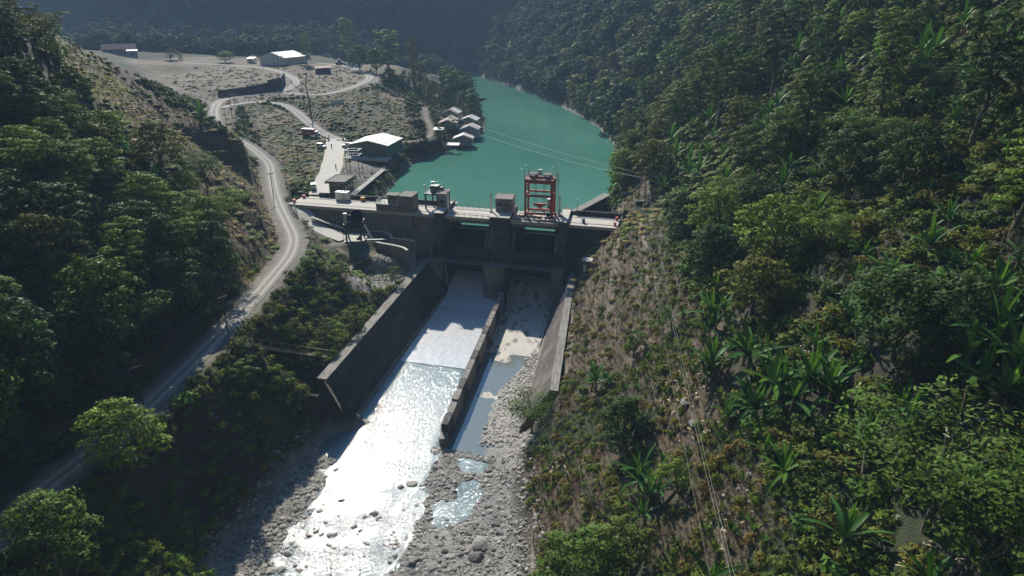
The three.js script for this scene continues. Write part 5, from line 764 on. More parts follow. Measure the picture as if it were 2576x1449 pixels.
{ const p = atZ(68, 66, -190); p.y = Math.max(H(p.x, p.z), 40); const o = thing('line_tower', 'dark crossarm of a power tower with pale insulators above the left hilltop trees', 'power tower', p, 0.1); const t = atZ(68, 22, -190).y - p.y; for (const x of [-1.4, 1.4]) mesh('pole', mb().tube(V(x, -1, 0), V(x, t + 0.2, 0), 0.12, 0.1, 6).geo(), M.timber, o); mesh('crossarm', mb().box(-2.9, t, -0.1, 2.9, t + 0.22, 0.1).geo(), M.timber, o); for (const x of [-2.6, -2.2, -0.6, -0.2, 1.7, 2.3]) mesh('insulator', mb().tube(V(x, t + 0.22, 0), V(x, t + 0.75, 0), 0.12, 0.2, 6).geo(), M.white, o); }
// fences and the bamboo footbridge
function fence(name, label, pts, h, post, mat, extra) { const o = thing(name, label, 'fence'), n = pts.length - 1; for (let i = 0; i <= n; i++) mesh('post', mb().bar(pts[i].clone().add(V(0, -0.4, 0)), pts[i].clone().add(V(0.04, h, 0)), post).geo(), mat, o); for (const y of extra) { const g = mb(); for (let i = 0; i < n; i++) g.bar(pts[i].clone().add(V(0, h * y, 0)), pts[i + 1].clone().add(V(0, h * y, 0)), post * 0.6); mesh('rail', g.geo(), mat, o); } return o; }
const along = (r, a, b, n, offset) => Array.from({ length: n + 1 }, (_, k) => { const i = Math.round(lerp(a, b, k / n) * (r.length - 1)), d = r[Math.min(i + 1, r.length - 1)].clone().sub(r[Math.max(i - 1, 0)]).setY(0).normalize(), q = r[i].clone().addScaledVector(V(-d.z, 0, d.x), offset); q.y = H(q.x, q.z); return q; });
fence('road_fence', 'wire fence on thin posts along the outer edge of the gravel road bend', along(roadA, 0.47, 0.93, 40, 4.4), 1.5, 0.1, M.wood, [0.95, 0.65, 0.3]);
fence('lake_fence', 'low post fence at the edge of the path to the village', Array.from({ length: 12 }, (_, k) => sits(lerp(1005, 1075, k / 11), lerp(364, 372, k / 11))), 1.2, 0.12, M.wood, [0.9]);
{ const pts = Array.from({ length: 11 }, (_, k) => sits(lerp(612, 846, k / 10), lerp(866, 899, k / 10) - 2)), o = fence('bamboo_fence', 'pale bamboo handrail along the path across the lower left bank', pts, 1.3, 0.1, M.straw, [0.98]); const g = mb(); for (const k of [-0.5, 0, 0.5]) for (let i = 0; i < 10; i++) g.bar(pts[i].clone().add(V(0, 0.25, 0.9 + k)), pts[i + 1].clone().add(V(0, 0.25, 0.9 + k)), 0.16); mesh('pole_deck', g.geo(), M.straw, o); }
{ const o = thing('stone_stair', 'flight of pale concrete steps down the stony bank below the dam', 'stairs'), a = at(786, 548, -2.6), b = at(872, 578, -5.6); for (let k = 0; k < 14; k++) { const p = a.clone().lerp(b, k / 13); p.y = Math.max(p.y, H(p.x, p.z)) + 0.1; const m = mesh('step', boxGeo(-0.35, -0.2, -0.8, 0.35, 0.12, 0.8), M.slab, o); m.position.copy(p); m.rotation.y = 0.35; } }
// ---------------------------------------------------------------- people: one continuous figure each
function figure(joints, bones) {                                    // smooth union of tapered capsules, meshed on a grid by surface nets
  const s = 0.045, lo = [-0.5, -0.05, -0.4], n = [23, 42, 19], F = new Float32Array(n[0] * n[1] * n[2]), at3 = (i, j, k) => (k * n[1] + j) * n[0] + i;
  for (let k = 0; k < n[2]; k++) for (let j = 0; j < n[1]; j++) for (let i = 0; i < n[0]; i++) { const p = V(lo[0] + i * s, lo[1] + j * s, lo[2] + k * s); let e = 0; for (const [a, b] of bones) { const A = joints[a], B = joints[b], ab = V(B[0] - A[0], B[1] - A[1], B[2] - A[2]), t = clamp(V(p.x - A[0], p.y - A[1], p.z - A[2]).dot(ab) / Math.max(1e-6, ab.lengthSq())), d = p.distanceTo(V(A[0] + ab.x * t, A[1] + ab.y * t, A[2] + ab.z * t)) - lerp(A[3], B[3], t); e += Math.exp(-d * 45); } F[at3(i, j, k)] = -Math.log(Math.max(e, 1e-30)) / 45; }
  const id = new Map(), p = [], ix = [];
  for (let k = 0; k < n[2] - 1; k++) for (let j = 0; j < n[1] - 1; j++) for (let i = 0; i < n[0] - 1; i++) { let c = 0, x = 0, y = 0, z = 0; const f = (a, b, d) => F[at3(i + a, j + b, k + d)]; for (let a = 0; a < 8; a++) for (const bit of [1, 2, 4]) if (!(a & bit)) { const b = a | bit, u = f(a & 1, (a >> 1) & 1, a >> 2), v = f(b & 1, (b >> 1) & 1, b >> 2); if ((u < 0) !== (v < 0)) { const t = u / (u - v); x += lerp(a & 1, b & 1, t); y += lerp((a >> 1) & 1, (b >> 1) & 1, t); z += lerp(a >> 2, b >> 2, t); c++; } } if (c) { id.set(at3(i, j, k), p.length / 3); p.push(lo[0] + (i + x / c) * s, lo[1] + (j + y / c) * s, lo[2] + (k + z / c) * s); } }
  for (let k = 1; k < n[2] - 1; k++) for (let j = 1; j < n[1] - 1; j++) for (let i = 1; i < n[0] - 1; i++) for (const [u, v, w] of [[[1, 0, 0], [0, 1, 0], [0, 0, 1]], [[0, 1, 0], [0, 0, 1], [1, 0, 0]], [[0, 0, 1], [1, 0, 0], [0, 1, 0]]]) { const a = F[at3(i, j, k)], b = F[at3(i + u[0], j + u[1], k + u[2])]; if ((a < 0) === (b < 0)) continue; const g = (dv, dw) => id.get(at3(i - dv * v[0] - dw * w[0], j - dv * v[1] - dw * w[1], k - dv * v[2] - dw * w[2])), q = [g(0, 0), g(1, 0), g(1, 1), g(0, 1)]; if (q.some((m) => m === undefined)) continue; a < 0 ? ix.push(q[0], q[1], q[2], q[0], q[2], q[3]) : ix.push(q[0], q[2], q[1], q[0], q[3], q[2]); }
  const g = new THREE.BufferGeometry(); g.setAttribute('position', new THREE.Float32BufferAttribute(p, 3)); g.setIndex(ix); g.computeVertexNormals(); return g;
}
const J = { head: [0, 1.58, 0.02, 0.1], crown: [0, 1.64, 0, 0.1], neck: [0, 1.45, 0, 0.055], chest: [0, 1.3, 0, 0.13], belly: [0, 1.08, 0, 0.13], hip: [0, 0.93, 0, 0.14], sl: [-0.18, 1.38, 0, 0.06], sr: [0.18, 1.38, 0, 0.06], el: [-0.24, 1.12, 0.02, 0.045], er: [0.24, 1.12, -0.04, 0.045], hl: [-0.25, 0.86, 0.1, 0.04], hr: [0.25, 0.86, 0.04, 0.04], pl: [-0.1, 0.9, 0, 0.085], pr: [0.1, 0.9, 0, 0.085], kl: [-0.1, 0.5, 0.1, 0.06], kr: [0.11, 0.5, -0.02, 0.06], al: [-0.1, 0.08, 0.04, 0.045], ar: [0.11, 0.08, -0.18, 0.045], tl: [-0.1, 0.03, 0.18, 0.04], tr: [0.11, 0.03, -0.04, 0.04] };
const body = figure(J, [['head', 'crown'], ['neck', 'head'], ['chest', 'neck'], ['chest', 'belly'], ['belly', 'hip'], ['sl', 'sr'], ['sl', 'el'], ['el', 'hl'], ['sr', 'er'], ['er', 'hr'], ['pl', 'kl'], ['kl', 'al'], ['al', 'tl'], ['pr', 'kr'], ['kr', 'ar'], ['ar', 'tr'], ['pl', 'pr']]);
const skin = std(rgb(0.12, 0.075, 0.05), 0.8);
function person(label, p, turn, shirt, trousers) { const o = thing('person', label, 'person', p, turn); mesh('body', body, skin, o); const j2 = (keys, grow) => Object.fromEntries(Object.entries(J).map(([k, v]) => [k, [v[0], v[1], v[2], v[3] + grow]]));
  const a = j2(0, 0.022); mesh('shirt', figure(a, [['chest', 'belly'], ['sl', 'sr'], ['sl', 'el'], ['sr', 'er']]), std(shirt, 0.9), o); mesh('trousers', figure(a, [['hip', 'hip'], ['pl', 'kl'], ['kl', 'al'], ['pr', 'kr'], ['kr', 'ar'], ['pl', 'pr']]), std(trousers, 0.9), o); mesh('hair', figure({ h: [0, 1.665, -0.02, 0.1] }, [['h', 'h']]), M.dark, o); }
person('person in dark clothes standing near the head of the white road', at(834, 372, 2.5), 0.3, rgb(0.04, 0.04, 0.06), rgb(0.03, 0.03, 0.04));
person('person in an olive top walking halfway down the white road', at(845, 424, 1.1), 2.8, rgb(0.12, 0.12, 0.05), rgb(0.05, 0.05, 0.07));
person('person in dark red standing on the path before the village', sits(1048, 357), 1.2, rgb(0.16, 0.04, 0.05), rgb(0.04, 0.04, 0.05)); person('person in grey standing beside the one in red before the village', sits(1055, 357), -1.2, rgb(0.1, 0.1, 0.11), rgb(0.05, 0.045, 0.04));
// ---------------------------------------------------------------- vegetation
const leafMat = (r, g, b, rough = 0.62, tr = 0.42) => new THREE.MeshPhysicalMaterial({ color: rgb(r, g, b), vertexColors: true, roughness: rough, transmission: tr, thickness: 0, side: THREE.DoubleSide, specularIntensity: 0.13, ior: 1.35 });
const LEAF = { deep: leafMat(0.052, 0.1, 0.022), mid: leafMat(0.098, 0.165, 0.026), fresh: leafMat(0.17, 0.25, 0.032), olive: leafMat(0.155, 0.165, 0.03), blue: leafMat(0.052, 0.1, 0.05), gold: leafMat(0.22, 0.19, 0.035), bush: leafMat(0.11, 0.15, 0.028), dry: leafMat(0.24, 0.18, 0.10, 0.9, 0.2), grass: leafMat(0.55, 0.55, 0.55, 0.8, 0.42), banana: leafMat(0.085, 0.19, 0.03, 0.42, 0.45), bananaDark: leafMat(0.045, 0.115, 0.028, 0.4, 0.4), bananaYoung: leafMat(0.17, 0.34, 0.04, 0.45, 0.55), bananaDry: leafMat(0.2, 0.16, 0.10, 0.9, 0.2) };
function leaves(list) {                                           // {p, a (half length), b (half width), c}
  const n = list.length, P = new Float32Array(n * 12), C = new Float32Array(n * 12), I = new Uint32Array(n * 6), N = new Float32Array(n * 12), t = V(0, 0, 0);
  list.forEach((l, i) => {
    const q = [l.p.clone().sub(l.a), l.p.clone().addScaledVector(l.a, -0.1).add(l.b), l.p.clone().add(l.a), l.p.clone().addScaledVector(l.a, -0.1).sub(l.b)];
    t.copy(l.a).cross(l.b).normalize(); if (t.y < 0) t.negate(); if (l.n) t.lerp(l.n, 0.45).normalize();
    q.forEach((v, k) => { P.set([v.x, v.y, v.z], i * 12 + k * 3); C.set(l.c, i * 12 + k * 3); N.set([t.x, t.y, t.z], i * 12 + k * 3); }); I.set([0, 1, 2, 0, 2, 3].map((k) => k + i * 4), i * 6);
  });
  const g = new THREE.BufferGeometry(); g.setAttribute('position', new THREE.BufferAttribute(P, 3)); g.setAttribute('normal', new THREE.BufferAttribute(N, 3)); g.setAttribute('color', new THREE.BufferAttribute(C, 3)); g.setIndex(new THREE.BufferAttribute(I, 1)); return g;
}
function clump(list, r, c, R, n, len, wid, tint, flat = 0.7, rise = 0.55) {
  for (let i = 0; i < n; i++) {
    const d = dirR(r); d.y = Math.abs(d.y) * 0.9 - 0.25; const p = c.clone().add(d.clone().multiplyScalar(R * Math.cbrt(0.25 + 0.75 * r())).multiply(V(1, flat, 1)));
    const nrm = d.clone().multiplyScalar(0.5).add(V(0, rise, 0)).add(dirR(r).multiplyScalar(0.55)).normalize(), a = dirR(r).cross(nrm).normalize(); if (a.y > 0.1) a.negate();
    const s = 0.65 + 0.7 * r(), k = tint * (0.72 + 0.56 * r()), w = 0.9 + 0.2 * r();
    list.push({ p, a: a.clone().multiplyScalar(len * s * 0.5), b: a.clone().cross(nrm).multiplyScalar(wid * s * 0.5), n: d.clone().add(V(0, 0.35, 0)).normalize(), c: [k * w, k, k * (0.8 + 0.3 * r())] });
  }
}
function treeGeo(seed, o) {                                       // {h, r, base, n, per, len, wid, shape, flat}
  const r = rng(seed), list = [], tr = mb(), tips = [];
  const lean = V((r() - 0.5) * 0.8, 0, (r() - 0.5) * 0.8), spine = (y) => V(lean.x * y / o.h * 1.2 + 0.25 * Math.sin(y * 0.7 + seed), y, lean.z * y / o.h * 1.2 + 0.25 * Math.cos(y * 0.6 + seed));
  const rad = o.h * 0.018 + 0.06, topY = lerp(o.base, o.h, 0.72); let prev = V(0, -1.2, 0);
  for (let k = 1; k <= 6; k++) { const y = topY * k / 6, q = spine(y); tr.tube(prev, q, rad * (1.15 - 0.14 * (k - 1)), rad * (1.15 - 0.14 * k), 7, false); prev = q; }
  for (let i = 0; i < o.n; i++) {
    const u = (i + 0.5) / o.n, y = lerp(o.base, o.h, Math.pow(u, 0.8)), prof = o.shape(clamp((y - o.base) / (o.h - o.base))), ang = i * 2.39996 + r() * 0.8, rr = o.r * prof * (0.45 + 0.6 * r()), c = spine(Math.min(y, topY)).add(V(Math.cos(ang) * rr, 0, Math.sin(ang) * rr)); c.y = y + (r() - 0.5) * 0.6;
    const R = o.r * (0.26 + 0.16 * r()) * (o.cl || 1), tint = 0.7 + 0.6 * r(); clump(list, r, c, R, o.per, o.len, o.wid, tint, o.flat); tips.push(c);
  }
  for (let i = 0; i < tips.length; i += Math.max(1, Math.round(tips.length / 11))) { const c = tips[i], y0 = clamp(c.y - 1.2 - c.clone().setY(0).length() * 0.7, o.base * 0.55, topY), s = spine(y0), m = s.clone().lerp(c, 0.5).add(V(0, 0.3, 0)); tr.tube(s, m, rad * 0.5, rad * 0.32, 5, false).tube(m, c, rad * 0.32, rad * 0.12, 5, false); }
  return { crown: leaves(list), trunk: tr.geo() };
}
const round = (v) => Math.sqrt(Math.max(0.06, 1 - Math.pow(v * 1.75 - 0.75, 2))), cone = (v) => 1.05 - 0.8 * v, umbrella = (v) => 0.55 + 0.5 * v, column = (v) => 0.75 - 0.3 * Math.abs(v - 0.4), layered = (v) => 0.5 + 0.5 * Math.abs(Math.sin(v * 9)) * (1.1 - 0.6 * v);
const near = (k) => k;
const KIND = {
  broad: [1, 2, 3].map((s) => treeGeo(s, { h: 9, r: 4.4, base: 2.0, n: 46, per: 78, len: 0.5, wid: 0.26, shape: round, flat: 0.62 })),
  umbrella: [11, 12].map((s) => treeGeo(s, { h: 8.5, r: 5.2, base: 4.6, n: 34, per: 95, len: 0.42, wid: 0.17, shape: umbrella, flat: 0.32, cl: 1.1 })),
  tall: [21, 22].map((s) => treeGeo(s, { h: 17, r: 4.0, base: 4.5, n: 44, per: 70, len: 0.55, wid: 0.28, shape: layered, flat: 0.5, cl: 0.9 })),
  column: [31].map((s) => treeGeo(s, { h: 16, r: 3.2, base: 2.5, n: 40, per: 66, len: 0.6, wid: 0.28, shape: column, flat: 0.7 })),
  dense: [41, 42].map((s) => treeGeo(s, { h: 8, r: 3.6, base: 0.6, n: 52, per: 80, len: 0.42, wid: 0.26, shape: round, flat: 0.85 })),
  small: [51, 52].map((s) => treeGeo(s, { h: 4.6, r: 2.2, base: 1.0, n: 20, per: 60, len: 0.34, wid: 0.18, shape: round, flat: 0.6 })),
  far: [61, 62, 63].map((s) => treeGeo(s, { h: 11, r: 4.8, base: 1.6, n: 34, per: 26, len: 1.15, wid: 0.75, shape: round, flat: 0.75 })),
};
const NAME = { broad: 'broadleaf_tree', umbrella: 'spreading_tree', tall: 'tall_tree', column: 'slender_tree', dense: 'bushy_tree', small: 'young_tree', far: 'forest_tree' };
const protos = new Map();
function tree(kind, v, mat, p, scale, turn, label, group, bark = M.bark) {
  const key = kind + v; let o;
  if (!protos.has(key)) { o = new THREE.Group(); mesh('trunk', KIND[kind][v].trunk, bark, o); mesh('crown', KIND[kind][v].crown, mat, o); protos.set(key, o); }
  else o = protos.get(key).clone();
  o.name = numbered(NAME[kind]); o.children[0].material = bark; o.children[1].material = mat; o.position.copy(p); o.rotation.y = turn; typeof scale === 'number' ? o.scale.setScalar(scale) : o.scale.set(...scale); scene.add(o); return tag(o, label, 'tree', group);
}
const blocked = (p, up) => { const e = V(0, CAM_H, 0), q = p.clone().add(V(0, up, 0)), L = q.distanceTo(e); for (let k = 1; k < 60; k++) { const u = k / 60, x = lerp(e.x, q.x, u), y = lerp(e.y, q.y, u), z = lerp(e.z, q.z, u); if (H(x, z) > y + 0.3 && u * L < L - 4) return true; } return false; };
const onRoad = (x, z, m) => ROADS.some(([r, w], i) => { const b = boxes[i]; if (x < b.min.x - 9 || x > b.max.x + 9 || z < b.min.z - 9 || z > b.max.z + 9) return false; return roadDist(x, z, r, 9)[0] < w + m; });
const taken = [];                                                  // [x, z, radius] kept clear by the hand-placed things
const clear = (x, z, m = 0) => !taken.some(([a, b, r]) => (a - x) ** 2 + (b - z) ** 2 < (r + m) ** 2);
for (const [px, py, r] of [[930, 385, 13], [900, 420, 8], [848, 478, 7], [680, 155, 17], [781, 343, 6], [809, 373, 4], [874, 371, 5], [1132, 306, 7], [1130, 322, 7], [1178, 302, 6], [1180, 318, 7], [1164, 337, 5], [905, 600, 8], [1478, 676, 3], [812, 186, 7], [848, 262, 4], [854, 163, 6], [300, 133, 16], [1614, 512, 3]]) { const p = hit(px, py) || at(px, py, 0); taken.push([p.x, p.z, r]); }
const forbid = (x, z, h) => { const [s, t] = toLoc({ x, z }); return (z > -205 && h < -19.5) || (h < LAKE + 0.9 && z < -192 && t < -9) || (t > -12 && t < 2 && s > -70 && s < 36) || (t > -2 && t < 80 && s > topL(t) - 2.6 && s < topR(t) + 2) || (t > 0 && t < 20 && s > -48 && s < -15); };
// --- trees that stand out
const hero = [
  // kind, variant, material, foot px, foot py, scale, label
  ['dense', 0, 'deep', 978, 200, [1.35, 1.5, 1.35], 'very dark round tree beside the end of the terrace road', -405],
  ['tall', 0, 'fresh', 978, 163, [2.3, 1.62, 2.3], 'large open crowned tree at the back edge of the upper yard', -455],
  ['column', 0, 'gold', 1041, 185, [1.25, 1.75, 1.25], 'slender yellowish tree nearest the lake on the terrace', -430],
  ['tall', 1, 'fresh', 873, 118, [1.9, 1.9, 1.9], 'tall pale tree alone before the dark far mountain', -520],
  ['tall', 1, 'fresh', 770, 140, [1.0, 1.2, 1.0], 'thin pale green tree behind the upper yard', -490],
  ['broad', 1, 'mid', 905, 160, [1.6, 1.7, 1.6], 'broad bluish tree left of the large terrace tree', -470], ['broad', 2, 'mid', 945, 160, [1.2, 1.6, 1.2], 'bushy tree pressed against the large terrace tree', -460],
  ['dense', 0, 'deep', 1040, 300, [1.0, 1.25, 1.0], 'dense dark green tree behind the lakeside village'], ['dense', 1, 'deep', 1128, 268, [1.1, 1.3, 1.1], 'dark tree between the village and the rubbish heap'],
  ['broad', 2, 'fresh', 565, 138, [1.3, 0.8, 1.3], 'low bright green bushy tree behind the left of the upper yard', -500], ['small', 0, 'olive', 428, 140, [2.2, 1.6, 2.2], 'low yellowish tree at the far left of the yard', -510], ['small', 1, 'fresh', 455, 158, [1.0, 1.4, 1.0], 'thin young tree at the end of the low yard wall'],
  ['umbrella', 0, 'fresh', 560, 600, 1.35, 'wide light green tree over the brown cut slope'], ['broad', 0, 'fresh', 435, 800, 1.05, 'rounded bright green tree in the middle of the left forest'], ['broad', 1, 'fresh', 330, 1180, 1.15, 'bright green tree leaning over the shaded gravel road'], ['broad', 2, 'mid', 150, 1449, 1.15, 'big leafy tree in the bottom corner below the road'], ['umbrella', 1, 'mid', 520, 480, 1.1, 'flat topped tree on the slope under the yellow grass'],
  ['small', 0, 'mid', 1108, 345, 1.1, 'small tree at the entrance of the lakeside village'], ['small', 1, 'bush', 1142, 332, 1.2, 'bushy little tree between the village huts'], ['dense', 1, 'olive', 1196, 330, 0.6, 'olive bush tree at the water side of the village'], ['dense', 0, 'mid', 1200, 282, 0.8, 'green bushy tree on the point above the village'], ['dense', 1, 'mid', 1165, 262, 0.95, 'bushy tree on the lake edge behind the point'], ['broad', 0, 'olive', 1090, 240, 0.9, 'light olive tree beside the rubbish heap'], ['broad', 2, 'mid', 1150, 232, 0.9, 'green tree overhanging the lake near its narrow end'],
  ['broad', 1, 'deep', 150, 640, 1.4, 'large dark tree in the middle of the left forest'], ['umbrella', 1, 'olive', 95, 150, 1.2, 'light feathery tree on the left hilltop'], ['broad', 2, 'blue', 10, 130, 1.1, 'pale leaved tree cut by the left edge on the hilltop'],
  ['umbrella', 0, 'mid', 1335, 1092, 0.95, 'small dark leaved tree hanging over the end of the right basin wall'], ['small', 0, 'fresh', 1420, 690, 0.75, 'bright bush growing from the head of the right basin wall'],
  ['broad', 0, 'olive', 1890, 790, [1.15, 1.0, 1.15], 'light olive spreading tree in the middle of the right slope'], ['broad', 1, 'deep', 2250, 900, [1.3, 1.15, 1.3], 'tall dark tree right of the banana clump on the right slope'],
  ['dense', 0, 'deep', 1570, 1130, 1.05, 'dark ivy-covered tree below the bare patch on the right bank'], ['umbrella', 1, 'mid', 2330, 1330, [1.75, 1.25, 1.75], 'very wide dark green tree filling the lower right of the slope'], ['broad', 2, 'mid', 2480, 1410, [1.2, 0.9, 1.2], 'leafy tree beside the very wide tree at the right edge'],
  ['small', 1, 'bush', 1590, 1449, 1.7, 'round green bush tree at the bottom of the right bank'], ['small', 0, 'fresh', 1700, 1240, 1.0, 'small fresh green tree near the cables on the right bank'], ['small', 1, 'mid', 1590, 900, 1.1, 'small green tree on the bare right bank'],
  ['tall', 0, 'mid', 1800, 330, [1.05, 1.5, 1.05], 'very tall thin-trunked tree at the top of the right slope'], ['tall', 1, 'olive', 1655, 300, [1.0, 1.35, 1.0], 'leaning tall tree with a bare trunk above the lake'], ['tall', 0, 'olive', 1600, 230, [1, 1.1, 1], 'open crowned tall tree on the shoulder above the lake'], ['broad', 0, 'blue', 1475, 215, 1.2, 'rounded bluish tree on the far right shore of the lake'], ['broad', 1, 'olive', 2030, 300, 1.1, 'yellow-green tree among the bananas high on the right slope'],
];
hero.forEach(([k, v, m, x, y, s, l, z], i) => { const p = z ? atZ(x, y, z) : hit(x, Math.min(y, 1445)); if (z) p.y = H(p.x, p.z); if (!p) return; taken.push([p.x, p.z, 3.2]); tree(k, v, LEAF[m], p, s, i * 1.7, l, undefined, k === 'tall' ? M.paleBark : M.bark); });
{ let n = 0; for (let i = 6; i < 46; i += 4) { const d = roadA[i + 1].clone().sub(roadA[i]).setY(0).normalize(), side = V(-d.z, 0, d.x), w = side.x < 0 ? 1 : -1, p = roadA[i].clone().addScaledVector(side, w * (6.5 + 2.5 * (i % 3))); p.y = H(p.x, p.z); if (!inFrame(p.x, p.y + 6, p.z, 200)) continue; n++; taken.push([p.x, p.z, 2.5]); tree(n % 3 ? 'broad' : 'dense', n % 2, LEAF[['deep', 'mid', 'deep', 'blue'][n % 4]], p, [1.25, 1.5 + 0.2 * (n % 3), 1.25], n * 1.9, 'tall dark tree shading the gravel road, ' + 'first second third fourth fifth sixth seventh eighth ninth tenth eleventh twelfth thirteenth fourteenth fifteenth'.split(' ')[n - 1] + ' from the bottom', 'trees shading the gravel road'); } }
// --- the bare tree and dry shrubs
function bareGeo(seed, h, spread, levels, trunkR) { const r = rng(seed), g = mb(); const grow = (p, d, L, w, k) => { const m = p.clone().addScaledVector(d, L * 0.5).add(dirR(r).multiplyScalar(L * 0.06)), q = m.clone().addScaledVector(d, L * 0.5).add(dirR(r).multiplyScalar(L * 0.08)); g.tube(p, m, w, w * 0.85, 5, false).tube(m, q, w * 0.85, w * 0.65, 5, false); if (k > 0) { const n = k > 2 ? 3 : 2 + Math.floor(r() * 2); for (let i = 0; i < n; i++) grow(i ? m.clone().lerp(q, r()) : q, d.clone().add(dirR(r).multiplyScalar(spread)).add(V(0, 0.1, 0)).normalize(), L * (0.55 + 0.25 * r()), w * 0.6, k - 1); } }; grow(V(0, -0.5, 0), V(0, 1, 0), h, trunkR, levels); return g.geo(); }
{ const p = hit(781, 292), o = thing('dead_tree', 'tall leafless tree standing alone between the terrace roads', 'tree', p, 0.4), b = mb(); b.tube(V(0, -1, 0), V(0.2, 8, 0), 0.42, 0.3, 8, false).tube(V(0.2, 8, 0), V(-0.6, 13.5, 0), 0.3, 0.22, 8, false); mesh('trunk', b.geo(), M.bark, o);
  const r = rng(77), br = mb(); const limb = (pts, w) => { for (let i = 0; i + 1 < pts.length; i++) br.tube(pts[i], pts[i + 1], w * (1 - i / pts.length * 0.7), w * (1 - (i + 1) / pts.length * 0.7), 5, false); };
  limb([V(0.1, 9.5, 0), V(-3, 12.5, 0.5), V(-6, 14.2, 1), V(-7.6, 16.8, 1)], 0.2); limb([V(-0.6, 13.5, 0), V(-0.3, 17, 0), V(0.4, 20, 0.3)], 0.2); limb([V(-0.6, 13.5, 0), V(-2.2, 16.4, -0.4), V(-3.6, 18.6, -0.6)], 0.16); limb([V(-0.3, 15.6, 0), V(1.6, 17.4, 0.2), V(3.8, 18.0, 0.4)], 0.15); limb([V(0, 8.5, 0), V(-2.4, 9.2, 0.6), V(-4.4, 8.8, 1)], 0.1);
  for (let k = 0; k < 46; k++) { const s = [V(-7, 15.6, 1), V(0, 18, 0), V(-3, 17.6, -0.5), V(3, 17.7, 0.3), V(-5, 13.6, 0.8), V(-0.4, 15, 0)][k % 6].clone().add(dirR(r).multiplyScalar(0.5)), e = s.clone().add(V((r() - 0.5) * 2.6, 0.6 + r() * 1.8, (r() - 0.5) * 2)); br.tube(s, e, 0.05, 0.025, 4, false); } mesh('branch', br.geo(), M.bark, o); }
const bareA = bareGeo(5, 1.6, 0.75, 5, 0.11), bareB = bareGeo(9, 1.4, 0.85, 5, 0.1);
[[1560, 830, 2.0, 'grey leafless shrub on the bare right bank'], [1690, 455, 1.6, 'white leafless shrub behind the dark twin pole'], [1720, 520, 1.4, 'grey leafless shrub right of the dark twin pole'], [2060, 760, 1.7, 'grey leafless shrub between two trees on the right slope'], [1500, 1300, 1.9, 'brown leafless thicket at the foot of the right bank'], [1640, 1020, 1.5, 'leafless shrub beside the dark ivy-covered tree'], [2530, 690, 1.8, 'white leafless shrub at the right edge beside the rocks'], [2470, 1440, 1.7, 'leafless shrub in the bottom right corner'], [1400, 1080, 1.1, 'leafless shrub by the end of the right basin wall'], [2090, 700, 1.3, 'thin leafless shrub above the olive tree'], [820, 870, 0.6, 'small leafless shrub on the lower left bank']].forEach(([x, y, s, l], i) => { const p = hit(x, y); if (!p) return; const o = mesh('bare_shrub', i % 2 ? bareA : bareB, M.paleBark); o.position.copy(p); o.rotation.y = i; o.scale.setScalar(s); tag(o, l, 'shrub'); });
// --- bananas
function bananaLeaf(seed, L, W, arch) {
  const r = rng(seed), n = 9, p = [], c = [], ix = [];
  for (let i = 0; i <= n; i++) { const u = i / n, x = L * (u - 0.12 * arch * u * u), y = L * (0.42 * u * (1.3 - arch) - arch * 0.55 * u * u), w = W * Math.pow(Math.sin(Math.PI * clamp(0.06 + u * 0.93)), 0.55) * (u < 0.1 ? 0.25 : 1), rag = () => 0.82 + 0.18 * r(); p.push(x, y + w * 0.28, -w * rag(), x, y, 0, x, y + w * 0.28, w * rag()); const k = 0.8 + 0.35 * r(); c.push(k * 0.9, k * 0.9, k, 1.5, 1.45, 1.3, k, k, k * 0.9); }
  for (let i = 0; i < n; i++) for (const k of [0, 1]) { const a = i * 3 + k; ix.push(a, a + 1, a + 3, a + 1, a + 4, a + 3); }
  const g = new THREE.BufferGeometry(); g.setAttribute('position', new THREE.Float32BufferAttribute(p, 3)); g.setAttribute('color', new THREE.Float32BufferAttribute(c, 3)); g.setIndex(ix); g.computeVertexNormals(); return g;
}
const bl = [0, 1, 2, 3].map((k) => bananaLeaf(100 + k, 3.5, 0.26, [0.25, 0.5, 0.75, 1.0][k])), stemGeo = mb().tube(V(0, -0.8, 0), V(0.05, 2.0, 0), 0.2, 0.13, 8).geo();
function bananaParts(seed) { const r = rng(seed), out = []; const n = 11 + Math.floor(r() * 5); for (let i = 0; i < n; i++) { const u = i / n, young = u < 0.22, old = u > 0.86; out.push({ g: bl[young ? 0 : old ? 3 : 1 + Math.floor(r() * 2)], m: young ? LEAF.bananaYoung : old && r() < 0.3 ? LEAF.bananaDry : LEAF.banana, ry: i * 2.4 + r() * 0.7, rz: lerp(1.25, old ? -0.5 : 0.3, Math.pow(u, 0.8)) + (r() - 0.5) * 0.45, s: (young ? 0.85 : 1) * (0.8 + 0.4 * r()), y: 1.9 - 0.25 * u }); } return out; }
const bananaSets = [201, 202, 203, 204].map(bananaParts), bananaProto = [];
function banana(v, p, s, turn, label, group) {
  let o = bananaProto[v]?.clone();
  if (!o) { o = new THREE.Group(); mesh('stem', stemGeo, M.wood, o); for (const l of bananaSets[v]) { const m = mesh('leaf', l.g, l.m, o); m.position.y = l.y; m.rotation.set(0, l.ry, l.rz, 'YXZ'); m.scale.setScalar(l.s); } bananaProto[v] = o; }
  { const old = (turn * 7.3) % 1 < 0.5; for (const c of o.children) if (c.material === LEAF.banana && old) c.material = LEAF.bananaDark; } o.name = numbered('banana_plant'); o.position.copy(p); o.rotation.set(0.22 * Math.sin(turn * 5.1), turn, 0.22 * Math.cos(turn * 3.7)); o.scale.setScalar(s); scene.add(o); return tag(o, label, 'banana plant', group);
}
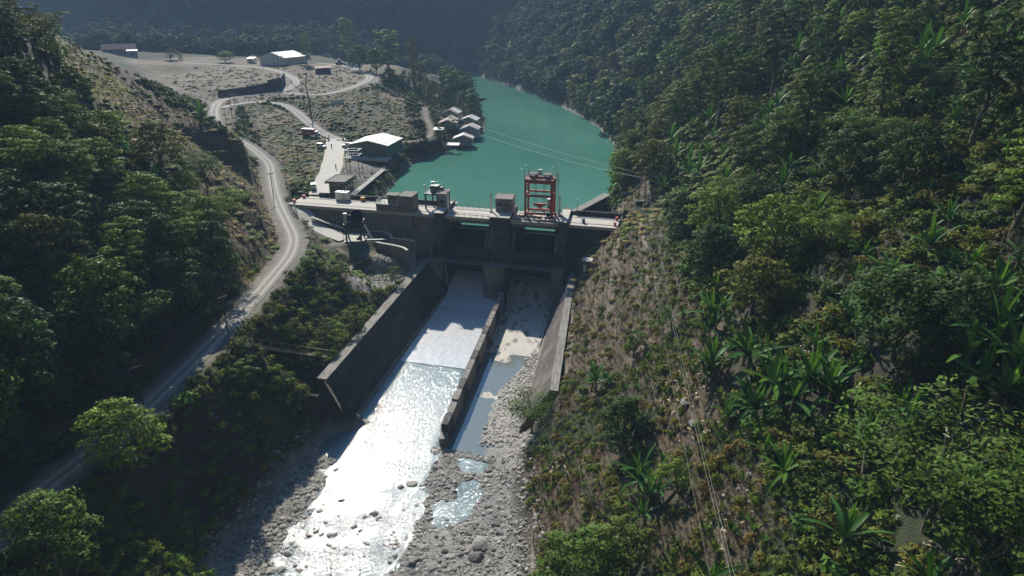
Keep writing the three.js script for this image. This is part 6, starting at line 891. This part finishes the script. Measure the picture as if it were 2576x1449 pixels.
const bananaFar = bananaSets.slice(0, 2).map((set) => { const gs = set.map((l) => { const g = l.g.clone(), M4 = new THREE.Matrix4().compose(V(0, l.y, 0), new THREE.Quaternion().setFromEuler(new THREE.Euler(0, l.ry, l.rz, 'YXZ')), V(l.s, l.s, l.s)); const k = l.m === LEAF.bananaYoung ? 1.8 : l.m === LEAF.bananaDry ? 2 : 1, c = g.attributes.color; for (let i = 0; i < c.count; i++) c.setXYZ(i, c.getX(i) * k, c.getY(i) * k, c.getZ(i) * k); return g.applyMatrix4(M4); }); return mergeGeometries(gs); });
[[1800, 830, 1.15, 'banana plant at the top of the dark clump beside the cables'], [1790, 960, 1.2, 'banana plant in the middle of the clump beside the cables'], [1880, 930, 1.1, 'banana plant leaning right in the clump beside the cables'], [1930, 1010, 1.2, 'banana plant with an upright leaf in front of the dark trees'], [2020, 1010, 1.25, 'tall banana plant with a bright upright leaf on the right slope'], [2080, 1040, 1.1, 'banana plant at the right end of the front clump'], [1870, 1060, 1.0, 'small banana plant at the foot of the front clump'], [1690, 830, 0.8, 'glossy low banana plant beside the cables'], [1630, 1290, 0.95, 'lone banana plant near the brown thicket'], [1610, 1210, 0.9, 'dark banana plant above the lone one'], [1500, 985, 0.9, 'banana plant above the dark ivy-covered tree'], [2430, 960, 1.25, 'banana plant at the left of the right-edge clump'], [2500, 900, 1.3, 'banana plant with a broad bright leaf in the right-edge clump'], [2470, 1040, 1.3, 'large banana plant in the middle of the right-edge clump'], [2550, 1000, 1.35, 'banana plant cut by the right edge'], [2480, 790, 1.1, 'banana plant above the right-edge clump'], [2260, 1090, 0.95, 'banana plant behind the very wide tree'], [240, 830, 1.25, 'large pale banana plant alone in the left forest'], [1740, 610, 1.0, 'spiky banana plant right of the bare bank'], [1850, 590, 1.05, 'banana plant beside the olive tree'], [130, 300, 0.9, 'banana plant high in the left forest'], [215, 640, 1.1, 'banana plant with silvery leaves in the left forest'], [260, 590, 1.0, 'banana plant above the silvery one in the left forest'], [300, 660, 1.05, 'banana plant right of the silvery one in the left forest']].forEach(([x, y, s, l], i) => { const p = hit(x, y); if (!p) return; taken.push([p.x, p.z, 2.4]); banana(i % 4, p, s * 1.3, i * 2.1, l); ['smaller one beside it', 'younger one behind it'].forEach((w, k) => { const a = i * 2.3 + k * 2.4, X = p.x + Math.cos(a) * (1.5 + 0.4 * k), W = p.z + Math.sin(a) * (1.5 + 0.4 * k); banana((i + k + 1) % 4, V(X, H(X, W), W), s * (1.02 - 0.16 * k), i + k * 1.3, l + ', ' + w); }); });
// --- scattered growth
const R = rng(2024);
function scatter(x0, x1, z0, z1, gap, ok) { const cell = new Map(), out = [], n = Math.round((x1 - x0) * (z1 - z0) / (0.5 * gap(0, -100) ** 2)); for (let k = 0; k < n; k++) { const x = lerp(x0, x1, R()), z = lerp(z0, z1, R()), g = gap(x, z), c = 4, i0 = Math.floor(x / c), j0 = Math.floor(z / c), w = Math.ceil(g / c); let bad = false; for (let i = i0 - w; i <= i0 + w && !bad; i++) for (let j = j0 - w; j <= j0 + w && !bad; j++) for (const q of cell.get(i + ',' + j) || []) if ((q[0] - x) ** 2 + (q[1] - z) ** 2 < g * g) { bad = true; break; } if (bad) continue; const h = H(x, z); if (!inFrame(x, h + 4, z, 140) || !ok(x, h, z)) continue; const key = i0 + ',' + j0; cell.has(key) ? cell.get(key).push([x, z]) : cell.set(key, [[x, z]]); out.push(V(x, h, z)); } return out; }
const open = (x, z) => ['terrace', 'brownLeft', 'corridor', 'damLeft', 'yard', 'field', 'scree', 'knoll'].find((k) => inPoly(x, z, Z[k]));
const slopeAt = (x, z) => Math.hypot(H(x + 2, z) - H(x - 2, z), H(x, z + 2) - H(x, z - 2)) / 4;
const lowLeft = (p) => p.x < 0 && p.z > -190 && p.y < -2.5;        // bank between the gravel road and the river: shrubs, hardly any trees
const count = {}; const many = (k, n) => { count[k] = (count[k] || 0) + 1; return count[k] <= n; };
const pick = (a) => a[Math.floor(R() * a.length)];
const spots = scatter(-190, 150, -560, -26, (x, z) => 4.6 + Math.max(0, -z - 120) * 0.012, (x, h, z) => !forbid(x, z, h) && !open(x, z) && !onRoad(x, z, 3) && clear(x, z, 1) && h < 95);
const farTrees = [[], [], []], farBananas = [[], []];
for (const p of spots) {
  const d = Math.hypot(p.x, p.z), left = p.x < -20 && p.z > -300, bn = fbm(p.x * 0.035, p.z * 0.035, 2, 51), vis = inFrame(p.x, p.y + 4, p.z, 40) && !blocked(p, 5), s = (p.z < -195 && p.x > -20 ? 0.6 + 0.95 * R() : 0.75 + 0.55 * R()), turn = R() * 6.28, kindN = R();
  const dark = left ? ['deep', 'mid', 'mid', 'fresh', 'fresh', 'olive', 'mid'] : ['deep', 'mid', 'mid', 'olive', 'fresh', 'deep'];
  if (lowLeft(p)) { if (R() < 0.25 && vis) tree('small', Math.floor(R() * 2), LEAF[pick(['bush', 'mid', 'olive'])], p, s * 0.9, turn, 'young green tree on the shrubby bank between gravel road and river', 'young trees on the lower left bank'); continue; }
  if (!left && p.x > 20 && p.z > -260 && bn > -0.3 && R() < (p.z < -95 ? 0.6 : 0.74) || left && bn > 0.16 && R() < 0.5) {
    if (vis && d < 150 && many('banana', 275)) banana(Math.floor(R() * 4), p, (0.6 + 0.85 * R()), turn, left ? 'banana plant among the dark trees of the left slope' : p.z > -95 ? 'banana plant on the near part of the right slope' : 'banana plant on the upper part of the right slope', left ? 'bananas of the left slope' : p.z > -95 ? 'bananas of the near right slope' : 'bananas of the upper right slope');
    else farBananas[Math.floor(R() * 2)].push({ p, s: s * 1.2, turn, c: rgb(0.9 + 0.3 * R(), 1, 0.9) });
    continue;
  }
  const shore = p.z < -195 && p.x > -20;
  if (p.z < -222 && p.x < -85 && p.x > -330) continue;
  if (p.z < -235 && p.x > -150 && p.x < 0 && !shore && R() < 0.86) continue;
  if (!left && !shore && p.x > 10 && R() < (p.z < -95 ? 0.25 : 0.6)) continue;
  if (Math.hypot(p.x + 30, p.z + 350) < 32 && R() < 0.7) continue;
  if (Math.hypot(p.x + 48, p.z + 258) < 34) continue;
  const kind = d > 330 ? 'far' : shore ? (kindN < 0.3 ? 'tall' : kindN < 0.7 ? 'broad' : 'dense') : kindN < 0.16 ? 'umbrella' : kindN < 0.26 ? 'tall' : kindN < 0.7 ? 'broad' : kindN < 0.86 ? 'dense' : 'small';
  let m = pick(dark); const where = shore ? 'above the right lake shore' : left ? 'on the left hillside' : p.z < -260 ? 'beyond the dam' : 'on the steep right slope';
  if (left && (p.z < -150 && p.x < -98)) { if (R() < 0.35) continue; if (vis && many('small', 190)) tree('small', Math.floor(R() * 2), LEAF[pick(['fresh', 'mid', 'olive'])], p, s, turn, 'light young tree on the grassy crest of the left hillside', 'young trees on the left crest'); continue; }
  if (!shore && p.z < -260 && p.x > -100) m = pick(['mid', 'fresh', 'olive', 'mid']);
  if (shore) m = pick(['olive', 'fresh', 'mid', 'mid', 'olive', 'deep']);
  const tone = { deep: 'dark green', mid: 'green', fresh: 'bright green', olive: 'olive green', blue: 'bluish green' }[m];
  if (vis && d < 520 && many(kind, 150)) tree(kind, Math.floor(R() * KIND[kind].length), LEAF[m], p, [s * 1.05, s, s * 1.05], turn, tone + ' ' + { broad: 'rounded tree ', umbrella: 'flat-topped tree ', tall: 'tall layered tree ', dense: 'dense bushy tree ', small: 'small young tree ', far: 'forest tree ' }[kind] + where, { broad: 'rounded', umbrella: 'flat-topped', tall: 'tall layered', dense: 'bushy', small: 'young', far: 'forest' }[kind] + ' ' + tone + ' trees ' + where);
  else if (d > 220) farTrees[Math.floor(R() * 3)].push({ p, s: s * 0.95, turn, c: rgb(0.8 + 0.4 * R(), 0.9 + 0.3 * R(), 0.9) });
}
farBananas.forEach((l, i) => l.length && stuff('banana_grove', bananaFar[i], LEAF.banana, l, 'mass of wild bananas growing through the forest of the right slope', 'undergrowth'));
const forestMat = leafMat(0.07, 0.105, 0.03, 0.65, 0.3);
for (const p of scatter(-420, 260, -980, -480, (x, z) => (z < -600 ? 7.2 : 6), (x, h, z) => !forbid(x, z, h) && !inPoly(x, z, Z.terrace) && (h < 120) && clear(x, z, 2) && !onRoad(x, z, 3) && inFrame(x, h + 4, z, 60) && (z < -650 || x > -45 || (x < -180 && z < -560)))) farTrees[Math.floor(R() * 3)].push({ p, s: 0.75 + 0.6 * R(), turn: R() * 6.28, c: rgb(0.75 + 0.5 * R(), 0.8 + 0.45 * R(), 0.85 + 0.2 * R()) });
farTrees.forEach((l, i) => stuff('forest', KIND.far[i].crown, forestMat, l, 'dark unbroken forest on the far mountain and upper slopes', 'forest'));
{ const by = new Map(), ORD = 'first second third fourth fifth sixth seventh eighth ninth tenth eleventh twelfth thirteenth fourteenth fifteenth sixteenth seventeenth eighteenth nineteenth twentieth'.split(' ');
  for (const o of scene.children) if (o.userData.group && (o.userData.category === 'tree' || o.userData.category === 'banana plant')) by.has(o.userData.label) ? by.get(o.userData.label).push(o) : by.set(o.userData.label, [o]);
  for (const l of by.values()) if (l.length > 1) l.sort((a, b) => seenAt(a.position.x, a.position.y, a.position.z)[1] - seenAt(b.position.x, b.position.y, b.position.z)[1]).forEach((o, i) => { o.userData = { ...o.userData, label: o.userData.label + ', ' + (ORD[i] || (i + 1) + ([, 'st', 'nd', 'rd'][i % 10 + 1] || 'th')) + ' from the top' }; }); }
// bushes, ferns and grass
const bushGeo = [1, 2, 3].map((s) => { const r = rng(300 + s), l = []; for (let k = 0; k < 7; k++) { const a = r() * 6.28, q = 0.65 * r(); clump(l, r, V(Math.cos(a) * q, 0.25 + 0.45 * r(), Math.sin(a) * q), 0.5 + 0.2 * r(), 24, 0.34, 0.19, 0.75 + 0.5 * r(), 0.8); } return leaves(l); });
const bushFar = [4].map((s) => { const r = rng(300 + s), l = []; for (let k = 0; k < 6; k++) { const a = r() * 6.28, q = 0.65 * r(); clump(l, r, V(Math.cos(a) * q, 0.25 + 0.4 * r(), Math.sin(a) * q), 0.55, 9, 0.62, 0.4, 0.75 + 0.5 * r(), 0.8); } return leaves(l); })[0];
const blades = (seed, n, h, w, fern) => { const r = rng(seed), l = []; for (let i = 0; i < n; i++) { const a = r() * 6.28, t = 0.15 + 0.75 * r(), d = V(Math.cos(a) * t, 1, Math.sin(a) * t).normalize(), L = h * (0.6 + 0.6 * r()), p = V(Math.cos(a) * 0.22 * r(), 0, Math.sin(a) * 0.22 * r()).addScaledVector(d, L * 0.5), k = 0.8 + 0.4 * r(); l.push({ p, a: d.clone().multiplyScalar(L * 0.5), b: V(-Math.sin(a), 0, Math.cos(a)).multiplyScalar(w * (fern ? 1 : 0.6 + 0.6 * r())), n: V(0, 1, 0), c: [k, k, k] }); } return leaves(l); };
const tuft = [blades(401, 26, 0.75, 0.03), blades(402, 30, 0.6, 0.026)], fernGeo = blades(403, 12, 1.1, 0.13, true);
const bushes = [[], [], [], []], tufts = [[], []], ferns = [];
const bushOk = (x, h, z) => !forbid(x, z, h) && !onRoad(x, z, 0.7) && clear(x, z, 0);
for (const p of scatter(-200, 120, -480, -26, (x, z) => 1.1 + Math.max(0, -z - 70) * 0.0034, bushOk)) {
  const zn = open(p.x, p.z), a = fbm(p.x * 0.06, p.z * 0.06, 4, 31), q = R(); let dens = p.x > 10 && p.z > -230 ? 0.7 + 0.3 * sstep(-0.25, 0.1, a) : 1, c = rgb(0.7 + 0.7 * R(), 0.85 + 0.4 * R(), 0.7 + 0.3 * R());
  if (zn === 'terrace' || zn === 'scree' || zn === 'yard') { dens = 0.3; c = R() < 0.6 ? rgb(2.0, 1.25, 1.6) : c; } else if (zn === 'damLeft') dens = 0.2 + 0.5 * sstep(0, 0.3, a); else if (zn === 'field' || zn === 'knoll') { dens = 0.55 + 0.45 * sstep(-0.3, 0.15, a); c = R() < 0.5 ? rgb(2.2 + 0.8 * R(), 1.25, 1.5) : rgb(1.0 + 0.5 * R(), 1.05, 0.9); } else if (zn === 'brownLeft') { dens = 0.75; c = a > 0.04 ? rgb(2.3 + 0.5 * R(), 1.9, 0.7) : R() < 0.6 ? rgb(2.0 + 0.7 * R(), 0.95, 1.3) : rgb(0.9, 1, 0.8); } else if (zn === 'corridor') { dens = 0.5 + 0.5 * sstep(-0.2, 0.15, a); c = R() < 0.28 ? rgb(1.6 + 0.4 * R(), 1.1, 1.3) : rgb(1.0 + 0.7 * R(), 1.15, 0.8); }
  if (lowLeft(p)) c = rgb(0.9 + 0.9 * R(), 1.15 + 0.5 * R(), 0.8);
  if (q > dens) continue; const d = Math.hypot(p.x, p.z), s = (0.5 + 0.8 * R()) * (zn === 'corridor' ? 1.05 : zn ? 0.95 : lowLeft(p) ? 1.25 : p.x > 10 && d > 110 ? 2.2 : 1.7) * (d > 170 && zn ? 1.7 : 1); if (d > 170 && zn && zn !== 'damLeft') { const e = 0.9 + 1.1 * R(); c = R() < 0.55 ? rgb(1.75 * e, 1.0 * e, 1.5 * e) : rgb(0.95 * e, 0.95 * e, 0.8 * e); }
  bushes[d > 170 ? 3 : Math.floor(R() * 3)].push({ p: p.clone().add(V(0, -0.1, 0)), s: V(s, s * (d > 170 && zn ? 0.4 : 0.7 + 0.5 * R()), s), turn: R() * 6.28, c });
}
bushes.forEach((l, i) => stuff('undergrowth', i < 3 ? bushGeo[i] : bushFar, LEAF.bush, l, 'tangled green shrubs covering the valley slopes', 'undergrowth'));
for (const p of scatter(-130, 60, -420, -40, (x, z) => 0.5 + Math.max(0, -z - 60) * 0.0032, (x, h, z) => !forbid(x, z, h) && !onRoad(x, z, 0.2) && z > -232 && (open(x, z) || lowLeft({ x, y: h, z })) && clear(x, z, -1))) {
  const zn = open(p.x, p.z), a = fbm(p.x * 0.06, p.z * 0.06, 4, 31), b = fbm(p.x * 0.25, p.z * 0.25, 3, 37); if ((zn === 'terrace' && a + 0.5 * b < 0.02) || ((zn === 'scree' || zn === 'yard') && R() < 0.85)) continue;
  const green = sstep(0.0, 0.3, a + 0.3 * b), k = 0.7 + 0.6 * R(), yellow = zn === 'brownLeft' && a > 0.02; const c = yellow ? rgb(0.5 * k, 0.48 * k, 0.09 * k) : rgb(lerp(0.34, 0.15, green) * k, lerp(0.25, 0.22, green) * k, lerp(0.14, 0.06, green) * k);
  tufts[Math.floor(R() * 2)].push({ p, s: V(1, 0.6 + 0.6 * R(), 1).multiplyScalar(0.7 + 0.8 * R()), turn: R() * 6.28, c });
}
tufts.forEach((l, i) => stuff('dry_grass', tuft[i], LEAF.grass, l, 'dry brown and green grass on the open slopes and terraces', 'grass'));
for (const p of scatter(-5, 45, -110, -40, () => 1.1, (x, h, z) => !forbid(x, z, h) && clear(x, z, -0.5) && fbm(x * 0.07, z * 0.07, 3, 63) > 0.02 && h > -19)) ferns.push({ p, s: 0.8 + 0.7 * R(), turn: R() * 6.28, c: rgb(0.17 + 0.15 * R(), 0.27 + 0.14 * R(), 0.06) });
stuff('fern', fernGeo, LEAF.grass, ferns, 'light green ferns on the near right bank', 'ferns');
// pale litter of fallen leaves, loose stones
{ const g = bananaLeaf(150, 1.1, 0.16, 0.8), l = []; for (const [x, y, n, r] of [[1720, 960, 90, 4], [1735, 1010, 50, 2.5], [1640, 700, 40, 3], [2440, 700, 110, 6], [1400, 1180, 60, 2.5], [2330, 1440, 70, 3], [1820, 1330, 60, 3], [2560, 830, 60, 4], [2090, 820, 60, 4], [1800, 1060, 70, 3]]) { const c = hit(x, Math.min(y, 1447)); if (!c) continue; for (let k = 0; k < n; k++) { const a = R() * 6.28, q = Math.sqrt(R()) * r, X = c.x + Math.cos(a) * q, W = c.z + Math.sin(a) * q; l.push({ p: V(X, H(X, W) + 0.12, W), s: 0.35 + 0.6 * R(), turn: R() * 6.28, tz: (R() - 0.5) * 0.7, tx: (R() - 0.5) * 0.7, c: rgb(1.9, 2.1, 2.6) }); } } stuff('leaf_litter', g, LEAF.dry, l, 'pale fallen banana leaves littering bare ground', 'leaf litter'); }
function stoneGeo(seed, sub = 2, sq = 0.7) { const g = new THREE.IcosahedronGeometry(1, sub), p = g.attributes.position, v = V(0, 0, 0), r = rng(seed), ax = [0, 1, 2, 3, 4].map(() => [dirR(r), 0.62 + 0.3 * r()]); for (let i = 0; i < p.count; i++) { v.fromBufferAttribute(p, i); let k = 1 + 0.22 * perlin.noise(v.x * 1.4 + seed, v.y * 1.4, v.z * 1.4); for (const [a, d] of ax) { const t = v.dot(a) * k; if (t > d) k *= d / t; } p.setXYZ(i, v.x * k, v.y * k * sq, v.z * k); } g.computeVertexNormals(); return g; }
M.midRock = std(rgb(0.2, 0.19, 0.175), 0.95, { map: T.rock });
const stones = [1, 2, 3].map((s) => stoneGeo(s * 13, 1)), boulderGeo = [4, 5, 6].map((s) => stoneGeo(s * 17, 2));
{
  const l = [[], [], []]; const add = (x, z, y, s, k) => { const c = 0.45 + 1.0 * R(); l[Math.floor(R() * 3)].push({ p: V(x, y, z), s: V(s * (0.8 + 0.5 * R()), s * (0.6 + 0.4 * R()), s * (0.8 + 0.5 * R())), turn: R() * 6.28, tx: (R() - 0.5) * 0.6, c: rgb(c * (k || 1), c * 0.98 * (k || 1), c * 0.95 * (k || 1)) }); };
  for (let k = 0; k < 70000; k++) { const x = lerp(-75, 22, R()), z = lerp(-125, -58, R()), h = H(x, z); if (h > -18.2 || !inFrame(x, h, z, 20)) continue; const [s, t] = toLoc({ x, z }); if (t < 79 && s > baseL(t) - 6.5 && s < baseR(t)) continue; const y = riverY(z), up = h - y, n = fbm(x * 0.16, z * 0.16, 3, 71); if (z > -93 && up < 0.1 && up > -0.4 && R() < 0.02) { add(x, z, y + 0.06, 0.1 + 0.22 * R() + 0.3 * Math.pow(R(), 5), 0.7); continue; } if (up < -0.35 || (up < 0.1 && n < 0.12 + 0.1 * (up < -0.02))) continue; const big = Math.pow(R(), 9); if (up > 0.3 && n < -0.12 && R() < 0.6) continue; add(x, z, h + 0.02, 0.05 + 0.1 * R() + 0.42 * big); }
  for (let k = 0; k < 2300; k++) { const t = lerp(36, 76, R()), w = Math.pow(R(), 0.6), s = lerp(baseR(t) - 1.8 - 4.6 * sstep(34, 60, t), baseR(t) + 1.2, w), p = loc(s, 0, t); add(p.x, p.z, -22.42 + 0.22 * w, 0.05 + 0.09 * R() + 0.36 * Math.pow(R(), 9), 1.5); }
  for (let k = 0; k < 420; k++) { const t = 79.6 + 1.8 * (R() - 0.5) * (R() + 0.3), s = lerp(midS(78) - 1.5, baseR(78) + 2, R()), p = loc(s, 0, t); add(p.x, p.z, TAIL + 0.04, 0.1 + 0.16 * R() + 0.3 * Math.pow(R(), 6)); }
  for (let k = 0; k < 3200; k++) { const P = hit(lerp(920, 1040, R()), lerp(640, 730, R())); if (!P || !inPoly(P.x, P.z, Z.scree)) continue; add(P.x, P.z, P.y, 0.12 + 0.2 * R() + 0.3 * Math.pow(R(), 4), 1.1); }
  for (let k = 0; k < 900; k++) { const P = hit(lerp(780, 880, R()), lerp(530, 590, R())); if (!P || onRoad(P.x, P.z, 0.3)) continue; add(P.x, P.z, P.y, 0.1 + 0.2 * R(), 1.1); }
  for (let k = 0; k < 1500; k++) { const P = hit(lerp(840, 960, R()), lerp(420, 480, R())); if (!P || !inPoly(P.x, P.z, Z.yard)) continue; add(P.x, P.z, P.y, 0.12 + 0.3 * R(), 1.3); }
  for (let k = 0; k < 1200; k++) { const P = hit(lerp(430, 1000, R()), lerp(150, 260, R())); if (!P || !inPoly(P.x, P.z, Z.terrace) || fbm(P.x * 0.05, P.z * 0.05, 2, 77) < 0.05 || onRoad(P.x, P.z, 1)) continue; add(P.x, P.z, P.y, 0.25 + 0.5 * R(), 1.0); }
  for (let k = 0; k < 700; k++) { const P = hit(lerp(1600, 2576, R()), lerp(560, 1440, R())); if (!P) continue; if (fbm(P.x * 0.09, P.z * 0.09, 2, 87) < 0.2) continue; add(P.x, P.z, P.y, 0.2 + 0.5 * R() * R(), 0.9); }
  l.forEach((q, i) => stuff('cobbles', stones[i], M.rock, q, 'grey river cobbles and loose stones', 'cobbles'));
  [[1034, 1216, 1.35, 0.5, 'flat pale slab tilted in the middle of the glittering river'], [1008, 1226, 0.7, 0.6, 'dark low stone beside the flat river slab'], [941, 1294, 0.8, 0.7, 'dark round boulder alone in the rapids'], [1043, 1414, 1.25, 0.8, 'large pointed grey boulder at the bottom of the rapids'], [1206, 1374, 1.9, 0.8, 'largest boulder on the right edge of the river'], [1195, 1406, 1.5, 0.8, 'broad grey boulder below the largest one'], [1087, 1431, 0.9, 0.7, 'rounded boulder near the bottom of the river'], [726, 1394, 0.8, 0.7, 'rounded boulder on the left gravel shore'], [708, 1434, 0.9, 0.7, 'grey boulder at the bottom of the left shore'], [1228, 1184, 0.95, 0.8, 'whitish boulder at the foot of the right bank'], [1254, 1127, 1.1, 0.4, 'long flat stone below the right basin wall'], [1093, 1183, 0.85, 0.7, 'dark stone at the edge of the middle gravel bar'], [858, 1259, 0.55, 0.7, 'small dark stone in the bright water'], [891, 1325, 0.6, 0.7, 'black stone on the lower riffle'], [1226, 1278, 0.75, 0.9, 'round pale boulder among the right bank stones'], [1250, 1322, 1.3, 0.8, 'angular boulder against the right bank'], [844, 1182, 0.6, 0.7, 'pale stone at the left edge of the glitter'], [1326, 947, 0.5, 0.8, 'single white stone in the right pool'], [1275, 1012, 0.45, 0.7, 'small white stone at the edge of the right pool'], [1291, 983, 0.4, 0.7, 'pale stone on the gravel of the right channel'], [1312, 1007, 0.45, 0.7, 'brownish stone on the gravel by the right wall'], [1180, 1345, 0.9, 0.7, 'grey boulder left of the largest one'], [1120, 1390, 0.7, 0.7, 'dark boulder in the stony right reach'], [760, 1180, 0.6, 0.7, 'dark stone on the left gravel bar']].forEach(([x, y, s, q, l2], i) => { const h = hit(x, y), inCh = y < 1020, p = inCh ? at(x, y, TAIL + 0.15) : at(x, y, riverY(h ? h.z : -100) + 0.15); const o = mesh('boulder', boulderGeo[i % 3], l2.includes('dark') || l2.includes('black') ? M.darkRock : i % 2 ? M.midRock : M.rock); o.position.copy(p); if (!inCh) o.position.y = Math.max(p.y, H(p.x, p.z) + 0.1 * s); o.position.y -= s * 0.18; o.scale.set(s, s * q * 1.05, s * 0.8); o.rotation.set(0.15 * (i % 3), i * 1.3, 0.2); tag(o, l2, 'boulder'); });
  [[1745, 1000, 2.2, 'pale rock outcrop under the cables on the right slope'], [1760, 1060, 1.7, 'lower rock outcrop under the cables'], [2430, 690, 2.0, 'grey rock slab among leaf litter at the right edge'], [2460, 660, 1.5, 'upper grey rock slab near the right edge'], [1700, 905, 1.3, 'dark rock ledge beside the cables'], [640, 405, 3.0, 'dark rock of the road cutting at the bend'], [655, 430, 2.4, 'lower dark rock of the road cutting'], [1580, 480, 2.2, 'dark cliff rock above the right end of the dam'], [330, 190, 3.2, 'black rock scar on the left ridge'], [352, 205, 2.6, 'lower black rock scar on the left ridge']].forEach(([x, y, s, l2], i) => { const p = hit(x, y); if (!p) return; const o = mesh('rock_outcrop', boulderGeo[i % 3], l2.includes('dark') || l2.includes('black') || l2.includes('grey') ? M.darkRock : M.midRock); o.position.copy(p).add(V(0, -0.2 * s, 0)); o.scale.set(s, s * 0.3, s * 0.75); o.rotation.y = i * 1.9; o.position.y -= s * 0.15; tag(o, l2, 'rock'); });
}
// ---------------------------------------------------------------- draw
const renderer = new THREE.WebGLRenderer({ antialias: true });
renderer.setSize(1024, 576);
renderer.shadowMap.enabled = true; renderer.shadowMap.type = THREE.PCFSoftShadowMap;
renderer.toneMapping = THREE.LinearToneMapping;
renderer.toneMappingExposure = EXPOSURE;
renderer.render(scene, camera);
